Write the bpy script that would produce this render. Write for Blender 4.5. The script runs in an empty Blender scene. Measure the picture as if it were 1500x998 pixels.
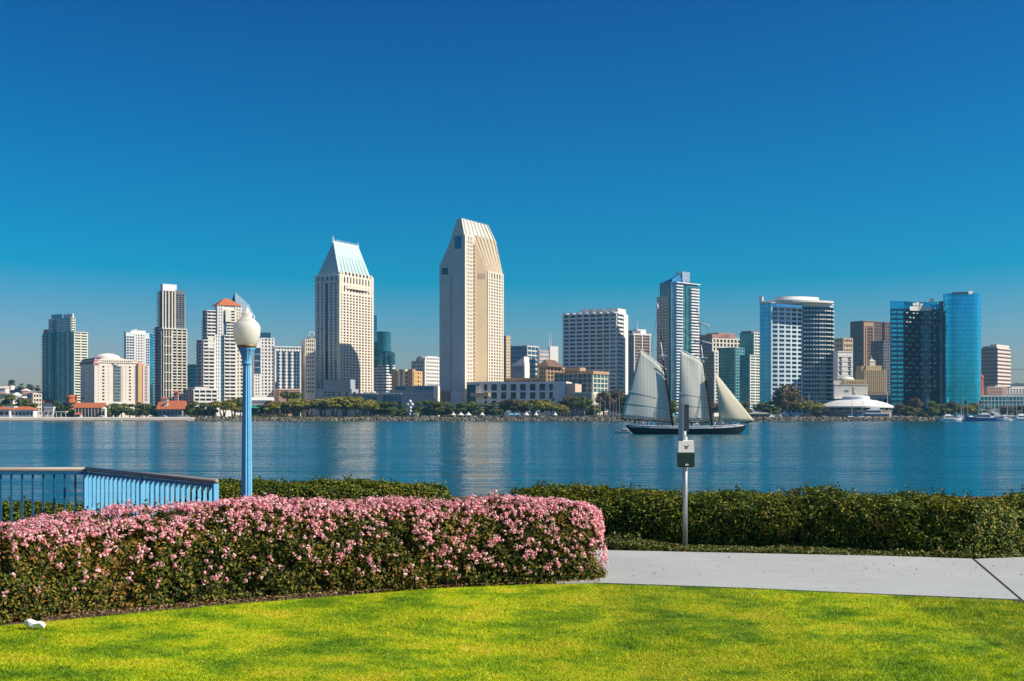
import bpy, bmesh, math, random
import numpy as np
from mathutils import Vector, Matrix

R = math.radians
rnd = random.Random(7)
scn = bpy.context.scene
COL = scn.collection

# ------------------------------------------------------------------ camera, sky, sun, exposure
F = 1877.0            # focal length in pixels of the 1500 px wide photograph
HZ = 606.0            # row of the horizon
ZC = 5.3              # eye height above the water
GZ = 3.6              # lawn level
LZ = 2.5              # level of the far shore

cam = bpy.data.cameras.new('camera')
cam.sensor_width = 36.0
cam.lens = 36.0 * F / 1500.0
cam.shift_y = (HZ - 499.0) / 1500.0
cam.clip_start = 0.1
cam.clip_end = 30000.0
camo = bpy.data.objects.new('camera', cam)
camo.location = (0, 0, ZC)
camo.rotation_euler = (R(90), 0, 0)
COL.objects.link(camo)
scn.camera = camo

SUN_EL = 40.0
SUN_AZ = -11.0        # degrees from +x towards +y (negative: behind the camera plane)
sd = Vector((math.cos(R(SUN_EL)) * math.cos(R(SUN_AZ)), math.cos(R(SUN_EL)) * math.sin(R(SUN_AZ)), math.sin(R(SUN_EL))))
sun = bpy.data.lights.new('sun', 'SUN')
sun.energy = 4.6
sun.angle = R(0.5)
sun.color = (1.0, 0.915, 0.785)
suno = bpy.data.objects.new('sun', sun)
suno.rotation_euler = sd.to_track_quat('Z', 'Y').to_euler()
suno.location = (60, -20, 80)
COL.objects.link(suno)

world = bpy.data.worlds.new('World')
scn.world = world
world.use_nodes = True
wn, wl = world.node_tree.nodes, world.node_tree.links
wn.clear()
sky = wn.new('ShaderNodeTexSky')
sky.sky_type = 'NISHITA'
sky.sun_disc = False
sky.sun_elevation = R(SUN_EL)
sky.sun_rotation = R(90 - SUN_AZ)
sky.altitude = 0
sky.air_density = 1.0
sky.dust_density = 0.6
sky.ozone_density = 4.0
hsv = wn.new('ShaderNodeHueSaturation')
hsv.inputs['Saturation'].default_value = 1.22
hsv.inputs['Hue'].default_value = 0.49
bg = wn.new('ShaderNodeBackground')
bg.inputs['Strength'].default_value = 0.076
wo = wn.new('ShaderNodeOutputWorld')
wl.new(sky.outputs[0], hsv.inputs['Color'])
# a polarising filter's sky: the pale veil taken off, the blue deepened
vsub = wn.new('ShaderNodeVectorMath'); vsub.operation = 'SUBTRACT'; vsub.inputs[1].default_value = (2.40, 1.18, 1.55)
vmul = wn.new('ShaderNodeVectorMath'); vmul.operation = 'MULTIPLY'; vmul.inputs[1].default_value = (1.50, .93, 1.25)
vmax = wn.new('ShaderNodeVectorMath'); vmax.operation = 'MAXIMUM'; vmax.inputs[1].default_value = (.02, .02, .02)
wl.new(hsv.outputs[0], vsub.inputs[0]); wl.new(vsub.outputs[0], vmul.inputs[0]); wl.new(vmul.outputs[0], vmax.inputs[0])
wl.new(vmax.outputs[0], bg.inputs[0])
wl.new(bg.outputs[0], wo.inputs[0])

scn.render.engine = 'CYCLES'
scn.view_settings.view_transform = 'Standard'
scn.view_settings.look = 'None'
scn.view_settings.gamma = 1.0
scn.view_settings.use_curve_mapping = False
scn.view_settings.exposure = 0.48
scn.cycles.use_denoising = True
scn.cycles.denoiser = 'OPENIMAGEDENOISE'
scn.cycles.denoising_input_passes = 'RGB_ALBEDO_NORMAL'
scn.cycles.denoising_prefilter = 'NONE'
scn.cycles.use_adaptive_sampling = False
scn.cycles.max_bounces = 12
scn.cycles.diffuse_bounces = 8
scn.cycles.transparent_max_bounces = 16

# ------------------------------------------------------------------ pixel <-> place helpers
def PX(px, Y): return (px - 750.0) / F * Y
def PZ(py, Y): return ZC + (HZ - py) / F * Y
def G(px, py, gz=GZ):
    Y = (ZC - gz) * F / (py - HZ)
    return Vector((PX(px, Y), Y, gz))

# ------------------------------------------------------------------ materials
MATS = {}
def new_mat(name):
    m = bpy.data.materials.new(name)
    m.use_nodes = True
    MATS[name] = m
    nt = m.node_tree
    return m, nt, nt.nodes, nt.links, nt.nodes['Principled BSDF']

def mix_rgb(n, l, a, b, fac, mode='MIX'):
    x = n.new('ShaderNodeMix'); x.data_type = 'RGBA'; x.blend_type = mode
    for sock, v in ((x.inputs[0], fac), (x.inputs[6], a), (x.inputs[7], b)):
        if hasattr(v, 'is_output') or isinstance(v, bpy.types.NodeSocket): l.new(v, sock)
        elif isinstance(v, (int, float)): sock.default_value = v
        else: sock.default_value = (*v, 1)
    return x.outputs[2]

def math_node(n, l, op, a, b=None, clamp=False):
    x = n.new('ShaderNodeMath'); x.operation = op; x.use_clamp = clamp
    for i, v in enumerate((a, b)):
        if v is None: continue
        if isinstance(v, (int, float)): x.inputs[i].default_value = v
        else: l.new(v, x.inputs[i])
    return x.outputs[0]

def wall_mat(name, col, rough=0.8, var=0.10, scale=0.15, streak=0.10, bump=0.0, bscale=20, spec=0.3):
    m, nt, n, l, p = new_mat(name)
    tc = n.new('ShaderNodeTexCoord')
    no = n.new('ShaderNodeTexNoise'); no.inputs['Scale'].default_value = scale; no.inputs['Detail'].default_value = 6
    l.new(tc.outputs['Object'], no.inputs['Vector'])
    mp = n.new('ShaderNodeMapping'); mp.inputs['Scale'].default_value = (scale * 8, scale * 8, scale * 0.5)
    l.new(tc.outputs['Object'], mp.inputs['Vector'])
    n2 = n.new('ShaderNodeTexNoise'); n2.inputs['Scale'].default_value = 1.0; n2.inputs['Detail'].default_value = 3
    l.new(mp.outputs[0], n2.inputs['Vector'])
    f1 = math_node(n, l, 'MULTIPLY_ADD', no.outputs[0], 2 * var); n_ = f1.node; n_.inputs[2].default_value = 1 - var
    f2 = math_node(n, l, 'MULTIPLY_ADD', n2.outputs[0], 2 * streak); f2.node.inputs[2].default_value = 1 - streak
    f = math_node(n, l, 'MULTIPLY', f1, f2)
    v = n.new('ShaderNodeVectorMath'); v.operation = 'SCALE'
    v.inputs[0].default_value = col; l.new(f, v.inputs['Scale'])
    l.new(v.outputs[0], p.inputs['Base Color'])
    p.inputs['Roughness'].default_value = rough
    p.inputs['Specular IOR Level'].default_value = spec
    if bump:
        nb = n.new('ShaderNodeTexNoise'); nb.inputs['Scale'].default_value = bscale; nb.inputs['Detail'].default_value = 5
        l.new(tc.outputs['Object'], nb.inputs['Vector'])
        b = n.new('ShaderNodeBump'); b.inputs['Strength'].default_value = bump; b.inputs['Distance'].default_value = 0.02
        l.new(nb.outputs[0], b.inputs['Height']); l.new(b.outputs[0], p.inputs['Normal'])
    return m

def glass_mat(name, col, col2=None, rough=0.12, metal=0.5, cell=(3.0, 3.3), line=None, lw=(0.08, 0.1), tilt=0.012):
    """window glass with each pane a little different (blinds, tilt); optional mullion lines"""
    m, nt, n, l, p = new_mat(name)
    col2 = col2 or tuple(c * 2.2 + 0.01 for c in col)
    tc = n.new('ShaderNodeTexCoord')
    sx = n.new('ShaderNodeSeparateXYZ'); l.new(tc.outputs['Object'], sx.inputs[0])
    h = math_node(n, l, 'ADD', sx.outputs[0], sx.outputs[1])
    hq = math_node(n, l, 'DIVIDE', h, cell[0]); zq = math_node(n, l, 'DIVIDE', sx.outputs[2], cell[1])
    cb = n.new('ShaderNodeCombineXYZ')
    l.new(math_node(n, l, 'FLOOR', hq), cb.inputs[0]); l.new(math_node(n, l, 'FLOOR', zq), cb.inputs[1])
    wn_ = n.new('ShaderNodeTexWhiteNoise'); wn_.noise_dimensions = '2D'; l.new(cb.outputs[0], wn_.inputs['Vector'])
    cr = math_node(n, l, 'POWER', wn_.outputs['Value'], 2.5)
    c = mix_rgb(n, l, col, col2, cr)
    if line:
        fh = math_node(n, l, 'FRACT', hq); fz = math_node(n, l, 'FRACT', zq)
        a = math_node(n, l, 'LESS_THAN', fh, lw[0]); b = math_node(n, l, 'LESS_THAN', fz, lw[1])
        k = math_node(n, l, 'MAXIMUM', a, b)
        c = mix_rgb(n, l, c, line, k)
        mm = math_node(n, l, 'MULTIPLY_ADD', k, -metal * 0.6); mm.node.inputs[2].default_value = metal
        l.new(mm, p.inputs['Metallic'])
    else:
        p.inputs['Metallic'].default_value = metal
    l.new(c, p.inputs['Base Color'])
    p.inputs['Roughness'].default_value = rough
    # each pane leans a hair differently, so reflections break up
    if tilt:
        ge = n.new('ShaderNodeNewGeometry')
        vs = n.new('ShaderNodeVectorMath'); vs.operation = 'SUBTRACT'; l.new(wn_.outputs['Color'], vs.inputs[0]); vs.inputs[1].default_value = (.5, .5, .5)
        vc = n.new('ShaderNodeVectorMath'); vc.operation = 'SCALE'; vc.inputs['Scale'].default_value = tilt * 2; l.new(vs.outputs[0], vc.inputs[0])
        va = n.new('ShaderNodeVectorMath'); va.operation = 'ADD'; l.new(ge.outputs['Normal'], va.inputs[0]); l.new(vc.outputs[0], va.inputs[1])
        vn = n.new('ShaderNodeVectorMath'); vn.operation = 'NORMALIZE'; l.new(va.outputs[0], vn.inputs[0])
        l.new(vn.outputs[0], p.inputs['Normal'])
    return m

def plain_mat(name, col, rough=0.5, metal=0.0, spec=0.5, var=0.06, scale=3.0):
    m, nt, n, l, p = new_mat(name)
    tc = n.new('ShaderNodeTexCoord')
    no = n.new('ShaderNodeTexNoise'); no.inputs['Scale'].default_value = scale; no.inputs['Detail'].default_value = 5
    l.new(tc.outputs['Object'], no.inputs['Vector'])
    f = math_node(n, l, 'MULTIPLY_ADD', no.outputs[0], 2 * var); f.node.inputs[2].default_value = 1 - var
    v = n.new('ShaderNodeVectorMath'); v.operation = 'SCALE'; v.inputs[0].default_value = col; l.new(f, v.inputs['Scale'])
    l.new(v.outputs[0], p.inputs['Base Color'])
    p.inputs['Roughness'].default_value = rough
    p.inputs['Metallic'].default_value = metal
    p.inputs['Specular IOR Level'].default_value = spec
    return m

def leaf_mat(name, cols, trans=0.25, rough=0.5, spec=0.35, noise=0.0, nscale=1.0):
    """cols: list of (position, colour) of a ramp read per leaf"""
    m, nt, n, l, p = new_mat(name)
    ge = n.new('ShaderNodeNewGeometry')
    fac = ge.outputs['Random Per Island']
    if noise:
        tc = n.new('ShaderNodeTexCoord')
        no = n.new('ShaderNodeTexNoise'); no.inputs['Scale'].default_value = nscale; no.inputs['Detail'].default_value = 3
        l.new(tc.outputs['Object'], no.inputs['Vector'])
        a = math_node(n, l, 'SUBTRACT', no.outputs[0], 0.5)
        a = math_node(n, l, 'MULTIPLY', a, noise * 2)
        fac = math_node(n, l, 'ADD', fac, a, clamp=True)
    cr = n.new('ShaderNodeValToRGB')
    el = cr.color_ramp.elements
    while len(el) > 1: el.remove(el[-1])
    el[0].position = cols[0][0]; el[0].color = (*cols[0][1], 1)
    for pos, c in cols[1:]:
        e = el.new(pos); e.color = (*c, 1)
    l.new(fac, cr.inputs[0])
    l.new(cr.outputs[0], p.inputs['Base Color'])
    p.inputs['Roughness'].default_value = rough
    p.inputs['Specular IOR Level'].default_value = spec
    if trans:
        t = n.new('ShaderNodeBsdfTranslucent'); l.new(cr.outputs[0], t.inputs['Color'])
        mx = n.new('ShaderNodeMixShader'); mx.inputs[0].default_value = trans
        l.new(p.outputs[0], mx.inputs[1]); l.new(t.outputs[0], mx.inputs[2])
        l.new(mx.outputs[0], n['Material Output'].inputs[0])
    return m

# walls
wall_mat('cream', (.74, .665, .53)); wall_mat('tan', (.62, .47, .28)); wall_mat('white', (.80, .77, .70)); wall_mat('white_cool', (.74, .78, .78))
wall_mat('pale', (.62, .60, .54)); wall_mat('cyan_white', (.52, .66, .70)); wall_mat('greywall', (.42, .42, .40)); wall_mat('greydark', (.20, .21, .22)); wall_mat('ivory', (.78, .72, .58))
wall_mat('embassy', (.80, .72, .60)); wall_mat('orange_wall', (.70, .43, .19)); wall_mat('pink_wall', (.74, .60, .50)); wall_mat('pinkroof', (.55, .22, .20))
wall_mat('tile_orange', (.50, .15, .055), var=.25, scale=.8); wall_mat('tile_red', (.42, .10, .05), var=.2); wall_mat('brown', (.21, .155, .125)); wall_mat('brown_light', (.38, .29, .22))
wall_mat('teal_slab', (.13, .34, .38)); wall_mat('verdigris', (.48, .63, .60), rough=.5); wall_mat('concrete_dark', (.16, .175, .185)); wall_mat('orange_trim', (.46, .29, .16))
wall_mat('terracotta', (.42, .24, .18)); wall_mat('deco', (.58, .44, .25)); wall_mat('peach', (.66, .46, .34)); wall_mat('roof_white', (.78, .76, .70), var=.05)
wall_mat('roof_brown', (.16, .10, .07)); wall_mat('roof_grey', (.30, .30, .26)); wall_mat('shadewall', (.34, .36, .38)); wall_mat('red_paint', (.60, .09, .05)); wall_mat('mid_grey', (.30, .29, .29))  # the bluish grey wall tone paints shade into sides away from the sun
# glass
glass_mat('glass_dark', (.018, .028, .035), (.20, .20, .18), metal=.25)
glass_mat('glass_black', (.012, .017, .022), (.12, .12, .11), metal=.2)
glass_mat('glass_blue', (.03, .10, .17), (.06, .17, .25), metal=.6)
glass_mat('glass_teal', (.025, .17, .20), (.06, .28, .30), metal=.55)
glass_mat('glass_green', (.04, .17, .17), (.12, .32, .30), metal=.5)
glass_mat('glass_tan', (.16, .11, .055), (.36, .26, .15), metal=.15, cell=(2.0, 3.3))  # tan base colour stands in for warm light reflected by the panes
glass_mat('glass_cyan', (.02, .46, .70), (.03, .54, .76), metal=.92, rough=.08, cell=(1.6, 3.3), line=(.01, .20, .30), lw=(.10, .10), tilt=.006)
glass_mat('glass_navy', (.009, .055, .09), (.03, .11, .16), metal=.55, rough=.08, cell=(3.0, 3.3))
glass_mat('glass_sky', (.10, .42, .62), (.14, .48, .66), metal=.85, rough=.1, cell=(1.8, 3.3), line=(.08, .30, .45), tilt=.006)
glass_mat('glass_pale', (.35, .46, .50), (.45, .55, .58), metal=.5, rough=.2, cell=(3, 4), line=(.5, .5, .5))
glass_mat('glass_brown', (.07, .04, .03), (.14, .09, .06), metal=.3)

# ------------------------------------------------------------------ mesh builder
class MB:
    def __init__(s): s.v, s.f, s.m, s.mats = [], [], [], []
    def mi(s, name):
        if name not in s.mats: s.mats.append(name)
        return s.mats.index(name)
    def poly(s, pts, mat):
        b = len(s.v); s.v += [tuple(p) for p in pts]; s.f.append(tuple(range(b, b + len(pts)))); s.m.append(s.mi(mat))
    def raw(s, vs, fs, mat):
        b = len(s.v); s.v += [tuple(p) for p in vs]; k = s.mi(mat)
        for f in fs: s.f.append(tuple(b + i for i in f)); s.m.append(k)
    def hexa(s, bot, top, mat, faces='bt0123'):
        """bot, top: 4 points each, counter-clockwise from above"""
        fs = []
        if 'b' in faces: fs.append((3, 2, 1, 0))
        if 't' in faces: fs.append((4, 5, 6, 7))
        for i in range(4):
            if str(i) in faces: fs.append((i, (i + 1) % 4, 4 + (i + 1) % 4, 4 + i))
        s.raw(list(bot) + list(top), fs, mat)
    def box(s, x0, x1, y0, y1, z0, z1, mat):
        if x1 < x0: x0, x1 = x1, x0
        if y1 < y0: y0, y1 = y1, y0
        if z1 < z0: z0, z1 = z1, z0
        c = [(x0, y0), (x1, y0), (x1, y1), (x0, y1)]
        s.hexa([(*p, z0) for p in c], [(*p, z1) for p in c], mat)
    def prism(s, pts, z0, z1, mat):
        """pts counter-clockwise seen from above; z1 a number or one per point"""
        n = len(pts); zz = z1 if hasattr(z1, '__len__') else [z1] * n
        vs = [(p[0], p[1], z0) for p in pts] + [(p[0], p[1], zz[i]) for i, p in enumerate(pts)]
        fs = [tuple(range(n - 1, -1, -1)), tuple(range(n, 2 * n))] + [(i, (i + 1) % n, n + (i + 1) % n, n + i) for i in range(n)]
        s.raw(vs, fs, mat)
    def hip(s, x0, x1, y0, y1, z0, z1, mat, inset=None, over=0):
        """hipped or pyramid roof over a rectangle"""
        x0 -= over; x1 += over; y0 -= over; y1 += over
        w, d = x1 - x0, y1 - y0
        if w >= d: i = d / 2 if inset is None else inset; r = [(x0 + i, (y0 + y1) / 2), (x1 - i, (y0 + y1) / 2)]
        else: i = w / 2 if inset is None else inset; r = [((x0 + x1) / 2, y0 + i), ((x0 + x1) / 2, y1 - i)]
        vs = [(x0, y0, z0), (x1, y0, z0), (x1, y1, z0), (x0, y1, z0), (*r[0], z1), (*r[1], z1)]
        fs = [(3, 2, 1, 0)] + ([(0, 1, 5, 4), (1, 2, 5), (2, 3, 4, 5), (3, 0, 4)] if w >= d else [(0, 1, 4), (1, 2, 5, 4), (2, 3, 5), (3, 0, 4, 5)])
        s.raw(vs, fs, mat)
    def tube(s, pts, rad, mat, n=6, cap=True):
        pts = [Vector(p) for p in pts]
        if not hasattr(rad, '__len__'): rad = [rad] * len(pts)
        b = len(s.v); k = s.mi(mat)
        for i, p in enumerate(pts):
            t = (pts[min(i + 1, len(pts) - 1)] - pts[max(i - 1, 0)]).normalized()
            a = t.cross(Vector((0, 0, 1)) if abs(t.z) < .9 else Vector((1, 0, 0))).normalized(); c = t.cross(a)
            for j in range(n):
                w = 2 * math.pi * j / n
                s.v.append(tuple(p + (a * math.cos(w) + c * math.sin(w)) * rad[i]))
        for i in range(len(pts) - 1):
            for j in range(n):
                s.f.append((b + i * n + j, b + i * n + (j + 1) % n, b + (i + 1) * n + (j + 1) % n, b + (i + 1) * n + j)); s.m.append(k)
        if cap:
            e = b + (len(pts) - 1) * n
            s.f.append(tuple(b + j for j in range(n - 1, -1, -1))); s.m.append(k)
            s.f.append(tuple(e + j for j in range(n))); s.m.append(k)
    def lathe(s, prof, mat, n=24, cx=0, cy=0, star=0.0, cap=True):
        """prof: (radius, z) from bottom to top"""
        b = len(s.v); k = s.mi(mat)
        for r, z in prof:
            for j in range(n):
                w = 2 * math.pi * j / n; q = r * (1 - star * (j % 2))
                s.v.append((cx + q * math.cos(w), cy + q * math.sin(w), z))
        for i in range(len(prof) - 1):
            for j in range(n):
                s.f.append((b + i * n + j, b + i * n + (j + 1) % n, b + (i + 1) * n + (j + 1) % n, b + (i + 1) * n + j)); s.m.append(k)
        if cap:
            e = b + (len(prof) - 1) * n
            s.f.append(tuple(b + j for j in range(n - 1, -1, -1))); s.m.append(k)
            s.f.append(tuple(e + j for j in range(n))); s.m.append(k)
    def strip(s, poly, d0, d1, z0, z1, mat, faces='ftbe'):
        """a band along a polyline, from offset d0 to d1 on the outer (right-hand) side"""
        a, b = offset(poly, d0), offset(poly, d1)
        n = len(poly)
        for i in range(n - 1):
            q = [a[i], b[i], b[i + 1], a[i + 1]]
            vs = [(*p, z0) for p in q] + [(*p, z1) for p in q]
            fs = []
            if 'f' in faces: fs.append((1, 2, 6, 5))
            if 't' in faces: fs.append((4, 5, 6, 7))
            if 'b' in faces: fs.append((3, 2, 1, 0))
            if 'e' in faces and i == 0: fs.append((0, 1, 5, 4))
            if 'e' in faces and i == n - 2: fs.append((2, 3, 7, 6))
            s.raw(vs, fs, mat)
    def mesh(s, name, smooth=False):
        me = bpy.data.meshes.new(name)
        me.from_pydata(s.v, [], s.f)
        for mn in s.mats: me.materials.append(MATS[mn])
        me.polygons.foreach_set('material_index', s.m)
        if smooth: me.polygons.foreach_set('use_smooth', [True] * len(s.f))
        me.update()
        return me
    def build(s, name, parent=None, smooth=False):
        o = bpy.data.objects.new(name, s.mesh(name, smooth)); COL.objects.link(o)
        if parent: o.parent = parent
        return o

def offset(poly, d):
    """shift a polyline to its right-hand side by d (mitred)"""
    P = [Vector((p[0], p[1])) for p in poly]; out = []
    nrm = []
    for i in range(len(P) - 1):
        t = (P[i + 1] - P[i]).normalized(); nrm.append(Vector((t.y, -t.x)))
    for i, p in enumerate(P):
        if i == 0: q = nrm[0] * d
        elif i == len(P) - 1: q = nrm[-1] * d
        else:
            m = (nrm[i - 1] + nrm[i]).normalized(); q = m * (d / max(m.dot(nrm[i]), .3))
        out.append(tuple(p + q))
    return out

def along(poly, s):
    """point and direction at length s of a polyline"""
    P = [Vector((p[0], p[1])) for p in poly]
    for i in range(len(P) - 1):
        L = (P[i + 1] - P[i]).length
        if s <= L or i == len(P) - 2:
            t = (P[i + 1] - P[i]).normalized(); return P[i] + t * s, t
        s -= L
def plen(poly): return sum((Vector(poly[i + 1][:2]) - Vector(poly[i][:2])).length for i in range(len(poly) - 1))

# ------------------------------------------------------------------ tagging
def tag(o, label, cat, group=None, kind=None):
    if label: o['label'] = label
    if cat: o['category'] = cat
    if group: o['group'] = group
    if kind: o['kind'] = kind
    return o
def thing(name, label, cat, loc=(0, 0, 0), rz=0.0, group=None):
    o = bpy.data.objects.new(name, None); COL.objects.link(o)
    o.empty_display_size = 0.3
    o.location = loc; o.rotation_euler = (0, 0, rz)
    return tag(o, label, cat, group)
def copy_thing(root, loc, rz=0.0, scale=None, label=None, group=None):
    r = root.copy(); COL.objects.link(r); r.location = loc; r.rotation_euler = (0, 0, rz)
    if scale is not None: r.scale = scale if hasattr(scale, '__len__') else (scale,) * 3
    if label: r['label'] = label
    if group: r['group'] = group
    for ch in list(root.children):
        c = ch.copy(); COL.objects.link(c); c.parent = r
        for g in list(ch.children):
            d = g.copy(); COL.objects.link(d); d.parent = c
    return r
def structure(o): o['kind'] = 'structure'; return o

def np_mesh(name, V, T, mats, midx=None, smooth=False):
    me = bpy.data.meshes.new(name)
    V = np.asarray(V, dtype=np.float32); T = np.asarray(T, dtype=np.int32)
    k = T.shape[1]
    me.vertices.add(len(V)); me.vertices.foreach_set('co', V.ravel())
    me.loops.add(T.size); me.loops.foreach_set('vertex_index', T.ravel())
    me.polygons.add(len(T))
    me.polygons.foreach_set('loop_start', np.arange(0, T.size, k, dtype=np.int32))
    for mn in mats: me.materials.append(MATS[mn])
    if midx is not None: me.polygons.foreach_set('material_index', np.asarray(midx, dtype=np.int32))
    if smooth: me.polygons.foreach_set('use_smooth', np.ones(len(T), dtype=bool))
    me.update(calc_edges=True)
    me.validate()
    return me

def unit(a): return a / np.maximum(np.linalg.norm(a, axis=1, keepdims=True), 1e-9)
def leaf_arrays(rng, pos, nrm, size, aspect=0.5, spread=0.8, fold=0.15):
    """one folded rhombus per leaf, facing roughly along nrm"""
    n = len(pos)
    nn = unit(nrm + rng.normal(0, spread, (n, 3)))
    t = unit(np.cross(nn, rng.normal(0, 1, (n, 3)))); b = np.cross(nn, t)
    L = (size * rng.uniform(.7, 1.3, n))[:, None]; Wd = L * aspect
    v = np.stack([pos - t * L * .5, pos + b * Wd * .5 + nn * Wd * fold, pos + t * L * .5, pos - b * Wd * .5 + nn * Wd * fold], axis=1).reshape(-1, 3)
    i = np.arange(n)[:, None] * 4
    T = np.concatenate([i + np.array([[0, 1, 2]]), i + np.array([[0, 2, 3]])])
    return v, T
def wob(P, seed, freq, oct=5):
    """smooth pseudo-noise in -1..1 over points"""
    r = np.random.default_rng(seed); out = np.zeros(len(P)); tot = 0
    for k in range(oct):
        for _ in range(3):
            d = r.normal(0, 1, 3); d /= np.linalg.norm(d)
            a = 1.0 / (1 + k * .6)
            out += a * np.sin(P @ d * freq * (1.7 ** k) + r.uniform(0, 6.28)); tot += a
    return out / tot * 2.2

# ------------------------------------------------------------------ ground, water, lawn, path
wall_mat('soil', (.10, .07, .045), rough=.95, var=.35, scale=2.5, streak=0, bump=.6, bscale=60)
wall_mat('city_ground', (.16, .15, .13), rough=.95, var=.2, scale=.05, streak=0)
wall_mat('concrete', (.40, .425, .405), rough=.85, var=.26, scale=.55, streak=.10, bump=.12, bscale=120)
wall_mat('joint', (.035, .033, .03), rough=.95)

wall_mat('bank_green', (.05, .075, .02), rough=.95, var=.3, scale=.2)
gm = MB()
ys = [(-80, 3.585), (26.5, 3.585), (30, 2.6), (38, -3), (895, -3), (905.5, -.2), (911.5, LZ), (1500, LZ), (2650, LZ)]
xs = [-2500, -40, -7.8, -7.2, 40, 2500]
for i in range(len(ys) - 1):
    for j in range(5):
        gy = lambda a, b: ys[b][0] - (5.5 if xs[a] < -7.5 and b in (1, 2, 3) else 0)
        gm.poly([(xs[j], gy(j, i), ys[i][1]), (xs[j + 1], gy(j + 1, i), ys[i][1]), (xs[j + 1], gy(j + 1, i + 1), ys[i + 1][1]), (xs[j], gy(j, i + 1), ys[i + 1][1])], ('soil' if j in (1, 2, 3) and True else 'bank_green') if i < 3 else 'city_ground')
structure(gm.build('ground'))

# water
m, nt, n, l, p = new_mat('water')
p.inputs['Base Color'].default_value = (.001, .082, .105, 1)
p.inputs['IOR'].default_value = 1.33
tc = n.new('ShaderNodeTexCoord')
def wave(sc, det, ang, dist):
    mp = n.new('ShaderNodeMapping'); mp.inputs['Scale'].default_value = sc; mp.inputs['Rotation'].default_value = (0, 0, R(ang))
    l.new(tc.outputs['Object'], mp.inputs['Vector'])
    no = n.new('ShaderNodeTexNoise'); no.inputs['Scale'].default_value = 1.0; no.inputs['Detail'].default_value = det
    no.inputs['Distortion'].default_value = .6
    l.new(mp.outputs[0], no.inputs['Vector']); return math_node(n, l, 'MULTIPLY', no.outputs[0], dist)
h = math_node(n, l, 'ADD', wave((.55, 1.5, 1), 4, 8, .13), wave((.07, .20, 1), 3, -6, .60))
h = math_node(n, l, 'ADD', h, wave((.012, .05, 1), 2, 4, .9))
# wind slicks: broad patches where the ripples die down
mp = n.new('ShaderNodeMapping'); mp.inputs['Scale'].default_value = (.005, .040, 1); l.new(tc.outputs['Object'], mp.inputs['Vector'])
sl = n.new('ShaderNodeTexNoise'); sl.inputs['Scale'].default_value = 1.0; sl.inputs['Detail'].default_value = 4; l.new(mp.outputs[0], sl.inputs['Vector'])
mr = n.new('ShaderNodeMapRange'); mr.inputs[1].default_value = .35; mr.inputs[2].default_value = .65; mr.inputs[3].default_value = .5; mr.inputs[4].default_value = 1.0
l.new(sl.outputs[0], mr.inputs[0])
bp = n.new('ShaderNodeBump'); bp.inputs['Distance'].default_value = 1.0
l.new(math_node(n, l, 'MULTIPLY', mr.outputs[0], .95), bp.inputs['Strength'])
l.new(h, bp.inputs['Height']); # the faces of the wind waves that turn towards the near shore are the ones seen at this low angle: a mean slope of two degrees
va = n.new('ShaderNodeVectorMath'); va.operation = 'ADD'; va.inputs[1].default_value = (0, -.042, 0); l.new(bp.outputs[0], va.inputs[0])
vn = n.new('ShaderNodeVectorMath'); vn.operation = 'NORMALIZE'; l.new(va.outputs[0], vn.inputs[0]); l.new(vn.outputs[0], p.inputs['Normal'])
mr2 = n.new('ShaderNodeMapRange'); mr2.inputs[1].default_value = .38; mr2.inputs[2].default_value = .62; mr2.inputs[3].default_value = .09; mr2.inputs[4].default_value = .17
l.new(sl.outputs[0], mr2.inputs[0]); l.new(mr2.outputs[0], p.inputs['Roughness'])
wm = MB(); wm.poly([(-2500, 20, 0), (2500, 20, 0), (2500, 910, 0), (-2500, 910, 0)], 'water')
structure(wm.build('water'))

# lawn edge as rows of the photograph (x, y)
EDGE = [(-900, 985), (-300, 942), (0, 917), (150, 903), (300, 889), (450, 877), (640, 862), (760, 857), (870, 854), (960, 857), (1100, 862), (1300, 871), (1490, 880), (1800, 896), (2300, 925)]
EX = np.array([e[0] for e in EDGE], float); EY = np.array([e[1] for e in EDGE], float)

m, nt, n, l, p = new_mat('lawn')
tc = n.new('ShaderNodeTexCoord')
def nz(scale, det=4, vec=None, sc=None):
    no = n.new('ShaderNodeTexNoise'); no.inputs['Scale'].default_value = scale; no.inputs['Detail'].default_value = det
    if sc:
        mp = n.new('ShaderNodeMapping'); mp.inputs['Scale'].default_value = sc; l.new(tc.outputs['Object'], mp.inputs['Vector']); l.new(mp.outputs[0], no.inputs['Vector'])
    else: l.new(tc.outputs['Object'], no.inputs['Vector'])
    return no.outputs[0]
def ramp(fac, els):
    cr = n.new('ShaderNodeValToRGB'); e = cr.color_ramp.elements
    e[0].position, e[0].color = els[0][0], (*els[0][1], 1); e[1].position, e[1].color = els[1][0], (*els[1][1], 1)
    for q in els[2:]: k = e.new(q[0]); k.color = (*q[1], 1)
    l.new(fac, cr.inputs[0]); return cr.outputs[0]
def lawn_color():
    a = nz(2.0, 5); b = nz(7.5, 4); c = nz(.7, 3)
    f = math_node(n, l, 'ADD', math_node(n, l, 'MULTIPLY', a, .55), math_node(n, l, 'ADD', math_node(n, l, 'MULTIPLY', b, .25), math_node(n, l, 'MULTIPLY', c, .2)))
    return ramp(f, [(.38, (.13, .26, .008)), (.465, (.27, .41, .008)), (.535, (.46, .54, .010)), (.64, (.60, .55, .03))])
ge = n.new('ShaderNodeNewGeometry')
col = lawn_color()
vr = math_node(n, l, 'MULTIPLY_ADD', ge.outputs['Random Per Island'], .9); vr.node.inputs[2].default_value = .55
sc_ = n.new('ShaderNodeVectorMath'); sc_.operation = 'SCALE'; l.new(col, sc_.inputs[0]); l.new(vr, sc_.inputs['Scale'])
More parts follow.
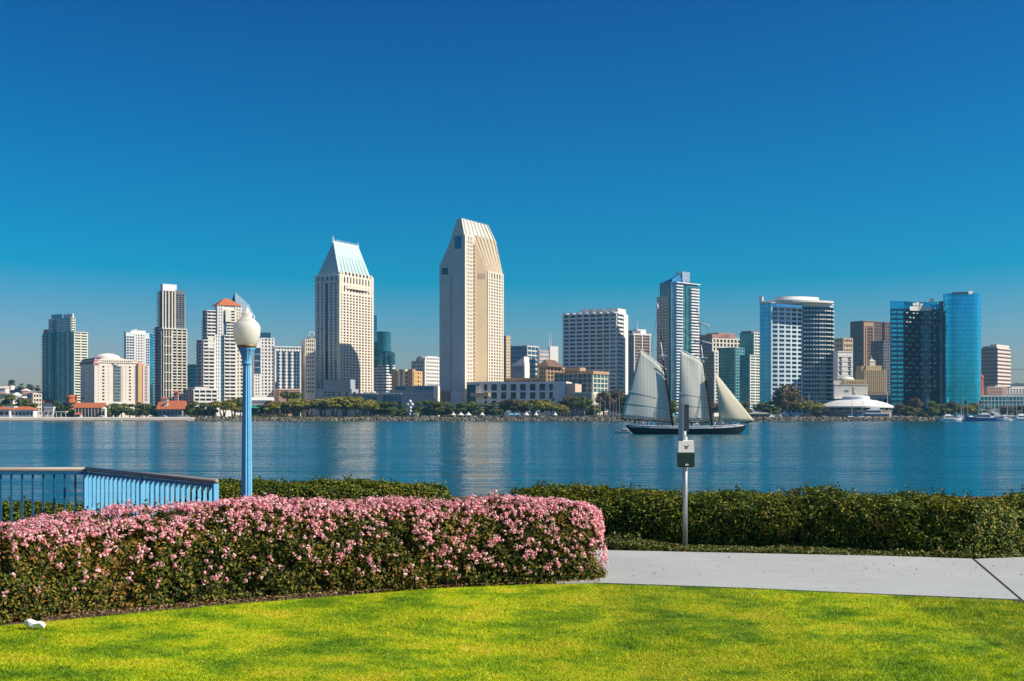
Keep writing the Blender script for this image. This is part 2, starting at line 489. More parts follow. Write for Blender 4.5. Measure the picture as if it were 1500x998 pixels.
l.new(sc_.outputs[0], p.inputs['Base Color']); p.inputs['Roughness'].default_value = .6; p.inputs['Specular IOR Level'].default_value = .25
t = n.new('ShaderNodeBsdfTranslucent'); l.new(sc_.outputs[0], t.inputs['Color'])
mx = n.new('ShaderNodeMixShader'); mx.inputs[0].default_value = .3
l.new(p.outputs[0], mx.inputs[1]); l.new(t.outputs[0], mx.inputs[2]); l.new(mx.outputs[0], n['Material Output'].inputs[0])

lm = MB()
edge_pts = [G(x, y) for x, y in EDGE]
near = [(-14, -20, GZ), (16, -20, GZ)]
for i in range(len(edge_pts) - 1):
    a, b = edge_pts[i], edge_pts[i + 1]
    lm.poly([(a.x, -20, GZ), (b.x, -20, GZ), tuple(b), tuple(a)], 'lawn')
structure(lm.build('lawn'))

rng = np.random.default_rng(11)
NB = 520000
Yb = 7.2 + (15.5 - 7.2) * rng.random(NB) ** 1.15
Xb = (rng.random(NB) * 2 - 1) * (Yb * .47 + .3)
Y2 = rng.uniform(5.5, 15.5, 170000); s2 = np.where(rng.random(170000) < .5, -1, 1); Xb = np.concatenate([Xb, s2 * (Y2 * .45 + rng.random(170000) * 4.5)]); Yb = np.concatenate([Yb, Y2]); NB = len(Xb)
py = HZ + (ZC - GZ) * F / Yb; px = 750 + Xb / Yb * F
keep = py > np.interp(px, EX, EY) + rng.normal(1.0, 1.6, NB)
Xb, Yb = Xb[keep], Yb[keep]; k = len(Xb)
hgt = rng.uniform(.008, .021, k) * (1 + .35 * wob(np.stack([Xb, Yb, Xb * 0], 1), 5, 2.2)); a = rng.uniform(0, 6.28, k); w = rng.uniform(.002, .0042, k)
ln = rng.normal(0, .013, (k, 2))
base = np.stack([Xb, Yb, np.full(k, GZ)], 1)
dx = np.stack([np.cos(a) * w, np.sin(a) * w, np.zeros(k)], 1)
tip = base + np.stack([ln[:, 0], ln[:, 1], hgt], 1)
V = np.stack([base - dx, base + dx, tip], 1).reshape(-1, 3)
go = bpy.data.objects.new('grass', np_mesh('grass', V, np.arange(3 * k).reshape(-1, 3), ['lawn'])); COL.objects.link(go)
tag(go, 'short yellow-green mown grass of the park lawn', 'grass', kind='stuff')

# concrete path, two pours with a dark joint between
PT = GZ + .012
FAR = [(815, 806), (870, 807), (1100, 812), (1300, 816), (1423, 820)]
pm = MB()
nearp = [(815, 856)] + [(x, y + 1.2) for x, y in EDGE if 840 <= x <= 1490]
pts = [G(x, y) for x, y in FAR] + [G(1493, 880)] + [G(x, y) for x, y in reversed(nearp) if x < 1480]
pm.prism([(q.x, q.y) for q in reversed(pts)], GZ - .1, PT, 'concrete')
structure(pm.build('path'))
pm = MB()
pts = [G(1428, 820), G(1510, 816), G(1800, 803), G(2300, 860), G(1800, 897), G(1499, 880.5)]
pm.prism([(q.x, q.y) for q in reversed(pts)], GZ - .1, PT - .004, 'concrete')
structure(pm.build('path'))
pm = MB()
a, b, c, d = G(1421, 818), G(1431, 818), G(1504, 884), G(1488, 884)
pm.poly([(q.x, q.y, GZ + .004) for q in (d, c, b, a)], 'joint')
structure(pm.build('path_joint'))

# ------------------------------------------------------------------ hedges
leaf_mat('hedge_leaf', [(0, (.008, .022, .003)), (.42, (.045, .090, .007)), (.70, (.17, .225, .015)), (.92, (.34, .33, .026)), (1, (.34, .18, .035))], trans=.15, rough=.55, spec=.22, noise=.35, nscale=1.6)
leaf_mat('pink_leaf', [(0, (.010, .022, .004)), (.36, (.045, .070, .008)), (.66, (.15, .16, .014)), (.90, (.28, .21, .028)), (1, (.38, .15, .05))], trans=.18, rough=.55, spec=.22, noise=.35, nscale=1.6)
leaf_mat('low_leaf', [(0, (.03, .06, .01)), (.5, (.09, .13, .015)), (.85, (.20, .22, .03)), (1, (.28, .12, .04))], trans=.2, noise=.3, nscale=2.5)
leaf_mat('petal_pink', [(0, (.80, .22, .30)), (.35, (.92, .42, .48)), (.75, (.96, .60, .60)), (1, (.97, .82, .78))], trans=.3, rough=.6, spec=.2)
leaf_mat('petal_white', [(0, (.75, .72, .66)), (1, (.85, .80, .74))], trans=.25, rough=.6, spec=.2)
leaf_mat('petal_red', [(0, (.50, .08, .03)), (1, (.70, .22, .10))], trans=.25, rough=.6, spec=.2)
wall_mat('twig', (.022, .020, .012), rough=.95, var=.3, scale=8)

class Hedge:
    def __init__(s, foot, width, height, seed, end0=0.0, end1=0.0, lump=.05, power=4.0, hvar=.03):
        P = [Vector((q[0], q[1])) for q in foot]
        # smooth the polyline
        for _ in range(3):
            Q = [P[0]]
            for i in range(len(P) - 1): Q += [P[i] * .75 + P[i + 1] * .25, P[i] * .25 + P[i + 1] * .75]
            P = Q + [P[-1]]
        s.P = np.array([tuple(q) for q in P]); seg = np.linalg.norm(np.diff(s.P, axis=0), axis=1)
        s.cum = np.concatenate([[0], np.cumsum(seg)]); s.L = s.cum[-1]
        s.w, s.h, s.seed, s.e0, s.e1, s.lump, s.pw, s.hv = width, height, seed, end0, end1, lump, power, hvar
        s.drop = .18
        th = np.linspace(0, math.pi, 400); y, z = s.prof(th)
        d = np.concatenate([[0], np.cumsum(np.hypot(np.diff(y), np.diff(z)))]); s.th, s.d = th, d / d[-1]; s.per = d[-1]
    def prof(s, th):
        c, q = np.cos(th), np.sin(th)
        return -np.sign(c) * np.abs(c) ** (2 / s.pw) * s.w / 2, np.abs(q) ** (2 / s.pw) * s.h
    def at(s, S, th, inset=0.0, lump=True):
        x = np.interp(S, s.cum, s.P[:, 0]); y = np.interp(S, s.cum, s.P[:, 1])
        x2 = np.interp(S + .05, s.cum, s.P[:, 0]); y2 = np.interp(S + .05, s.cum, s.P[:, 1])
        x1 = np.interp(S - .05, s.cum, s.P[:, 0]); y1 = np.interp(S - .05, s.cum, s.P[:, 1])
        t = unit(np.stack([x2 - x1, y2 - y1], 1)); nb = np.stack([-t[:, 1], t[:, 0]], 1)   # to the back
        q, z = s.prof(th)
        f = np.ones_like(S)
        if s.e1: k = np.clip((S - (s.L - s.e1)) / s.e1, 0, 1); f = f * np.maximum(1 - k ** 3, .0) ** .4
        if s.e0: k = np.clip((s.e0 - S) / s.e0, 0, 1); f = f * np.maximum(1 - k ** 3, .0) ** .4
        hf = 1 - s.drop * (1 - f)
        base = np.stack([x, y], 1) + nb * (s.w / 2)[..., None] if hasattr(s.w, '__len__') else np.stack([x, y], 1) + nb * (s.w / 2)
        q2 = q * f * (1 - inset / (s.w / 2)); z2 = z * hf * (1 - inset / s.h)
        pos = np.concatenate([base + nb * q2[:, None], (GZ - .01 + z2)[:, None]], 1)
        # outward normal
        e = .03; qa, za = s.prof(np.clip(th - e, 0, math.pi)); qb, zb = s.prof(np.clip(th + e, 0, math.pi))
        tq, tz = (qb - qa) * f, (zb - za); ll = np.hypot(tq, tz) + 1e-9
        nq, nzz = -tz / ll, tq / ll
        nr = np.concatenate([nb * nq[:, None], nzz[:, None]], 1)
        if s.e1: k = np.clip((S - (s.L - s.e1)) / s.e1, 0, 1) ** 2; nr[:, :2] += t * k[:, None] * 1.5
        if s.e0: k = np.clip((s.e0 - S) / s.e0, 0, 1) ** 2; nr[:, :2] -= t * k[:, None] * 1.5
        nr = unit(nr)
        if lump: pos = pos + nr * (s.lump * wob(pos, s.seed, 3.2) )[:, None]; pos[:, 2] += s.hv * wob(pos * np.array([1, 1, 0]), s.seed + 9, 1.1) * np.clip(z / s.h, 0, 1)
        return pos, nr, z / s.h
    def sample(s, rng, n, tmax=.78):
        S = rng.random(n) * s.L
        if s.e1: mk = rng.random(n) < .05; S = np.where(mk, s.L - .3 * rng.random(n) ** 1.6, S)
        th = np.interp(rng.random(n) * tmax, s.d, s.th); return S, th
    def build(s, name, leafmat, nleaf, size, rng, parent=None, depth=.10, sprig=0, core_in=.09):
        S, th = s.sample(rng, nleaf)
        pos, nr, hf = s.at(S, th)
        void = ss(.15, .75, wob(pos, s.seed + 50, 7.5, 4)) * .75 + .0
        dep = rng.random(nleaf) ** 1.6 * depth + void * depth * 1.15
        dep = np.minimum(dep, core_in * .9)
        ext = np.where(rng.random(nleaf) < .06, rng.random(nleaf) * .05, 0)
        pos = pos - nr * dep[:, None] + nr * ext[:, None] + rng.normal(0, .008, pos.shape)
        pos[:, 2] = np.maximum(pos[:, 2], GZ + .012)
        nl = nr + np.array([0, 0, .35])
        v, T = leaf_arrays(rng, pos, nl, np.full(nleaf, size), .48, .55)
        if sprig:
            S2, t2 = rng.random(sprig) * s.L, rng.uniform(.35 * math.pi, .62 * math.pi, sprig)
            p2, n2, _ = s.at(S2, t2)
            reps = 9; up = unit(n2 * .4 + np.array([0, 0, 1]) + rng.normal(0, .25, p2.shape)); hh = rng.uniform(.04, .11, sprig)
            q = np.repeat(p2, reps, 0) + np.repeat(up * hh[:, None], reps, 0) * np.tile(np.linspace(.1, 1, reps), sprig)[:, None] + rng.normal(0, .012, (sprig * reps, 3))
            v2, T2 = leaf_arrays(rng, q, np.repeat(up, reps, 0), np.full(len(q), size), .45, .9)
            T = np.concatenate([T, T2 + len(v)]); v = np.concatenate([v, v2])
        mi = np.zeros(len(T), int)
        # dark woody heart so that the hedge is not see-through
        ns, nt_ = max(int(s.L / .12), 8), 22
        gs, gt = np.meshgrid(np.linspace(0.02, s.L - (.16 if s.e1 else .02), ns), np.linspace(0, math.pi, nt_), indexing='ij')
        pc, _, _ = s.at(gs.ravel(), gt.ravel(), inset=core_in)
        ii = (np.arange(ns - 1)[:, None] * nt_ + np.arange(nt_ - 1)[None]).ravel()
        tr = np.concatenate([np.stack([ii, ii + nt_, ii + nt_ + 1], 1), np.stack([ii, ii + nt_ + 1, ii + 1], 1)])
        T = np.concatenate([T, tr + len(v)]); mi = np.concatenate([mi, np.ones(len(tr), int)]); v = np.concatenate([v, pc])
        o = bpy.data.objects.new(name, np_mesh(name, v, T, [leafmat, 'twig'], mi)); COL.objects.link(o)
        if parent: o.parent = parent
        return o
    def flowers(s, name, mat, n, weight, rng, parent, petals=11, rad=.035, size=.026, lift=.02):
        S, th = s.sample(rng, n * 6)
        pos, nr, hf = s.at(S, th)
        kp = np.flatnonzero(rng.random(len(S)) < weight(pos, hf, S))[:n]
        pos, nr = pos[kp] + nr[kp] * lift, nr[kp]; kk = len(pos)
        up = unit(nr + np.array([0, 0, .8]))
        r = rad * rng.uniform(.5, 1.25, kk)
        d = rng.normal(0, 1, (kk, petals, 3)); d /= np.linalg.norm(d, axis=2, keepdims=True)
        d = d + up[:, None] * .6
        q = (pos[:, None] + d * r[:, None, None] * rng.uniform(.5, 1, (kk, petals, 1))).reshape(-1, 3)
        v, T = leaf_arrays(rng, q, d.reshape(-1, 3), np.full(len(q), size), .8, .35, .1)
        o = bpy.data.objects.new(name, np_mesh(name, v, T, [mat])); COL.objects.link(o); o.parent = parent
        o['kind'] = 'stuff'
        return o

def ss(a, b, x): t = np.clip((x - a) / (b - a), 0, 1); return t * t * (3 - 2 * t)

# the pink flowering hedge along the lawn
rng = np.random.default_rng(3)
foot = [G(-420, 948), G(0, 912), G(300, 884), G(600, 863), G(902, 851)]
H1 = Hedge(foot, 1.15, .772, 21, end1=.62, lump=.075, power=4.2, hvar=.03)
h1 = H1.build('flowering_hedge', 'pink_leaf', 105000, .040, rng, depth=.13, sprig=260, core_in=.12)
tag(h1, 'long waist-high hedge of dark leaves thick with pink blossom beside the lawn', 'hedge')
def w1(pos, hf, S):
    patch = np.clip(wob(pos, 77, 4.0) * .45 + wob(pos, 78, 17.0) * .7 + .5, 0, 1)
    top = ss(.66, .98, hf) * (.09 + .52 * ss(.38, .95, patch))
    fine = np.clip(wob(pos, 79, 23.0) * .8 + .5, 0, 1)
    low = (.19 + .30 * ss(H1.L - 4.5, H1.L - .5, S)) * (.10 + ss(.55, .9, fine)) * 1.5
    return np.clip(top + low * ss(.1, .5, hf), 0, 1)
H1.flowers('blossom', 'petal_pink', 5600, w1, rng, h1, petals=10, rad=.028, size=.023)

# single flower sprays that stand up above the clipped top
for px, py, Yq in ((164, 747, 11.5), (189, 741, 11.6), (172, 752, 11.3), (330, 738, 12.0), (724, 724, 12.9), (690, 730, 12.7), (512, 737, 12.4), (60, 757, 11.2)):
    p1 = np.array([PX(px, Yq), Yq, PZ(py, Yq)]); p0 = p1 - np.array([.02, 0, .22]); g = MB(); g.tube([tuple(p0), tuple((p0 + p1) / 2 + np.array([.01, 0, 0])), tuple(p1)], [.006, .005, .004], 'twig', n=5); st_ = g.build('flower_stalk', h1)
    d = rng.normal(0, 1, (26, 3)); d /= np.linalg.norm(d, axis=1, keepdims=True); q = p1 + d * rng.uniform(.02, .048, (26, 1)); v, T = leaf_arrays(rng, q, d, np.full(26, .028), .8, .3, .1)
    o = bpy.data.objects.new('flower_spray', np_mesh('flower_spray', v, T, ['petal_pink'])); COL.objects.link(o); o.parent = st_
# the dark clipped hedge between path and water
foot = [G(722, 789), G(885, 796), G(1000, 800), G(1150, 804), G(1300, 811), G(1418, 817), G(1500, 813), G(1640, 806), G(1800, 798)]
H2 = Hedge(foot, 1.5, .675, 31, end0=.6, lump=.065, power=4.5, hvar=.03)
h2 = H2.build('hedge', 'hedge_leaf', 105000, .042, rng, depth=.15, sprig=90, core_in=.12)
tag(h2, 'dark clipped green hedge with a few white flowers behind the concrete path', 'hedge')
def w2(pos, hf, S): return (hf < .93) * np.clip((ss(.1, .4, wob(pos, 5, 2.5)) * .9 + .08) * .3, 0, 1)
H2.flowers('blossom', 'petal_white', 70, w2, rng, h2, petals=6, rad=.018, size=.026, lift=.025)
def w3(pos, hf, S): return ss(.8, .95, hf) * np.exp(-((pos[:, 0] / pos[:, 1] * F + 750 - 1165) / 22) ** 2)
H2.flowers('blossom', 'petal_red', 40, w3, rng, h2, petals=9, rad=.03, size=.022)['label'] = 'cluster of reddish new growth'

# low hedge behind the lamp post, and the low strip behind the railing
foot = [Vector((-6.2, 24.4)), Vector((-4.0, 24.6)), Vector((-2.4, 24.8)), Vector((-1.15, 25.0))]
H3 = Hedge(foot, 1.3, .38, 41, end1=2.6, lump=.05, power=3.5)
H3.drop = .8
h3 = H3.build('hedge', 'hedge_leaf', 24000, .05, rng, sprig=40, core_in=.07)
tag(h3, 'low sunlit green hedge behind the lamp post at the water edge', 'hedge')
foot = [Vector((-12.0, 18.9)), Vector((-8.4, 19.0)), Vector((-6.2, 19.0)), Vector((-5.4, 19.2))]
H4 = Hedge(foot, .9, .36, 43, end1=.8, lump=.05, power=3.0)
h4 = H4.build('hedge', 'hedge_leaf', 20000, .05, rng, sprig=40, core_in=.07)
tag(h4, 'low green hedge seen through the blue railing bars', 'hedge')

# ground cover in front of the dark hedge: loose low plants
def cover(pts, n, hmax, seed, name, label):
    rng = np.random.default_rng(seed)
    a = rng.random(n) * (len(pts) - 1); i = np.floor(a).astype(int); f = (a - i)[:, None]
    fr = np.array([tuple(q[0]) for q in pts]); bk = np.array([tuple(q[1]) for q in pts])
    A = fr[i] * (1 - f) + fr[i + 1] * f; B = bk[i] * (1 - f) + bk[i + 1] * f
    q = rng.random(n)[:, None]; P = A * (1 - q) + B * q
    P[:, 2] = GZ + .005 + rng.random(n) ** 1.5 * hmax * np.clip(.55 + .6 * wob(P * np.array([1, 1, 0]), seed, 3.0), .1, 1.2)
    v, T = leaf_arrays(rng, P, np.tile([0, -.2, 1.0], (n, 1)), np.full(n, .045), .5, .6)
    o = bpy.data.objects.new(name, np_mesh(name, v, T, ['low_leaf'])); COL.objects.link(o)
    tag(o, label, 'ground cover', kind='stuff')
cover([(G(860, 806), G(860, 795)), (G(940, 808.5), G(940, 797)), (G(1000, 809.5), G(1000, 799)), (G(1100, 811.5), G(1100, 803)), (G(1230, 814.5), G(1230, 806)), (G(1420, 819), G(1420, 813))], 14000, .10, 8, 'ground_cover', 'low leafy ground cover at the foot of the dark clipped hedge')
cover([(G(868, 806), G(868, 793)), (G(900, 807.5), G(900, 793)), (G(938, 808.5), G(938, 797))], 2600, .26, 9, 'ground_cover', 'clump of bright low plants at the corner of the path')
cover([(G(1418, 819.5), G(1418, 812)), (G(1470, 818.5), G(1470, 811)), (G(1510, 816.5), G(1510, 809)), (G(1640, 811), G(1640, 803))], 3000, .07, 10, 'ground_cover', 'thin low plants along the second slab of the path')
# fallen leaves and mulch along the foot of the pink hedge
leaf_mat('dead_leaf', [(0, (.10, .06, .03)), (.5, (.25, .15, .07)), (.8, (.40, .28, .14)), (1, (.55, .28, .26))], trans=0)
rng = np.random.default_rng(19); n_ = 3200
pxs = rng.uniform(60, 880, n_); pys = np.interp(pxs, EX, EY) + rng.normal(-3, 2.2, n_)
Yq = (ZC - GZ) * F / (pys - HZ); P = np.stack([(pxs - 750) / F * Yq, Yq, np.full(n_, GZ + .012) + rng.random(n_) * .015], 1)
Yq = rng.uniform(7.6, 12.4, 420); P = np.concatenate([P, np.stack([rng.uniform(-.46, .46, 420) * Yq, Yq, np.full(420, GZ + .022)], 1)])
Yq = rng.uniform(13.2, 15.6, 160); P = np.concatenate([P, np.stack([rng.uniform(.07, .44, 160) * Yq, Yq, np.full(160, GZ + .017)], 1)]); n_ = len(P)
kx = 750 + P[:, 0] / P[:, 1] * F; ky = HZ + (ZC - GZ) * F / P[:, 1]; on_path = (kx > 860) & (ky < np.interp(kx, EX, EY)); P[:, 2] = np.where(on_path, np.maximum(P[:, 2], GZ + .018), P[:, 2])
v, T = leaf_arrays(rng, P, np.tile([0, 0, 1.0], (n_, 1)), np.full(n_, .024), .6, .3)
o = bpy.data.objects.new('fallen_leaves', np_mesh('fallen_leaves', v, T, ['dead_leaf'])); COL.objects.link(o)
tag(o, 'dry fallen leaves and petals along the foot of the pink hedge', 'fallen leaves', kind='stuff')

# ------------------------------------------------------------------ lamp post
plain_mat('blue_paint', (.15, .49, .74), rough=.45, var=.16, scale=5)
plain_mat('blue_dark', (.025, .17, .33), rough=.45, var=.07, scale=6)
plain_mat('rail_cap', (.30, .26, .22), rough=.5, var=.2, scale=4)
plain_mat('brass', (.40, .26, .10), rough=.45, metal=.3)
plain_mat('galv', (.52, .53, .52), rough=.42, metal=.5, var=.10, scale=10)
plain_mat('sign_white', (.74, .72, .64), rough=.5)
plain_mat('sign_green', (.008, .038, .028), rough=.5)
plain_mat('sign_dark', (.035, .05, .06), rough=.5)
plain_mat('sign_blue', (.22, .33, .42), rough=.35)
plain_mat('black_ink', (.02, .02, .02), rough=.6)
plain_mat('paper', (.82, .82, .80), rough=.8)
m, nt, n, l, p = new_mat('milk_glass')
p.inputs['Base Color'].default_value = (.97, .92, .77, 1); p.inputs['Roughness'].default_value = .25
p.inputs['Subsurface Weight'].default_value = 1.0; p.inputs['Subsurface Radius'].default_value = (1, 1, .9); p.inputs['Subsurface Scale'].default_value = .22
t = n.new('ShaderNodeBsdfTranslucent'); t.inputs['Color'].default_value = (.99, .98, .90, 1)
mx = n.new('ShaderNodeMixShader'); mx.inputs[0].default_value = .35
l.new(p.outputs[0], mx.inputs[1]); l.new(t.outputs[0], mx.inputs[2]); l.new(mx.outputs[0], n['Material Output'].inputs[0])

YL = 24.0; SL = YL / F
def lz(py): return PZ(py, YL) - GZ
lamp = thing('street_lamp', 'sky blue fluted lamp post with a white acorn globe', 'street lamp', (PX(361.5, YL), YL, GZ))
g = MB(); g.lathe([(r * SL, lz(y)) for y, r in [(507, 13.4), (503.5, 15.6), (498, 17.8), (492, 19.2), (486, 19.9), (480.5, 19.8), (476.5, 18.8), (473.5, 17.0), (471.3, 14.6), (470.4, 12.8)]], 'milk_glass', n=40, cap=False)
globe = g.build('globe', lamp, smooth=True)
g = MB(); g.lathe([(r * SL, lz(y)) for y, r in [(471, 13.6), (470, 13.8), (469, 12.4), (467.4, 10.2), (465.6, 8.4), (463.6, 7.2), (462, 7.4), (460.6, 8.3), (459.2, 8.0), (457.6, 6.0), (456, 4.4), (454.6, 3.6), (453, 3.2), (451.2, 2.0), (449.8, .3)]], 'milk_glass', n=32, cap=False)
g.build('finial', globe, smooth=True)
g = MB(); g.lathe([(r * SL, lz(y)) for y, r in [(509.5, 12.6), (508.4, 13.8), (507.2, 14.4), (506, 14.6), (505.6, 13)]], 'brass', n=32)
g.build('collar', lamp, smooth=True)
g = MB(); g.lathe([(r * SL, lz(y)) for y, r in [(535, 6.2), (533, 7.2), (531.5, 7.2), (530.5, 6.4), (526, 7.0), (521, 8.3), (516, 10.3), (513, 11.8), (511.5, 12.6), (509.6, 12.6)]], 'blue_paint', n=28, star=.05)
g.build('capital', lamp)
g = MB(); g.lathe([(r * SL, lz(y)) for y, r in [(737, 8.0), (700, 7.8), (640, 7.2), (580, 6.4), (534.5, 5.7)]], 'blue_paint', n=24, star=.14)
g.build('shaft', lamp)
g = MB(); g.lathe([(r * SL, lz(y)) for y, r in [(746, 12), (744.5, 12), (744, 9.2), (739, 9.0), (737.5, 9.8), (735.5, 9.8), (734.5, 8.2), (732.5, 8.0)]], 'blue_paint', n=28)
g.build('base', lamp, smooth=False)
g = MB(); g.box(-.06, .06, -.125, -.11, lz(743) , lz(738), 'blue_dark'); g.build('hand_hole_cover', lamp)

# ------------------------------------------------------------------ railing
RT = 4.565                                           # top of the cap rail
A = Vector((PX(126, 17.5), 17.5)); B = Vector((PX(317, 14.35), 14.35)); Cw = Vector((PX(-330, 17.3), 17.3))
fence = thing('railing', 'sky blue metal railing with flat bars and a brown cap rail by the water', 'railing', (A.x, A.y, GZ))
def loc(v, z): return (v.x - A.x, v.y - A.y, z - GZ)
def bar_between(name, P, Q, z0, z1, half, mat, parent=fence):
    t = (Q - P).normalized(); nn = Vector((-t.y, t.x)) * half; g = MB()
    c = [P - nn, Q - nn, Q + nn, P + nn]
    g.hexa([loc(q, z0) for q in c], [loc(q, z1) for q in c], mat); return g.build(name, parent)
for P, Q in ((Cw, A), (A, B)):
    t = (Q - P).normalized()
    bar_between('top_rail', P + t * .03, Q - t * .03, RT - .095, RT - .06, .02, 'blue_dark')
    bar_between('bottom_rail', P + t * .03, Q - t * .03, GZ + .10, GZ + .135, .02, 'blue_dark')
    g = MB(); g.tube([loc(P, RT - .025), loc(Q, RT - .025)], .03, 'rail_cap', n=12); g.build('cap_rail', fence, smooth=True)
def picket(P, t, depth=.055, th=.012, mat='blue_paint', name='picket', z1=RT - .062):
    nn = Vector((-t.y, t.x)) * depth / 2; tt = t * th / 2; g = MB()
    c = [P - tt - nn, P + tt - nn, P + tt + nn, P - tt + nn]
    g.hexa([loc(q, GZ + .06) for q in c], [loc(q, z1) for q in c], mat); g.build(name, fence)
t1 = (B - A).normalized(); n1 = 27; L1 = (B - A).length
for i in range(1, n1): picket(A + t1 * (L1 * i / n1), t1, .042)
t0 = (A - Cw).normalized(); L0 = (A - Cw).length
for i in range(1, int(L0 / .143)): picket(A - t0 * (.143 * i), t0, .012, .028, 'blue_dark')  # left bars turned flat and darker blue to paint in their shade
for q, t in ((A, t1), (B - t1 * .025, t1), (A + t1 * (L1 * .48), t1), (A - t0 * 1.9, t0)):
    picket(q, t, .06, .05, 'blue_paint', 'post', RT - .05)

# ------------------------------------------------------------------ waste-bag post by the path
YS = 16.0
def sz(py): return PZ(py, YS) - GZ
post = thing('sign_post', 'grey metal post with a green and white dog waste box and sign', 'sign post', (PX(1003.5, YS), YS, GZ))
s_ = YS / F
g = MB(); g.tube([(0, 0, -.05), (0, 0, sz(640))], .031, 'galv', n=20); g.build('pole', post, smooth=True)
g = MB(); g.tube([(-.004, .0, sz(642)), (-.004, 0, sz(632))], .018, 'sign_white', n=12); g.build('pole_top', post, smooth=True)
def bev_box(x0, x1, y0, y1, z0, z1, mat, bv):
    g = MB(); i = bv
    g.hexa([(x0 + i, y0 + i, z0), (x1 - i, y0 + i, z0), (x1 - i, y1 - i, z0), (x0 + i, y1 - i, z0)], [(x0, y0, z0 + i), (x1, y0, z0 + i), (x1, y1, z0 + i), (x0, y1, z0 + i)], mat, 'b0123')
    g.hexa([(x0, y0, z0 + i), (x1, y0, z0 + i), (x1, y1, z0 + i), (x0, y1, z0 + i)], [(x0, y0, z1 - i), (x1, y0, z1 - i), (x1, y1, z1 - i), (x0, y1, z1 - i)], mat, '0123')
    g.hexa([(x0, y0, z1 - i), (x1, y0, z1 - i), (x1, y1, z1 - i), (x0, y1, z1 - i)], [(x0 + i, y0 + i, z1), (x1 - i, y0 + i, z1), (x1 - i, y1 - i, z1), (x0 + i, y1 - i, z1)], mat, 't0123')
    return g
X0, X1 = -12.6 * s_, 11.4 * s_
g = bev_box(X0, X1, -.16, -.035, sz(684), sz(662.5), 'sign_green', .012); bx = g.build('bag_box', post)
g = MB(); g.hexa([(X0 + .004, -.155, sz(662.4)), (X1 - .004, -.155, sz(662.4)), (X1 - .004, -.04, sz(662.4)), (X0 + .004, -.04, sz(662.4))], [(X0 + .012, -.12, sz(646)), (X1 - .006, -.12, sz(646)), (X1 - .006, -.045, sz(645)), (X0 + .012, -.045, sz(645))], 'sign_white')
lid = g.build('lid', post)
g = MB(); g.box(-.02, .02, -.166, -.158, sz(681.5), sz(679), 'sign_white'); g.build('bag_slot', bx)
# little walking-dog pictogram on the lid
pg = MB()
def dot(x0, x1, z0, z1):
    k = lambda z: -.1573 + (z - sz(662.4)) / (sz(646) - sz(662.4)) * .035
    pg.hexa([(x0, k(z0), z0), (x1, k(z0), z0), (x1, k(z0) + .004, z0), (x0, k(z0) + .004, z0)], [(x0, k(z1), z1), (x1, k(z1), z1), (x1, k(z1) + .004, z1), (x0, k(z1) + .004, z1)], 'black_ink')
zb = sz(656)
dot(-.018, .014, zb + .010, zb + .022); dot(-.018, -.012, zb - .012, zb + .010); dot(-.006, -.001, zb - .012, zb + .010); dot(.008, .013, zb - .012, zb + .010)
dot(.013, .026, zb + .018, zb + .032); dot(.026, .032, zb + .018, zb + .024); dot(-.026, -.018, zb + .020, zb + .034)
pg.build('dog_symbol', lid)
# the sign plate above, turned almost edge on
sp = MB(); sp.box(-.006, .006, -.15, .15, 0, sz(590) - sz(645), 'sign_blue')
so = sp.build('sign_plate', post); so.location = (-5.5 * s_, .03, sz(645)); so.rotation_euler = (0, 0, R(3))
sp = MB(); sp.box(-.033, .036, -.02, .06, 0, sz(592) - sz(632), 'sign_dark'); so2 = sp.build('sign_bracket', post); so2.location = (1.6 * s_, .03, sz(632.5))

# crumpled paper on the lawn
q = G(50, 922); pr = random.Random(4)
bm = bmesh.new(); bmesh.ops.create_icosphere(bm, subdivisions=2, radius=1)
for v in bm.verts:
    k = 1 + pr.uniform(-.3, .25); v.co = Vector((v.co.x * .082 * k, v.co.y * .05 * k, max(v.co.z * .034 * k + .02 + (.018 if v.co.x < -.2 else 0), 0)))
me = bpy.data.meshes.new('crumpled_paper'); bm.to_mesh(me); bm.free(); me.materials.append(MATS['paper'])
o = bpy.data.objects.new('crumpled_paper', me); COL.objects.link(o); o.location = (q.x, q.y, GZ + .012); o.rotation_euler = (0, 0, R(-12))
tag(o, 'crumpled scrap of white paper lying on the lawn by the hedge', 'paper')

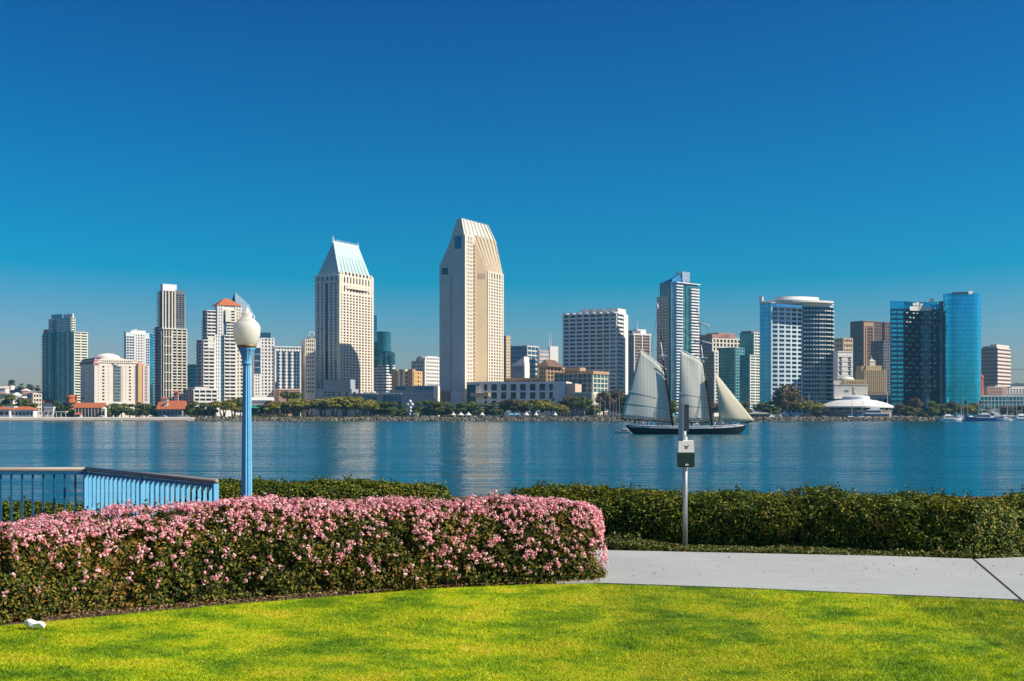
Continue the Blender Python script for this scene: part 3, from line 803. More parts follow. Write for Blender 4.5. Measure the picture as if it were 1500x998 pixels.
# ------------------------------------------------------------------ the city across the water
class Bld:
    """a building with its nearest corner at the origin: local +x runs along its lit side, local +y along its other side"""
    def __init__(s, name, label, xc, Y, th, cat='building', group=None):
        s.C = Vector((PX(xc, Y), Y)); s.c, s.s = math.cos(R(th)), math.sin(R(th)); s.Y = Y
        s.root = thing(name, label, cat, (s.C.x, s.C.y, LZ), R(th), group)
        s.wall = MB(); s.bands = {}; s.single = []; s.parts = []
    def u(s, px, y=0.0):
        k = (px - 750) / F; return (k * (s.C.y + y * s.c) - s.C.x + y * s.s) / (s.c - k * s.s)
    def v(s, px, x=0.0):
        k = (px - 750) / F; return (s.C.x + x * s.c - k * (s.C.y + x * s.s)) / (s.s + k * s.c)
    def z(s, py, x=0.0, y=0.0):
        return PZ(py, s.C.y + x * s.s + y * s.c) - LZ
    def core(s, x0, x1, y0, y1, z0, z1, mat): s.wall.box(x0, x1, y0, y1, z0, z1, mat)
    def part(s, name): g = MB(); s.parts.append((name, g)); return g
    def face(s, poly, z0, z1, nf, bays=0, sp=.42, pw=.4, wall='cream', glass='glass_dark', dp=.5, ds=.4, db=.1, parapet=.25, single=False, key='', pier=None, piermat=None, cap=True, skip_piers=(), blank=None):
        """storeys of glass between spandrels and piers. sp: spandrel share of a storey, pw: pier share of a bay"""
        fh = (z1 - z0) / nf; L = plen(poly)
        for i in range(nf):
            zb = z0 + i * fh
            if sp > 0: s.wall.strip(poly, 0, ds, zb, zb + fh * sp, wall)
            if single and bays:
                for b in range(bays):
                    a0, t = along(poly, L * (b + pw / 2) / bays); a1, _ = along(poly, L * (b + 1 - pw / 2) / bays)
                    g = MB(); g.strip([tuple(a0), tuple(a1)], 0, db, zb + fh * sp, zb + fh, glass, 'f'); s.single.append(g)
            else:
                g = s.bands.setdefault((key, i), MB()); g.strip(poly, 0, db, zb + fh * sp, zb + fh, glass, 'f')
        if parapet: s.wall.strip(poly, 0, ds + .05, z1, z1 + fh * parapet, wall)
        if bays:
            hw = L / bays * pw / 2
            for b in range(bays + 1):
                if b in skip_piers: continue
                S = min(max(L * b / bays, hw), L - hw); s.pier(poly, S, hw, z0, z1, piermat or wall, dp)
    def pier(s, poly, S, hw, z0, z1, mat, dp, g=None):
        p, t = along(poly, S); n = Vector((t.y, -t.x)); g = g or s.wall
        a, b = p - t * hw, p + t * hw
        c = [a, a + n * dp, b + n * dp, b]
        g.hexa([(*q, z0) for q in c], [(*q, z1) for q in c], mat)
    def balcony(s, poly, z0, z1, nf, d=1.4, hpar=.32, slab='white', key='balcony', skip=0):
        fh = (z1 - z0) / nf
        for i in range(skip, nf):
            g = s.part(key); zb = z0 + i * fh
            g.strip(poly, 0, d, zb - .12, zb + .12, slab); g.strip(poly, d - .15, d + .02, zb + .12, zb + fh * hpar, slab)
    def done(s):
        s.wall.build('wall', s.root)
        nb = 0; rest = None
        for k in sorted(s.bands, key=lambda q: (-q[1], q[0])):
            g = s.bands[k]
            if nb < 98: g.build('window_band', s.root); nb += 1
            else:
                rest = rest or MB()
                for f, mi in zip(g.f, g.m): rest.poly([g.v[i] for i in f], g.mats[mi])
        if rest: rest.build('window_glazing', s.root)['kind'] = 'stuff'
        rest = None
        for i, g in enumerate(s.single):
            if i < 98: g.build('window', s.root)
            else:
                rest = rest or MB()
                for f, mi in zip(g.f, g.m): rest.poly([g.v[j] for j in f], g.mats[mi])
        if rest: rest.build('window_glazing', s.root)['kind'] = 'stuff'
        for name, g in s.parts:
            if g.f: g.build(name, s.root)
        return s.root

def LR(b, vl, ur, x0=0.0, y0=0.0): return [(x0, vl), (x0, y0), (ur, y0)]

# ---- teal glass condominium
b = Bld('apartment_tower', 'stepped teal glass apartment tower with pale balcony bands behind the pink-roofed hotel', 108, 1160, 52)
W, D = b.u(128), b.v(63); zt = b.z(487); zu = b.z(466); W2 = b.u(114); ya, yb = b.v(104), b.v(71)
b.core(0, W, 0, D, 0, zt, 'teal_slab'); b.core(.6, W2, ya, yb, zt, zu, 'teal_slab')
b.face([(0, D), (0, 0)], 3, zt, 30, bays=7, sp=.24, pw=.10, wall='teal_slab', glass='glass_teal', dp=.5, ds=.7)
b.face([(0, 0), (W, 0)], 3, zt, 30, bays=2, sp=.46, pw=.12, wall='ivory', glass='glass_green', ds=.9, dp=.6, key='r')
b.face([(.6, yb), (.6, ya)], zt, zu, 6, bays=4, sp=.30, pw=.12, wall='white_cool', glass='glass_teal', ds=.8, key='t')
b.face([(.6, ya), (W2, ya)], zt, zu, 6, bays=2, sp=.44, pw=.12, wall='ivory', glass='glass_green', ds=.8, key='u')
b.pier([(0, D), (0, 0)], D * .36, .5, 0, zu, 'teal_slab', 1.3); b.pier([(0, D), (0, 0)], D * .86, .4, 0, zt, 'white_cool', 1.2)
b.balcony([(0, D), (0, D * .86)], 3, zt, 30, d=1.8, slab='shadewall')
g = b.part('penthouse'); g.box(2, W2 - 1, b.v(90), ya + .5, zu, b.z(459), 'roof_white')
g = b.part('penthouse'); g.box(2.5, W2 - 2, b.v(88) + .4, b.v(72), zu, b.z(458), 'glass_teal')
g = b.part('roof_block'); g.box(.4, W * .6, b.v(70), D, zt, b.z(480), 'orange_trim')
b.done()

# ---- hotel with pink corner roofs
b = Bld('hotel', 'cream hotel block with pink corner roofs and shallow pyramid roof on top', 138, 968, 35)
W, D = b.u(201), b.v(118); zt = b.z(527); h0 = b.z(589)
b.core(0, W, 0, D, 0, zt, 'embassy')
rows, z0, z1 = 11, b.z(589), b.z(536)
ua, ub = b.u(164), b.u(179)
b.face([(0, 0), (ua, 0)], z0, z1, rows, bays=3, sp=.50, pw=.62, wall='embassy', single=True, dp=.42, glass='glass_black')
b.face([(ub, 0), (W, 0)], z0, z1, rows, bays=3, sp=.50, pw=.62, wall='embassy', single=True, dp=.42, glass='glass_black')
b.face([(ua + 1.2, 0), (ub - 1.2, 0)], z0, z1, rows, bays=4, sp=.22, pw=.08, wall='greywall', glass='glass_green', ds=.25, parapet=0, key='atrium')
b.core(0, W, -.42, 0, 0, z0, 'embassy'); b.core(0, W, -.42, 0, z1, b.z(531), 'embassy')
b.wall.strip([(0, 0), (W, 0)], 0, 1.0, b.z(531), b.z(530.2), 'embassy'); b.wall.strip([(0, 0), (W, 0)], 0, .42, b.z(527.6), zt, 'embassy')
b.face([(6, 0), (W - 3, 0)], b.z(530.2), b.z(527.6), 1, bays=15, sp=.1, pw=.45, wall='embassy', glass='glass_black', parapet=0, key='attic')
g = b.part('sign_arch'); g.tube([(b.u(164 + i * 1.5), -.75, b.z(531 + 3.6 * math.sin(math.pi * i / 7))) for i in range(8)], .35, 'mid_grey', n=6)
for i in range(10):
    g = b.part('window'); zz = z0 + (z1 - z0) * (i + .3) / 10
    g.strip([(0, D * .62), (0, D * .38)], 0, .08, zz, zz + 2.2, 'glass_teal', 'fe')
# side bays: orange fin and pinkish end wing
x1, x2 = b.u(201.5), b.u(207.5); x3 = b.u(217, 0)
b.core(W, x2, -2.2, D * .8, 0, b.z(531), 'orange_wall')
b.core(x2, x3, -2.6, D * .8, 0, b.z(534), 'pink_wall')
for i in range(11):
    g = b.part('window'); zz = z0 + (z1 - z0) * (i + .4) / 11; xm = (x2 + x3) / 2
    g.box(xm - .9, xm + .9, -2.68, -2.5, zz, zz + 1.9, 'mid_grey')
g = b.part('roof'); g.hip(-.5, b.u(144), -.8, D, b.z(533), b.z(524), 'pinkroof', over=.6); g.box(-.8, b.u(144), -.7, D, b.z(535), b.z(533), 'ivory')
g = b.part('roof'); g.hip(x1 - 4, x3 - 3, 0, D * .8, b.z(533), b.z(526), 'pinkroof', over=.4)
ux0, ux1 = b.u(139.5), b.u(196)
g = b.part('roof'); g.hip(4, W - 3, 3, D - 1, zt, b.z(520.5, 0, D / 2), 'pink_wall', inset=12)
g = b.part('roof_dome'); g.lathe([(9.6, b.z(524.5, 0, 10)), (9.4, b.z(521.8, 0, 10)), (7.5, b.z(519.4, 0, 10)), (4.5, b.z(517.4, 0, 10)), (.5, b.z(516.4, 0, 10))], 'roof_white', n=28, cx=W * .47, cy=D * .5)
g = b.part('entrance_canopy'); g.box(b.u(160), b.u(180), -9, -.5, 4.5, 5.6, 'roof_white')
for q in (b.u(161), b.u(179)): g.box(q - .4, q + .4, -8.6, -7.8, 0, 4.5, 'roof_white')
b.done()

# ---- white and cyan tower behind it
b = Bld('apartment_tower', 'white apartment tower with a cyan glass edge behind the pink-roofed hotel', 184.5, 1330, 34)
W, D = b.u(224), b.v(182); zt = b.z(487)
b.core(0, W, 0, D, 0, zt, 'white_cool')
xs_ = [b.u(q) for q in (184.8, 197, 213, 219)]
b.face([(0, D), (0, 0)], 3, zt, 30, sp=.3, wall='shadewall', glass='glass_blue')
b.face([(xs_[0], 0), (xs_[1], 0)], 3, zt - 4, 29, bays=3, sp=.36, pw=.2, wall='white_cool', glass='glass_dark', key='a')
b.face([(xs_[1], 0), (xs_[2], 0)], 3, zt - 2, 30, bays=4, sp=.5, pw=.5, wall='white', glass='glass_blue', key='b')
b.face([(xs_[2], 0), (xs_[3], 0)], 3, zt - 6, 29, bays=2, sp=.3, pw=.2, wall='white_cool', glass='glass_blue', key='c')
b.face([(xs_[3], 0), (W, 0)], 3, zt - 1, 30, sp=.12, wall='glass_cyan', glass='glass_cyan', key='d')
g = b.part('penthouse'); g.box(W * .2, W * .75, 2, D - 2, zt, b.z(483.5), 'roof_white'); g.box(W * .3, W * .45, 2.5, D - 4, b.z(483.5), b.z(482), 'roof_white')
b.done()

# ---- slender dark tower
b = Bld('apartment_tower', 'slender dark apartment tower with ivory vertical fins and white roof box', 237, 1110, 40)
W, D = b.u(273), b.v(226.5); zt = b.z(426); zm = b.z(482); W1 = b.u(257)
b.core(0, W, 0, D * .55, 0, zm, 'concrete_dark'); b.core(.5, W - 1.5, 1, D * .5, zm, zt, 'concrete_dark')
b.core(.3, W * .6, D * .5, D, 0, b.z(478), 'concrete_dark')
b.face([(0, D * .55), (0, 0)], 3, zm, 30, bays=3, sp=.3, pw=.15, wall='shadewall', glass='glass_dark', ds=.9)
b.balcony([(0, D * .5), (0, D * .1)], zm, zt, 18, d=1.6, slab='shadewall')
b.balcony([(.3, D), (.3, D * .58)], 4, b.z(478), 30, d=1.8, slab='shadewall')
b.face([(.5, 1), (W1, 1)], zm, zt, 18, bays=4, sp=.16, pw=.3, wall='mid_grey', glass='glass_black', piermat='ivory', dp=1.3, key='f')
b.face([(W1 + .5, 1), (W - 1.5, 1)], zm, b.z(430), 17, bays=3, sp=.3, pw=.15, wall='greydark', glass='glass_dark', key='g')
xa, xb, xc_ = b.u(238.5), b.u(251), b.u(254)
b.face([(xa, 0), (xb, 0)], 0, zm, 30, bays=3, sp=.14, pw=.22, wall='mid_grey', glass='glass_black', piermat='ivory', dp=1.2, key='h')
b.face([(xb, 0), (W, 0)], 0, zm, 30, bays=3, sp=.34, pw=.16, wall='ivory', glass='glass_black', dp=1.4, ds=1.0, key='i')
for py in range(494, 586, 13): b.wall.strip([(xa, 0), (W, 0)], 1.2, 1.5, b.z(py), b.z(py - 1), 'ivory')
b.wall.strip([(0, 0), (W, 0)], 0, 1.8, zm, b.z(480.5), 'ivory'); b.wall.strip([(.5, 1), (W1, 1)], 0, 1.6, zt, b.z(424.5), 'ivory')
g = b.part('roof_box'); g.box(b.u(239.5), b.u(260), 1.4, D * .45, zt, b.z(415.5), 'white_cool')
g = b.part('penthouse'); g.box(W1, W - 1.5, .4, D * .45, b.z(430), b.z(423.5), 'concrete_dark')
b.balcony([(W, 0), (W, D * .45)], 4, zm, 30, d=1.2, slab='ivory')
b.balcony([(W - 1.5, 1), (W - 1.5, D * .45)], zm, b.z(432), 17, d=1.3, slab='ivory')
b.done()

# ---- teal sliver between
b = Bld('office_building', 'plain teal glass block between the dark slender tower and white stepped tower', 288, 1250, 70)
W, D = b.u(291), b.v(271); zt = b.z(535)
b.core(0, W, 0, D, 0, zt, 'teal_slab'); b.face([(0, D), (0, 0)], 3, zt, 14, bays=8, sp=.12, pw=.08, wall='teal_slab', glass='glass_teal', ds=.15, dp=.15)
b.done()

# ---- white stepped condominium with the red roof
b = Bld('apartment_tower', 'white stepped apartment tower with an orange-red pyramid roof', 297, 985, 32)
W, D = b.u(362), b.v(289); z1, z2, z3 = b.z(499), b.z(455), b.z(446); yb2 = 3.0
b.core(0, W, 0, D, 0, z1, 'white'); x2a, x2b = b.u(303, 3), b.u(357, 3)
b.core(x2a, x2b, yb2, D - 2, z1, z2, 'white'); x3a, x3b = b.u(320, 1.5), b.u(352, 1.5); b.core(x3a, x3b, 1.5, D - 3, z1 - 8, z3, 'white')
n1 = 18; z0 = b.z(592)
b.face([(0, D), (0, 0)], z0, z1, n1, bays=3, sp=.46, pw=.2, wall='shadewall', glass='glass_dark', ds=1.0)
q = [b.u(p) for p in (297.5, 314, 323, 328, 345, 350, 362)]
b.face([(q[0], 0), (q[1], 0)], z0, z1, n1, bays=2, sp=.44, pw=.10, wall='white', glass='glass_black', ds=1.3, dp=.8, key='a')
b.face([(q[1], 0), (q[2], 0)], z0, z1 + 4, n1 + 1, bays=2, sp=.45, pw=.5, wall='white', glass='glass_black', key='b')
b.face([(q[2], 0), (q[3], 0)], z0, z1 + 4, n1 + 1, sp=.15, wall='teal_slab', glass='glass_blue', key='c', ds=.2)
b.face([(q[3], 0), (q[4], 0)], z0, z1 + 4, n1 + 1, bays=2, sp=.44, pw=.08, wall='white', glass='glass_black', ds=1.3, dp=.8, key='d')
b.face([(q[4], 0), (q[6], 0)], z0, z1 + 2, n1, bays=3, sp=.46, pw=.45, wall='ivory', glass='glass_black', key='e')
n2 = 8
r = [b.u(p, 3) for p in (303, 317, 324, 329, 344, 350, 357)]
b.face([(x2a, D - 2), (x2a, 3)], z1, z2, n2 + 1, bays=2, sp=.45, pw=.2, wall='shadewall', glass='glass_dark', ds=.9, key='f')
b.face([(r[0], 3), (r[1], 3)], z1, z2, n2 + 1, bays=2, sp=.44, pw=.08, wall='white', glass='glass_black', ds=1.1, key='g')
r2 = [b.u(p, 1.5) for p in (318, 327, 331, 344, 354)]
b.face([(r2[0], 1.5), (r2[1], 1.5)], z1 + 4, z3, n2 + 2, bays=2, sp=.45, pw=.45, wall='white', glass='glass_black', key='h')
b.face([(r2[1], 1.5), (r2[2], 1.5)], z1 + 4, z3 - 8, n2, sp=.15, wall='teal_slab', glass='glass_blue', ds=.2, key='i')
b.face([(r2[2], 1.5), (r2[3], 1.5)], z1 + 4, z3 - 4, n2 + 1, bays=2, sp=.44, pw=.08, wall='white', glass='glass_black', ds=1.1, key='j')
b.face([(r2[3], 1.5), (r2[4], 1.5)], z1 + 4, z3, n2 + 2, bays=2, sp=.46, pw=.5, wall='ivory', glass='glass_black', key='k')
g = b.part('roof'); g.hip(x3a, x3b, 1.5, 1.5 + (x3b - x3a) * .8, z3 + .2, b.z(436.5, 12, 8), 'tile_orange', over=1.0)
g = b.part('corner_turret'); g.box(b.u(330, .6), b.u(338, .6), -.4, 1.2, b.z(470), b.z(452), 'ivory')
g = b.part('corner_turret'); g.box(b.u(304), b.u(312), -1.2, 1.2, z1 - 6, b.z(494), 'ivory')
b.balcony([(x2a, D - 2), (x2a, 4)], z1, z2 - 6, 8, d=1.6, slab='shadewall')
b.done()

b = Bld('apartment_building', 'low white apartment block with balcony bands at the foot of the stepped tower', 283, 948, 32)
W, D = b.u(318), b.v(270); zt = b.z(572)
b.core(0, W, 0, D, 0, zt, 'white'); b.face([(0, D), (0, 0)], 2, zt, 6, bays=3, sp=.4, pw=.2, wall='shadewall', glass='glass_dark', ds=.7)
b.face([(0, 0), (W, 0)], 2, zt, 6, bays=4, sp=.44, pw=.14, wall='white', glass='glass_black', ds=1.0, dp=1.1, key='r')
g = b.part('roof_terrace'); g.box(2, W * .7, 2, D - 2, zt, zt + 2.6, 'pale')
b.done()

# ---- tower with the glass pyramid crown
b = Bld('office_tower', 'pale office tower with a faceted glass pyramid crown behind the red-roofed tower', 346, 1330, 42)
W, D = b.u(373), b.v(331); zt = b.z(462)
b.core(0, W, 0, D, 0, zt, 'white_cool'); b.face(LR(b, D, W), 4, zt, 30, bays=10, sp=.4, pw=.3, wall='white_cool', glass='glass_blue')
g = b.part('crown'); za, zb_ = b.z(428.5, 4, D * .5), b.z(446, W * .9, D * .4)
A_, B_ = (W * .06, D * .25, za), (W * .9, D * .4, zb_)
g.poly([(0, D, zt), (0, 0, zt), A_], 'glass_navy'); g.poly([(0, 0, zt), (W, 0, zt), B_, A_], 'glass_pale'); g.poly([(W, 0, zt), (W, D, zt), B_], 'glass_navy'); g.poly([(W, D, zt), (0, D, zt), A_, B_], 'glass_pale')
b.done()

# ---- white grid hotel with the blue glass stair, and its neighbours
b = Bld('hotel', 'white gridded hotel block with a blue glass panel behind the lamp globe', 372, 1018, 25)
W, D = b.u(402), b.v(368.5); zt = b.z(496); xg = b.u(381.5)
b.core(0, W, 0, D, 0, zt, 'white'); z0 = b.z(581)
b.face([(0, 0), (xg, 0)], z0, b.z(549), 7, bays=2, sp=.46, pw=.42, wall='white', single=True)
b.face([(xg, 0), (W, 0)], z0, zt, 17, bays=4, sp=.46, pw=.42, wall='white', single=True)
g = b.part('glass_panel'); g.box(.3, xg - .2, -.5, 1, b.z(548), b.z(509.5), 'glass_blue')
for k in range(1, 4): g.box(.3, xg - .2, -.62, -.5, b.z(548 - k * 9.6), b.z(547.5 - k * 9.6), 'white_cool')
b.core(0, xg, -.4, 0, b.z(509.5), zt, 'white'); b.core(0, W, -.45, 0, 0, z0, 'pale')
g = b.part('roof_box'); g.box(xg - 1, W * .86, 3, D + 8, zt, b.z(486.5), 'glass_blue')
b.done()
b = Bld('office_building', 'broad pale office block with blue window strips beside the white gridded hotel', 402.5, 1024, 24)
W, D = b.u(441), 30; zt = b.z(509)
b.core(0, W, 0, D, 0, zt, 'white'); z0 = b.z(577)
b.face([(0, 0), (W, 0)], z0, zt, 14, bays=9, sp=.46, pw=.46, wall='white', glass='glass_navy')
for k in (1, 3, 5, 7, 8): 
    g = b.part('glass_strip'); xx = W * k / 9; g.box(xx - .9, xx + .9, -.62, -.4, z0, zt - 3, 'glass_blue')
g = b.part('glass_strip'); g.box(.2, W * .11, -.7, -.4, b.z(574), b.z(560), 'glass_blue')
g = b.part('cornice'); g.box(-.3, W + .3, -1.0, 1, zt, b.z(507.2), 'white_cool')
g = b.part('podium'); g.box(0, W * .8, -14, -.7, 0, b.z(572), 'terracotta'); g.box(-.3, W * .8 + .3, -14.4, -.7, b.z(572), b.z(570), 'peach')
b.done()
b = Bld('office_building', 'narrow beige office block at the edge of the green-roofed hotel tower', 447, 1040, 24)
W, D = b.u(462), b.v(441); zt = b.z(498); z0 = b.z(578)
b.core(0, W, 0, D, 0, zt, 'cream'); b.face([(0, 0), (W, 0)], z0, zt, 13, bays=5, sp=.44, pw=.4, wall='cream', single=True)
b.core(0, W, -.4, 0, 0, z0, 'cream')
g = b.part('roof_block'); g.box(b.u(454), W, 2, D, zt, b.z(494), 'terracotta')
g = b.part('roof_ring'); g.tube([(b.u(458) + 2.2 * math.cos(a), 3, b.z(493.5) + 2.2 + 2.2 * math.sin(a)) for a in np.linspace(-.3, 3.5, 10)], .35, 'roof_white', n=6)
b.done()

# ---- first slab hotel tower, verdigris roof
b = Bld('hotel_tower', 'cream slab hotel tower with a steep pale green ridged roof', 497, 1060, 62)
W, D = b.u(546), b.v(462.5); zt = b.z(401.5)
b.core(0, W, 0, D, 0, zt, 'cream'); z0 = b.z(579); z1 = b.z(414)
nf = 38
b.face([(0, D), (0, D * .58)], z0, z1, nf, bays=2, sp=.34, pw=.42, wall='pale', glass='glass_blue')  # this side's duller tone than the sunlit cream has shade painted in
b.face([(0, D * .58), (0, D * .46)], z0, z1, nf, sp=.16, wall='glass_navy', glass='glass_navy', ds=.05, parapet=0)
b.face([(0, D * .46), (0, 0)], z0, z1, nf, bays=2, sp=.34, pw=.40, wall='pale', glass='glass_blue')
b.face([(0, 0), (W, 0)], z0, b.z(430), nf - 3, bays=11, sp=.42, pw=.44, wall='cream', glass='glass_brown', ds=.5, dp=.55, key='r', parapet=0)
# top storeys
b.face([(0, D), (0, 0)], b.z(412), b.z(404), 1, bays=5, sp=.2, pw=.45, wall='pale', glass='glass_blue', parapet=.3, key='ta')
b.face([(0, 0), (W, 0)], b.z(430), b.z(404), 2, bays=11, sp=.3, pw=.6, wall='cream', glass='glass_dark', parapet=.1, key='tb')
b.wall.strip([(0, D), (0, 0)], 0, .6, z1, b.z(412), 'pale')
b.face([(1, .2), (W - 1, .2)], b.z(403), zt + 2.5, 1, bays=9, sp=.05, pw=.5, wall='cream', glass='glass_dark', parapet=.1, key='tc')
ra, rb = b.u(506), b.u(540)
g = b.part('ledge'); pl = [(ra + (rb - ra) * k / 12, -1.0 - 1.7 * math.sin(math.pi * k / 12)) for k in range(13)]
g.prism(pl + [(rb, 0), (ra, 0)], b.z(421.5), b.z(418.5), 'cream')
b.core(-.6, 1.8, -.6, 1.8, 0, b.z(403), 'cream'); b.core(W - 2, W + .5, -.6, 3, 0, b.z(399), 'cream'); b.core(-.7, 1.6, D - 1.6, D + .2, 0, b.z(402), 'pale')
b.wall.strip([(0, D), (0, 0)], 0, 1.1, b.z(403.2), b.z(402.2), 'white_cool')
g = b.part('roof'); zr = b.z(352.5, 0, D / 2); r0, r1 = b.u(488.2, D / 2), b.u(525, D / 2)
e = 1.0
vs = [(e, e, zt), (W - e, e, zt), (W - e, D - e, zt), (e, D - e, zt), (r0, D / 2, zr), (r1, D / 2, zr)]
g.raw(vs, [(0, 1, 5, 4), (1, 2, 5), (2, 3, 4, 5), (3, 0, 4)], 'verdigris')
g = b.part('roof_rib')
for k in range(1, 9):      # ribs on the lower half of the sunlit slope
    f = k / 9; p0 = Vector((e + (W - 2 * e) * f, e, zt)); p1 = Vector((r0 + (r1 - r0) * f, D / 2, zr)); q0, q1 = p0.lerp(p1, .04), p0.lerp(p1, .58)
    g = b.part('roof_rib'); g.tube([q0 + Vector((0, -.3, .2)), q1 + Vector((0, -.1, .1))], [.75, .35], 'verdigris', n=4)
g = b.part('ridge_cresting'); g.box(r0, r1, D / 2 - .3, D / 2 + .3, zr - .6, zr + .5, 'white_cool')
for k in range(14): xx = r0 + (r1 - r0) * (k + .5) / 14; g.box(xx - .25, xx + .25, D / 2 - .2, D / 2 + .2, zr + .5, zr + 2.2, 'white_cool')
for xx, hh in ((r0 + .2, 5.0), (r0 - .9, 4.2), (r1, 4.2)): 
    g = b.part('spire'); g.tube([(xx, D / 2, zr - 1), (xx, D / 2, zr + hh)], [.4, .15], 'white_cool', n=6)
b.done()

# ---- green glass residential towers
b = Bld('apartment_tower', 'stepped green glass tower with rounded tops between the two slab hotels', 566, 1260, 50)
W, D = b.u(578), b.v(545); zt = b.z(517)
b.core(0, W, 0, D, 0, zt, 'white'); zm = b.z(536)
b.face(LR(b, D, W), 3, zm, 16, bays=4, sp=.5, pw=.06, wall='white', glass='glass_dark', ds=.8)
b.face(LR(b, D, W), zm, zt, 4, bays=6, sp=.1, pw=.1, wall='glass_green', glass='glass_green', ds=.2, parapet=.1, key='g')
g = b.part('glass_drum'); g.lathe([(7.5, zm), (7.5, b.z(488)), (6.2, b.z(485)), (1, b.z(484.5))], 'glass_teal', n=20, cx=7, cy=D * .55)
g = b.part('glass_drum'); g.lathe([(5.6, zm), (5.6, b.z(503)), (4.6, b.z(501))], 'glass_teal', n=16, cx=2, cy=D * .82)
g = b.part('glass_drum'); g.lathe([(5.2, b.z(548)), (6.2, b.z(517)), (5, b.z(514.5))], 'glass_blue', n=16, cx=W - 6, cy=4)
b.core(2, 11, D * .3, D * .62, zt, b.z(505), 'white')
b.done()
b = Bld('apartment_tower', 'narrow cyan glass tower rising behind the slab hotel with the green roof', 552, 1420, 60)
W, D = b.u(553.5), b.v(541); zt = b.z(463)
b.core(0, W, 0, D, 0, zt, 'teal_slab'); b.face(LR(b, D, W), 3, zt, 34, bays=5, sp=.2, pw=.1, wall='teal_slab', glass='glass_sky', ds=.2, dp=.2)
b.done()

# ---- orange apartment block and stepped white offices
b = Bld('apartment_building', 'low orange and beige apartment block in front of the stepped white offices', 606, 1110, 68)
W, D = b.u(618), b.v(576); zt = b.z(545)
b.core(0, W, 0, D, 0, zt, 'orange_trim'); b.face([(0, D), (0, 0)], 0, zt, 11, bays=5, sp=.35, pw=.5, wall='cream', glass='glass_brown')
b.face([(0, 0), (W, 0)], 0, zt, 11, bays=3, sp=.4, pw=.5, wall='orange_wall', glass='glass_brown', key='r')
for k, c_ in ((.93, 'brown_light'), (.62, 'cream'), (.5, 'cream'), (.15, 'orange_trim')): g = b.part('stair_tower'); g.box(-1.2, 5, D * k - 2.4, D * k + 2.4, 0, b.z(541), c_)
b.done()
b = Bld('office_building', 'white gridded office block with stepped roof and round arch on top', 622, 1180, 58)
W, D = b.u(645), b.v(603); zt = b.z(530)
b.core(0, W, 0, D, 0, zt, 'white'); z0 = b.z(578)
b.face([(0, D), (0, 0)], z0, zt, 9, bays=5, sp=.5, pw=.3, wall='pale', glass='glass_blue')
b.face([(0, 0), (W, 0)], z0, b.z(524), 10, bays=8, sp=.46, pw=.42, wall='white', glass='glass_black', key='r')
b.core(0, W, 0, D * .5, zt, b.z(524), 'white'); b.core(W * .3, W, 2, D * .4, b.z(524), b.z(521.5), 'white')
g = b.part('roof_arch'); pts = [(D * .55 * math.cos(a) * .55 , D * .5 * math.sin(a)) for a in np.linspace(0, math.pi, 12)]
g.raw([(1, D * .42 + p[0], zt + p[1] * .7) for p in pts] + [(6, D * .42 + p[0], zt + p[1] * .7) for p in pts], [(i, i + 1, 13 + i, 12 + i) for i in range(11)] + [tuple(range(12))], 'mid_grey')
b.done()

# ---- hotel podium
b = Bld('hotel_podium', 'long shade-grey hotel podium with two arched glass windows between the slab towers', 641, 985, 74, cat='building')
W, D = b.u(643.5), b.v(463); y1 = b.v(515)
b.core(0, W, 0, D, 0, b.z(580), 'shadewall')  # front walls carry shade in their grey; the sunlit end stays ivory
ya = b.v(578); b.core(.3, W, 0, ya, b.z(580), b.z(565), 'shadewall'); b.core(.2, W + 10, y1, D - 1, b.z(580), b.z(570, 0, y1), 'shadewall')
b.core(.5, W + 6, b.v(513), b.v(474), b.z(572, 0, y1), b.z(556, 0, y1), 'shadewall'); b.core(.4, W, ya, y1, b.z(580), b.z(576, 0, ya), 'shadewall')
b.core(-.4, W + .3, -.4, 3.2, 0, b.z(566), 'ivory')
for px in (580.5, 584, 588, 592, 611, 617, 622, 626, 629, 633):
    g = b.part('window'); q = b.v(px); g.box(-.12, .2, q - .9, q + .9, b.z(571), b.z(567), 'glass_blue')
for px in (476, 482, 488, 497, 508, 519):
    g = b.part('window'); q = b.v(px); g.box(-.12, .2, q - 1, q + 1, b.z(571, 0, q) - 4.5, b.z(566, 0, q) - 4.5, 'glass_navy')
for pa, pb in ((530, 553), (561, 588)):
    qa, qb = b.v(pa), b.v(pb); g = b.part('arched_window'); n_ = 10
    pts = [(qa + (qb - qa) * k / n_, b.z(579.5) + 1.3 * math.sin(math.pi * k / n_)) for k in range(n_ + 1)]
    g.poly([(-.25, p[0], p[1]) for p in pts] + [(-.25, qb, 0), (-.25, qa, 0)], 'glass_blue')
    for k in range(0, n_ + 1, 2): g.box(-.4, -.25, pts[k][0] - .12, pts[k][0] + .12, 0, pts[k][1], 'shadewall')
    for k in range(1, 5): g.box(-.4, -.25, qb, qa, k * 4.2, k * 4.2 + .25, 'shadewall')
    b.wall.box(-1.6, 0, qb - .4, qa + .4, b.z(577.6), b.z(576.4), 'pale')
b.wall.strip([(0, D), (0, 0)], 0, .5, b.z(577, 0, D / 2), b.z(576, 0, D / 2), 'pale')
for k, px in enumerate((536, 545, 570)):
    q = b.v(px); g = b.part('roof_planter'); g.lathe([(2.2, b.z(576.5, 0, q)), (2.8, b.z(575, 0, q)), (1.6, b.z(573.5, 0, q)), (.2, b.z(572.5, 0, q))], 'pale', n=8, cx=2, cy=q)
b.done()

# ---- second, taller slab hotel tower
b = Bld('hotel_tower', 'tallest cream slab hotel tower with chamfered top and sloping ribbed roof', 680, 1010, 62)
D = b.v(661.5); zc_ = b.z(343.5); W = b.u(727); u2 = b.u(694); z0 = b.z(574)
b.core(0, W, 0, D, 0, zc_, 'cream')
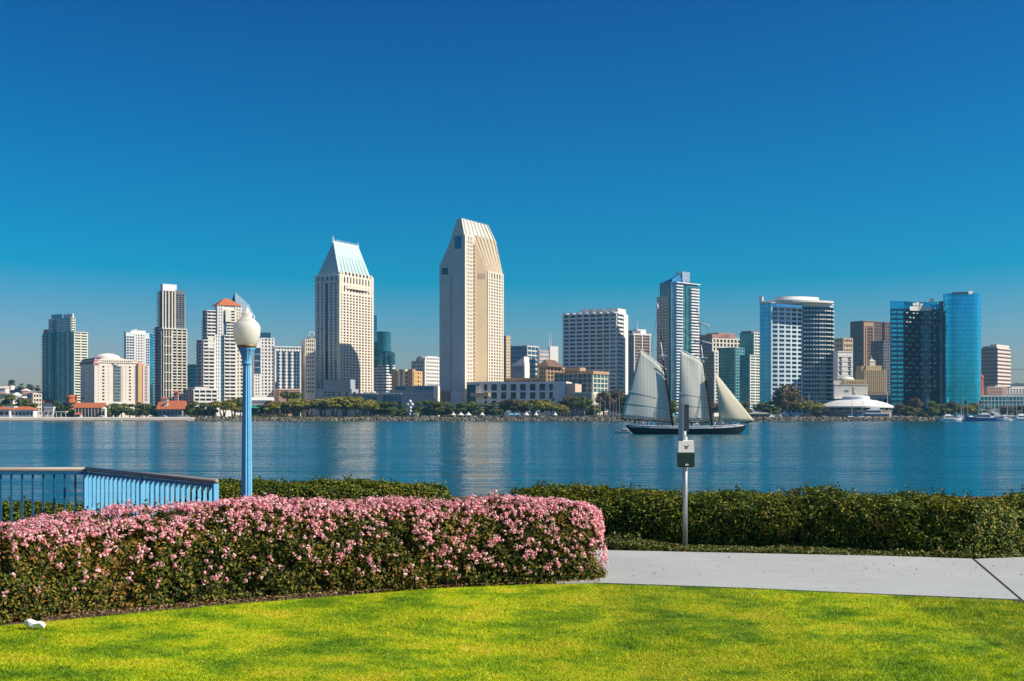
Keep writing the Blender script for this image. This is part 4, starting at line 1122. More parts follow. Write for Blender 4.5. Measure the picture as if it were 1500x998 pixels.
# blind end wall: shade toned into its duller panels, a slight reveal, blue picture window high up
b.wall.box(-.35, 0, .4, D - .4, 0, zc_, 'pale')
g = b.part('window'); g.box(-.5, -.3, b.v(676), b.v(666), b.z(364), b.z(346), 'glass_blue')
# window side
zw = b.z(352)
b.face([(1.2, 0), (u2, 0)], b.z(566), zw, 38, bays=5, sp=.40, pw=.5, wall='cream', glass='glass_tan', dp=.6, parapet=.1)
b.face([(1.2, 0), (u2, 0)], zw, b.z(345), 1, bays=5, sp=.2, pw=.6, wall='cream', glass='glass_dark', dp=.6, parapet=.3, key='t')
b.wall.box(0, 1.2, -.75, 0, 0, zc_, 'cream')
# balcony notches in the shaded corner
for k in range(38):
    g = b.part('balcony'); zz = b.z(566) + (zw - b.z(566)) * k / 38
    g.box(u2 - 1.4, u2 + .6, -2.2, -.65, zz - .2, zz + 1.0, 'tan')
# crown
g = b.part('roof'); zr = b.z(320, 0, D * .3); y0, y1 = D * .10, D * .55
vs = [(0, 0, zc_), (W, 0, zc_), (W, D, zc_), (0, D, zc_), (.3, y0 + 1.5, zr), (b.u(714, D * .3), y0 + 1.5, zr), (b.u(714, D * .3), y1, zr), (.3, y1, zr)]
g.raw(vs, [(0, 1, 5, 4), (1, 2, 6, 5), (2, 3, 7, 6), (3, 0, 4, 7), (4, 5, 6, 7)], 'cream')
for k in range(8):
    g = b.part('roof_rib'); f = (k + .5) / 8; p0 = Vector((W * f, 0, zc_)); p1 = Vector((.3 + (b.u(714, D * .3) - .3) * f, y0 + 1.5, zr))
    g.tube([p0 + Vector((0, -.3, .2)), p1 + Vector((0, -.3, .3))], .7, 'white', n=4)
g = b.part('roof_plant'); g.tube([(2 + k * 6, D * .3, zr - 1) for k in range(7)], .9, 'pale', n=6)
# wing on the water side
Dl = b.v(644.5, 2)
g = b.wall
def wedge(x0, x1, ya, yb, za, zb): g.raw([(x0, ya, 0), (x1, ya, 0), (x1, yb, 0), (x0, yb, 0), (x0, ya, za), (x1, ya, za), (x1, yb, zb), (x0, yb, zb)], [(3, 2, 1, 0), (4, 5, 6, 7), (0, 1, 5, 4), (1, 2, 6, 5), (2, 3, 7, 6), (3, 0, 4, 7)], 'pale')
wedge(1.2, W, D, Dl, b.z(346, 2, D), b.z(390, 2, Dl))
g = b.part('window'); g.box(.95, 1.3, b.v(657, 2), b.v(648, 2), b.z(402, 2, D), b.z(392, 2, D), 'glass_navy')
for k in range(36):
    g = b.part('window'); zz = b.z(572) + (b.z(402) - b.z(572)) * k / 36; g.box(.9, 1.25, D + .15, D + .95, zz, zz + 2.3, 'glass_black')  # stacked black panes paint the dark of a narrow vertical recess
# angled wing on the sunny side
k37 = R(-36); d_ = Vector((math.cos(k37), math.sin(k37)))
kk = (714 - 750) / F                       # length of the plain tan face so that its far edge meets that sight line
A0 = Vector((b.C.x + u2 * b.c, b.C.y + u2 * b.s)); dw = Vector((d_.x * b.c - d_.y * b.s, d_.x * b.s + d_.y * b.c))
ln = (kk * A0.y - A0.x) / (dw.x - kk * dw.y); P3 = Vector((u2, 0)) + d_ * ln
yP = P3.y; u4 = b.u(737, yP)
zE = b.z(399, P3.x, yP); zT = b.z(345, u2, 0)
pl = [(u2, 0), (P3.x, yP), (u4, yP), (u4, 0)]
b.wall.prism(pl, 0, [zT, zE, zE - .0, zT], 'tan')
b.face([(P3.x + .05, yP), (u4, yP)], b.z(562, P3.x, yP), zE - 5, 34, bays=6, sp=.40, pw=.42, wall='cream', glass='glass_tan', key='w', parapet=0)
b.face([(P3.x + .05, yP), (u4, yP)], zE - 5, zE, 1, bays=6, sp=.15, pw=.5, wall='cream', glass='glass_tan', key='x', parapet=.2)
for k in range(6):
    g = b.part('roof_rib'); f = (k + .5) / 6; x0 = P3.x + (u4 - P3.x) * f
    g.tube([(x0, yP - .1, zE + .3), (x0 - (P3.x - u2) * (1 - f) , -.6, zT + .4)], .8, 'cream', n=4)
for k in range(3):
    g = b.part('arched_niche_shade'); f = .35 + .2 * k; c0 = Vector((u2, 0)) + d_ * ln * f; nn = Vector((d_.y, -d_.x)) * .06  # flat browner arches, painted as the shadow inside shallow recesses
    pts = [(-1.0, 0), (1.0, 0), (1.0, 3.4), (.7, 4.4), (0, 4.8), (-.7, 4.4), (-1.0, 3.4)]
    g.poly([(c0.x + d_.x * a + nn.x, c0.y + d_.y * a + nn.y, b.z(406) + h_) for a, h_ in pts], 'brown_light')
# base
b.wall.box(-1.0, 6, D * .02, D, 0, b.z(574), 'white_cool'); b.wall.box(-1.2, 3, -1.4, D * .16, 0, b.z(574), 'ivory')
b.wall.box(.2, 6, D, Dl + .6, 0, b.z(573), 'brown_light')
b.done()

# ---- podium: dark glass lobby and long white conference wing
b = Bld('conference_wing', 'long low white conference wing with square dark windows below the tallest tower', 830, 975, 80)
W, D = b.u(845), b.v(684); zt = b.z(559)
b.core(0, W * .5, 0, D, 0, zt, 'white')
ya, yb = b.v(816), b.v(703)
b.face([(0, yb), (0, ya)], b.z(573.5), b.z(562.5), 1, bays=8, sp=.14, pw=.42, wall='white', glass='glass_black', single=True, ds=.8, dp=.9, parapet=0)
b.face([(0, yb), (0, ya)], b.z(586), b.z(574.5), 1, bays=8, sp=.14, pw=.42, wall='white', glass='glass_black', single=True, ds=.8, dp=.9, parapet=0, key='b')
b.face([(0, yb), (0, ya)], 0, b.z(587), 2, bays=8, sp=.2, pw=.5, wall='white', glass='glass_black', ds=.8, dp=.9, parapet=.1, key='c')
b.wall.strip([(0, yb), (0, 0)], 0, 1.3, b.z(562.5), b.z(559), 'white'); b.wall.strip([(0, yb), (0, ya)], .2, 1.2, b.z(574.6), b.z(573.4), 'white')
b.wall.box(-.9, 0, b.v(828), ya, b.z(590), b.z(563), 'white'); b.wall.box(-2.5, 0, b.v(812), b.v(703), 0, b.z(604), 'pale')
g = b.part('lobby'); g.box(-.6, 12, yb + 1, D, 0, b.z(564, 0, D), 'glass_navy'); g.box(-1.4, -.6, yb, yb + 3, 0, b.z(565, 0, D), 'white'); 
g = b.part('lobby_canopy'); g.box(-6, 2, yb - 8, yb + 6, b.z(581, 0, D), b.z(576, 0, D), 'deco')
g = b.part('end_block'); g.box(-1.5, W, b.v(843), -.5 + 0, 0, b.z(562), 'peach')
b.core(0, W, -.3, 6, 0, b.z(560.5), 'pale')
b.done()
b = Bld('arcade_building', 'cream arcade with close vertical fins beside the white conference wing', 868, 960, 62)
W, D = b.u(881), b.v(838); zt = b.z(575)
b.core(0, W, 0, D, 0, zt, 'brown'); b.face([(0, D), (0, 0)], 0, zt - 1, 1, bays=14, sp=.02, pw=.5, wall='ivory', glass='glass_brown', parapet=.07, dp=.9)
b.face([(0, 0), (W, 0)], 0, zt - 1, 1, bays=4, sp=.02, pw=.45, wall='ivory', glass='glass_brown', parapet=.07, dp=.9, key='r')
b.done()

# ---- brown glass complex with the dark hipped roof
b = Bld('office_complex', 'brown glass office complex with a dark hipped roof and orange cornices', 800, 1040, 66)
W, D = b.u(826), b.v(736); zt = b.z(557)
b.core(0, W, 0, D, 0, zt, 'brown'); y1 = b.v(790)
b.face([(0, D), (0, y1)], 10, zt, 7, bays=9, sp=.3, pw=.2, wall='brown_light', glass='glass_brown')
b.core(0, W, 0, y1, zt, b.z(540), 'brown'); b.face([(0, y1), (0, 0)], 10, b.z(538), 9, bays=3, sp=.2, pw=.28, wall='deco', glass='glass_brown', key='t')
b.face([(0, 0), (W, 0)], 10, b.z(538), 9, bays=5, sp=.2, pw=.25, wall='orange_trim', glass='glass_brown', key='r')
g = b.part('roof'); g.hip(-1.5, W * .8, -2, y1 + 1, b.z(537), b.z(526.5, 5, 4), 'roof_brown', over=1, inset=7)
g = b.part('cornice'); g.box(-.9, 2, y1, D, zt, b.z(553.5), 'orange_trim'); g.box(-1.0, W, -1, y1, b.z(539), b.z(536.5), 'orange_trim')
b.done()
b = Bld('office_complex', 'dark glass office wing with bright green glazed corner and orange cornice', 868, 1010, 60)
W, D = b.u(890), b.v(812); zt = b.z(545)
b.core(0, W, 0, D, 0, zt, 'brown'); ya = b.v(848)
b.face([(0, D), (0, 0)], 4, b.z(548), 8, bays=8, sp=.2, pw=.18, wall='mid_grey', glass='glass_navy', parapet=0)
b.face([(0, 0), (W, 0)], 4, b.z(548), 8, bays=4, sp=.16, pw=.12, wall='ivory', glass='glass_green', key='r', parapet=0)
g = b.part('cornice'); g.box(-1, W + .5, -1.2, ya, b.z(548), b.z(543.5), 'orange_trim')
g = b.part('cornice'); g.box(-.5, 4, ya, D, b.z(548), b.z(546.5), 'orange_trim')
g = b.part('roof_block'); g.box(2, 12, b.v(848), b.v(826), b.z(547), b.z(538), 'orange_trim')
b.done()

# ---- far blocks between the tall hotel and the waffle tower
def simple(name, label, xl, xc, xr, yt, Y, th, nf, bl, br, wall='white', wall2=None, glass='glass_dark', sp=.42, pw=.35, roof=None, cat='building', y0=600, extra=None):
    b = Bld(name, label, xc, Y, th, cat); W, D = b.u(xr), b.v(xl); zt = b.z(yt)
    b.core(0, W, 0, D, 0, zt, wall); z0 = max(b.z(y0), 0)
    b.face([(0, D), (0, 0)], z0, zt, nf, bays=bl, sp=sp, pw=pw, wall=wall2 or wall, glass=glass)
    b.face([(0, 0), (W, 0)], z0, zt, nf, bays=br, sp=sp, pw=pw, wall=wall, glass=glass, key='r')
    if roof:
        for (xa, xb, yy, mat) in roof: g = b.part('roof_block'); g.box(b.u(xa, D * .3) if xb > xc else .5, b.u(xb, D * .3) if xb > xc else W * .6, 1 if xb > xc else b.v(xb), D * .8 if xb > xc else b.v(xa), zt, b.z(yy), mat)
    if extra: extra(b, W, D, zt)
    b.done(); return b
simple('office_tower', 'plain tan tower just behind the tallest slab hotel', 734, 741, 747, 493, 1300, 55, 24, 0, 3, 'tan', 'brown_light', glass='glass_brown', sp=.7)
simple('office_building', 'grey glass office block with a flat roof behind the conference wing', 748, 772, 789, 508, 1400, 58, 14, 5, 3, 'pale', 'mid_grey', glass='glass_blue', sp=.3, pw=.1)
def slant(b, W, D, zt):
    g = b.part('roof'); g.raw([(-.5, D, zt), (-.5, 0, zt), (W, 0, zt), (W, D, zt), (-.5, 0, zt + 9), (W, 0, zt + 9)], [(0, 1, 4), (1, 2, 5, 4), (2, 3, 5), (3, 0, 4, 5)], 'roof_white')
simple('theatre_building', 'white building with a slanted roof edge and narrow slots behind the conference wing', 749, 768, 775, 536, 1250, 70, 3, 6, 2, 'white', 'shadewall', sp=.6, pw=.6, extra=slant)
simple('office_building', 'low grey banded office block beside the white slanted roof', 769, 784, 791, 528, 1300, 60, 10, 0, 0, 'pale', 'mid_grey', glass='glass_blue')
def mast(b, W, D, zt):
    g = b.part('stair_tower'); g.box(W * .55, W, -1, D * .8, 0, b.z(507), 'white')
    for q in (.62, .72): g = b.part('antenna'); g.tube([(W * q, 3, b.z(507)), (W * q, 3, b.z(507) + 14)], [.3, .12], 'white_cool', n=5)
simple('office_building', 'white and pink banded office block with stair tower and antennas on top', 787, 790, 817, 515, 1280, 28, 14, 0, 0, 'pink_wall', 'pink_wall', glass='glass_pale', sp=.5, extra=mast)

# ---- waffle tower
b = Bld('office_tower', 'white waffle-fronted tower with a serrated crown beside the ship', 904, 1130, 64)
W, D = b.u(918), b.v(825); zt = b.z(460); z0 = b.z(590)
b.core(0, W, 0, D, 0, zt, 'white')
b.face([(0, D), (0, 0)], z0, zt, 22, bays=8, sp=.40, pw=.16, wall='white_cool', glass='glass_navy', ds=.8, dp=1.3)
b.face([(0, 0), (W, 0)], z0, zt, 22, sp=.48, wall='white', glass='glass_black', ds=1.0, key='r'); b.wall.box(W * .55, W, -1.4, 0, 0, zt, 'white')
b.core(2, W - 2, 0, b.v(849), zt, b.z(451.5), 'white')
for k in range(8):
    y0, y1 = D * k / 8, D * (k + 1) / 8; g = b.part('crown_hood')
    g.raw([(-1.4, y0, zt), (-1.4, y1, zt), (2, y1, zt), (2, y0, zt), (-1.0, y1 - .3, b.z(456.5)), (2, y1 - .3, b.z(456.5)), (2, y0, b.z(457)), (-1.0, y1 - 3, b.z(456.5))], [(0, 1, 4, 7), (1, 2, 5, 4), (2, 3, 6, 5), (3, 0, 7, 6), (4, 5, 6, 7)], 'white')
for k in range(4):
    yy = b.v(849) * (k + .2) / 4.4; g = b.part('crown_hood'); g.raw([(1.6, yy, zt + 1), (1.6, yy + 6, zt + 1), (1.6, yy + 6, b.z(451.2)), (1.6, yy + 3.4, b.z(451.2)), (2.1, yy, zt + 1), (2.1, yy + 6, zt + 1), (2.1, yy + 6, b.z(451.2)), (2.1, yy + 3.4, b.z(451.2))], [(0, 1, 2, 3), (7, 6, 5, 4), (0, 3, 7, 4), (1, 5, 6, 2), (3, 2, 6, 7)], 'white_cool')
b.done()

b = Bld('office_tower', 'dark brown office tower with pale vertical piers behind the main sail', 928, 1330, 30)
W, D = b.u(952), b.v(917); zt = b.z(491)
b.core(0, W, 0, D, 0, zt, 'brown'); b.face([(0, D), (0, 0)], 3, zt, 26, bays=5, sp=.3, pw=.3, wall='mid_grey', glass='glass_blue')
b.face([(0, 0), (W, 0)], 3, zt, 26, bays=2, sp=.5, pw=.10, wall='brown_light', glass='glass_brown', piermat='white', dp=1.0, key='r')
g = b.part('cornice'); g.box(-1, W + 1, -1, D, zt, b.z(488.5), 'white')
g = b.part('roof_block'); g.box(0, W * .5, 2, D - 1, b.z(488.5), b.z(484), 'concrete_dark'); g = b.part('roof_block'); g.box(W * .3, W * .85, 2.5, D - 3, b.z(488.5), b.z(482), 'white')
g = b.part('antenna'); g.tube([(W * .4, 5, b.z(482)), (W * .4, 5, b.z(468))], [.35, .12], 'white_cool', n=5)
b.done()

# ---- tall glass condominium behind the foremast
b = Bld('apartment_tower', 'tall blue glass apartment tower with white balconies and sloping glass crown', 984, 1100, 44)
W, D = b.u(1022), b.v(963); zt = b.z(414); zs = b.z(434); x2, x3 = b.u(999), b.u(1010); y2 = b.v(967)
b.core(0, W, 0, y2, 0, zt, 'teal_slab'); b.core(.2, W * .7, y2, D, 0, zs, 'teal_slab')
b.face([(0, y2), (0, 0)], 3, zt, 44, bays=5, sp=.22, pw=.1, wall='teal_slab', glass='glass_blue', ds=.3)
b.face([(-.4, D), (-.4, b.v(980))], 3, zs, 40, bays=4, sp=.34, pw=.24, wall='pink_wall', glass='glass_blue', ds=.3, key='p', parapet=.1)
xq = b.u(989)
b.face([(0, 0), (xq, 0)], 3, zt, 44, sp=.12, wall='glass_blue', glass='glass_blue', ds=.15, key='q')
b.face([(xq, 0), (x2, 0)], 3, zt, 44, bays=1, sp=.2, pw=.06, wall='teal_slab', glass='glass_blue', ds=.3, key='r')
b.face([(x2, 0), (x3, 0)], 3, zt + 3, 44, bays=2, sp=.12, pw=.1, wall='glass_teal', glass='glass_green', ds=.2, key='s')
b.face([(x3, 0), (W, 0)], 3, zt - 2, 43, bays=2, sp=.2, pw=.08, wall='teal_slab', glass='glass_blue', ds=.3, key='t')
b.balcony([(xq, 0), (x2 - .4, 0)], 3, zt, 44, d=1.7, hpar=.34, slab='white_cool'); b.balcony([(x3 + .4, 0), (W, 0)], 3, zt - 2, 43, d=2.0, hpar=.42, slab='white')
g = b.part('crown'); zr = b.z(397)
g.raw([(0, y2, zt), (0, 0, zt), (x3, 0, zt), (x3, y2, zt), (1, y2, zt + .5), (1, 0, zr - 7), (x3 * .7, 1, zr), (x3 * .7, y2, zt + 1)], [(0, 1, 5, 4), (1, 2, 6, 5), (2, 3, 7, 6), (3, 0, 4, 7), (4, 5, 6, 7)], 'glass_sky')
g = b.part('roof_box'); g.box(x2, x3, -.4, 7, zt, b.z(396), 'glass_pale')
g = b.part('roof_slab'); g.box(xq, W + 1.5, -2, y2 * .8, zt + .2, zt + .9, 'white_cool')
b.done()

# ---- blocks behind the jib
simple('office_building', 'wide beige office block with a reddish roof storey behind the foresail', 1020, 1043, 1090, 497, 1270, 30, 17, 4, 9, 'ivory', 'mid_grey', glass='glass_black', sp=.3, pw=.34,
       roof=[(1046, 1070, 487, 'terracotta')], extra=lambda b, W, D, zt: [b.part('roof_storey').box(1, W * .55, 1, D - 2, zt, b.z(489.5), 'terracotta'), b.part('roof_storey').box(W * .62, W * .98, 2, D - 4, zt, b.z(493), 'shadewall')])
simple('apartment_building', 'grey balconied apartment block low behind the foremast', 1026, 1046, 1056, 516, 1150, 55, 18, 5, 2, 'pale', 'mid_grey', glass='glass_dark', sp=.4, pw=.3)
simple('apartment_tower', 'green glass apartment block with pale bands behind the jib', 1053, 1077, 1090, 510, 1120, 50, 20, 6, 3, 'teal_slab', 'teal_slab', glass='glass_green', sp=.3, pw=.12)
simple('apartment_tower', 'dark teal apartment tower beside the curved white glass hotel', 1084, 1104, 1117, 488, 1180, 50, 26, 5, 3, 'ivory', 'teal_slab', glass='glass_teal', sp=.36, pw=.12, roof=[(1096, 1112, 485, 'concrete_dark')])
simple('apartment_building', 'lower teal block with white balcony bands right beside the curved glass hotel', 1084, 1098, 1113, 521, 1060, 52, 19, 4, 2, 'ivory', 'teal_slab', glass='glass_teal', sp=.4, pw=.1)

# ---- curved glass hotel
b = Bld('hotel', 'curved white and blue glass hotel with a white crescent roof', 1113, 1020, 0)
def P(px, Y): return (PX(px, Y) - b.C.x, Y - b.C.y)
front = [P(1113, 1013), P(1121, 1011), P(1129, 1009)]
mid = [P(1129, 1009)] + [P(1129 + 46 * k / 6, 1009 + 13 * (k / 6) ** 1.5) for k in range(1, 7)]
end = [P(1175, 1022), P(1176, 1021.4), P(1188, 1020.6), P(1200, 1021), P(1210, 1023), P(1217, 1026), P(1220, 1032)]
outline = front + mid[1:] + end[1:]; back = [P(1215, 1045), P(1120, 1050)]
zt = b.z(446); zl = b.z(449, 0, -20)
b.wall.prism(outline + back, 0, zt, 'white_cool')
g = b.part('roof'); g.prism(offset(outline, .8) + back, zt, b.z(444.5), 'roof_white')
g = b.part('roof_crescent'); arc = lambda a, c, f: [P(a + (c - a) * k / 14, 1024 - f * math.sin(math.pi * (.12 + .8 * k / 14))) for k in range(15)]
g.prism(arc(1116, 1221, 19) + [P(1219, 1044), P(1118, 1046)], b.z(444.5) + .05, b.z(441.5), 'roof_white')
lo, hi = arc(1134, 1200, 15), arc(1134.5, 1199, 12); nn_ = len(lo); zz0, zz1 = b.z(441.5) + .05, b.z(436, 0, 2)
g.raw([(*q, zz0) for q in lo] + [(*q, zz1) for q in hi], [(i, i + 1, nn_ + i + 1, nn_ + i) for i in range(nn_ - 1)] + [tuple(range(nn_, 2 * nn_)), (0, nn_, 2 * nn_ - 1, nn_ - 1)], 'roof_white')
g = b.part('roof_box'); g.prism([P(1112, 1021), P(1117, 1019), P(1118, 1030), P(1113, 1032)], b.z(443), b.z(434), 'white_cool')
nf = 25
b.face(front, 2, zt, nf, bays=6, sp=.08, pw=.06, wall='glass_sky', glass='glass_sky', ds=.15, dp=.15, key='f', parapet=0)
b.face(mid, 2, b.z(453), nf - 1, bays=5, sp=.44, pw=.20, wall='cyan_white', glass='glass_navy', ds=.7, dp=.75, key='m', parapet=.2, piermat='white_cool')
b.wall.strip(mid, 0, .5, b.z(453) + 1, zt, 'glass_sky')
b.face(end, 2, b.z(450), nf, bays=16, sp=.22, pw=.10, wall='glass_navy', glass='glass_navy', ds=.3, dp=.35, key='e', parapet=.1)
Le = plen(end); fh = (b.z(450) - 2) / nf
for i in range(nf):
    g = b.part('balcony_trim'); g.strip(end, 0, 1.32, 2 + i * fh + .02, 2 + i * fh + .14, 'glass_navy')
    for k in range(13): b.pier(end, Le * (k + .9) / 13.5, .75, 2 + i * fh + .1, 2 + i * fh + 1.15, 'white', 1.3, g)
b.done()

# ---- the far side: white block, brown towers, cream stepped building
simple('office_building', 'white office block with two columns of dark windows beside the curved glass hotel', 1221, 1227, 1249, 516, 1200, 14, 12, 0, 0, 'white', 'white', glass='white', sp=.5,
       extra=lambda b, W, D, zt: [b.part('window').box(W * f - 1.1, W * f + 1.1, -.6, 0, b.z(547 - 3.4 * k), b.z(549.2 - 3.4 * k), 'glass_dark') for f in (.2, .8) for k in range(8)])
simple('office_building', 'beige office block with brown window bands behind the white block', 1221, 1235, 1249, 497, 1330, 26, 14, 3, 4, 'tan', 'tan', glass='glass_brown', sp=.5, pw=.3)
simple('office_tower', 'dark brown office tower with a reddish gridded stripe', 1246, 1264, 1291, 471, 1380, 30, 28, 6, 10, 'brown', 'concrete_dark', glass='glass_black', sp=.3, pw=.3,
       extra=lambda b, W, D, zt: [b.part('window_stripe').box(x0 * W, (x0 + .05) * W, -.9, .2, 0, zt - 1, 'orange_trim') for x0 in (.02, .14, .5)] + [b.part('window_stripe').box(.02 * W, .55 * W, -.8, .2, zt - 5, zt - 1, 'orange_trim')])
simple('office_tower', 'dark brown office tower partly hidden behind the bright blue hotel', 1291, 1296, 1330, 473, 1400, 30, 28, 2, 9, 'brown', 'orange_trim', glass='glass_black', sp=.3, pw=.3)
simple('office_tower', 'plain dark office tower low behind the cream stepped building', 1276, 1294, 1320, 500, 1340, 30, 24, 4, 6, 'concrete_dark', 'concrete_dark', glass='glass_black', sp=.4, pw=.2)
b = Bld('apartment_building', 'cream stepped building with a small cupola and spire on top', 1266, 1150, 8)
W, D = b.u(1298), 20; zt = b.z(543)
b.core(0, W, 0, D, 0, zt, 'deco'); b.face([(0, 0), (W, 0)], b.z(575), zt, 12, bays=11, sp=.4, pw=.45, wall='deco', glass='glass_brown')
b.core(b.u(1270), b.u(1293), 2, D - 3, zt, b.z(535.5), 'deco'); b.core(b.u(1264), b.u(1271), 3, D - 5, zt, b.z(536), 'deco')
g = b.part('cupola'); c0 = b.u(1281); g.box(c0 - 2.6, c0 + 2.6, 4, 9, b.z(535.5), b.z(528.5), 'ivory'); g.hip(c0 - 2.6, c0 + 2.6, 4, 9, b.z(528.5), b.z(525.5), 'ivory', over=.3); g.tube([(c0, 6.5, b.z(526)), (c0, 6.5, b.z(520.5))], [.5, .1], 'ivory', n=6)
b.done()
b = Bld('warehouse', 'broad cream and white hall with a yellow upper storey behind the round restaurant', 1222, 1050, 4)
W, D = b.u(1271), 25
b.core(0, W, 0, D, 0, b.z(564), 'white'); b.core(b.u(1238), W, 3, D - 2, b.z(564), b.z(556), 'deco'); b.core(0, b.u(1240), 4, D - 2, b.z(564), b.z(557.5), 'pale')
b.face([(b.u(1238), 3), (W, 3)], b.z(562.5), b.z(559), 1, bays=9, sp=.1, pw=.5, wall='deco', glass='glass_brown', parapet=0)
g = b.part('roof'); g.box(-.4, W + .4, -.4, D, b.z(564) , b.z(563.2), 'roof_white')
g = b.part('roof_dome'); g.lathe([(7, b.z(555.8)), (5.5, b.z(552.8)), (2, b.z(551.2)), (.2, b.z(551))], 'roof_white', n=16, cx=b.u(1245), cy=10)
g = b.part('doorway'); g.box(b.u(1249), b.u(1251), -.15, 0, b.z(578), b.z(567), 'mid_grey')
g = b.part('sign_panel'); g.box(b.u(1237), b.u(1243), -.14, 0, b.z(574.5), b.z(571.5), 'glass_pale')
b.done()

# ---- bright blue glass hotel with the drum tower
b = Bld('hotel', 'bright blue glass hotel with concave balconied front and smooth rounded tower', 1304, 985, 0)
left = [P(1304, 993), P(1312, 993.4), P(1324, 994)]
cv = [P(1324, 994)] + [P(1324 + 52 * k / 8, 994 + 9 * math.sin(math.pi * k / 8)) for k in range(1, 9)]
dark = [P(1376, 994), P(1380, 992), P(1388, 996)]
zt = b.z(451); zT = b.z(440)
b.wall.prism(left + cv[1:] + dark[1:] + [P(1388, 1030), P(1306, 1030)], 0, zT, 'concrete_dark')
nf = 22
b.face(left, 6, zt, nf, bays=2, sp=.46, pw=.14, wall='glass_cyan', glass='glass_navy', ds=.35, dp=.4, piermat='glass_navy', key='l', parapet=0)
b.face(cv, 6, zt, nf, bays=9, sp=.26, pw=.10, wall='glass_navy', glass='glass_navy', ds=.4, dp=.5, piermat='glass_navy', key='c', parapet=0)  # concave middle gets darker glass in place of its own shading
b.face(dark, 6, zt, nf, sp=.3, wall='glass_navy', glass='glass_navy', key='d', parapet=0)
whole = left + cv[1:]
for i in range(7): b.bands.setdefault(('top', 40 + i), MB()).strip(whole, 0, .5, zt + (zT - zt) * i / 7, zt + (zT - zt) * (i + 1) / 7, 'glass_cyan', 'ft')
fh = (zt - 6) / nf; Lc = plen(cv)
for i in range(nf):
    g = b.part('balcony'); g.strip(cv, 0, 1.5, 6 + i * fh - .1, 6 + i * fh + .12, 'glass_navy')
    for k in range(8):
        if (k * 7 + i * 3) % 5 > 1 and i > 3: b.pier(cv, Lc * (k + .5) / 8.2, .9, 6 + i * fh + .12, 6 + i * fh + .85, 'white', 1.5, g)
# white emblem and lettering-like crest on the top band
g = b.part('roof_sign'); 
def chip(px0, px1, py0, py1): b.pier(whole, plen(whole) * (px0 + px1 - 2 * 1304) / 2 / 72, plen(whole) * (px1 - px0) / 144, b.z(py1), b.z(py0), 'white', .95, g)
for q in ((1332, 1335, 447, 453), (1335.6, 1338, 447, 453), (1338.6, 1341.5, 446.5, 453), (1342, 1344.6, 446, 453), (1345.2, 1348, 446, 453), (1348.6, 1351.4, 446, 453), (1352, 1355, 446, 453), (1355.6, 1358.4, 446.5, 453), (1359, 1362, 447, 453), (1362.6, 1366, 447.5, 453), (1338, 1342, 441.5, 445.5), (1343, 1348, 440.5, 445), (1349, 1355, 442, 445.5)): chip(*q)
g = b.part('roof_plant'); g.prism([P(1362, 1005), P(1368, 1005), P(1368, 1010), P(1362, 1010)], zT, b.z(434), 'mid_grey')
drum = [(P(1408, 985)[0] + 14.2 * math.copysign(abs(math.cos(a)) ** .5, math.cos(a)), P(1408, 985)[1] - 9 * abs(math.sin(a)) ** .75) for a in np.linspace(math.pi * 1.02, math.pi * 1.98, 30)]
zd = b.z(429, 0, -20)
g = b.part('round_tower'); g.prism(drum + [P(1432, 1020), P(1388, 1020)], 0, zd, 'glass_navy')
for i in range(26): b.bands.setdefault(('drum', 60 + i), MB()).strip(drum, 0, .12, zd * i / 26, zd * (i + 1) / 26, 'glass_cyan', 'f')
b.wall.strip(drum, 0, .3, zd, zd + .8, 'glass_cyan')
g = b.part('roof_box'); g.prism([P(1419, 975), P(1425, 976), P(1425, 985), P(1419, 985)], zd, b.z(424.5, 0, -20), 'roof_white')
g = b.part('roof_box'); g.prism([P(1395, 975), P(1418, 973), P(1418, 985), P(1395, 985)], zd, zd + 1.4, 'mid_grey')
g = b.part('stair_shaft'); g.prism([P(1433, 995), P(1435, 995), P(1435, 1002), P(1433, 1002)], 0, b.z(431), 'white_cool')
b.done()

simple('office_building', 'office block with shade-grey side and white window bands on its sunny side by the marina', 1433, 1461, 1480, 511, 1330, 50, 16, 0, 0, 'pink_wall', 'mid_grey', glass='glass_brown', sp=.55,  # grey side wall holds the shade in its colour
       extra=lambda b, W, D, zt: [b.part('roof_storey').box(1, W - 1, 1, D * .4, zt, b.z(504.5), 'pink_wall'), b.part('roof_storey').box(2, W * .6, D * .4, D * .8, zt, b.z(507), 'mid_grey'), b.part('antenna').tube([(4, D * .3, zt), (4, D * .3, b.z(490))], [.3, .1], 'white_cool', n=5)])
simple('convention_hall', 'long low teal glass hall behind the marina masts', 1400, 1436, 1530, 581, 1010, 4, 3, 2, 18, 'white_cool', 'teal_slab', glass='glass_teal', sp=.1, pw=.08)
b = Bld('apartment_building', 'pale peach low block on top of the teal hall by the marina', 1446, 1090, 6)
W, D = b.u(1475), 20; b.core(0, W, 0, D, 0, b.z(567), 'peach'); b.face([(0, 0), (W * .8, 0)], b.z(578), b.z(568), 2, bays=10, sp=.4, pw=.5, wall='peach', glass='glass_brown', parapet=.1); g = b.part('roof_box'); g.box(W * .5, W, 3, 14, b.z(567), b.z(565), 'white'); b.done()
b = Bld('apartment_building', 'white low rooftop block at the far end of the teal hall', 1470, 1120, 5)
W, D = b.u(1540), 18; b.core(0, W, 0, D, 0, b.z(569), 'white'); b.face([(0, 0), (W, 0)], b.z(577), b.z(570), 2, bays=16, sp=.45, pw=.5, wall='white', glass='glass_dark', parapet=.1); g = b.part('roof_box'); g.box(W * .2, W * .5, 3, 14, b.z(569), b.z(566), 'pale'); b.done()
b = Bld('tower', 'small red lighthouse-like tower beside the bright blue hotel', 1437, 1060, 0)
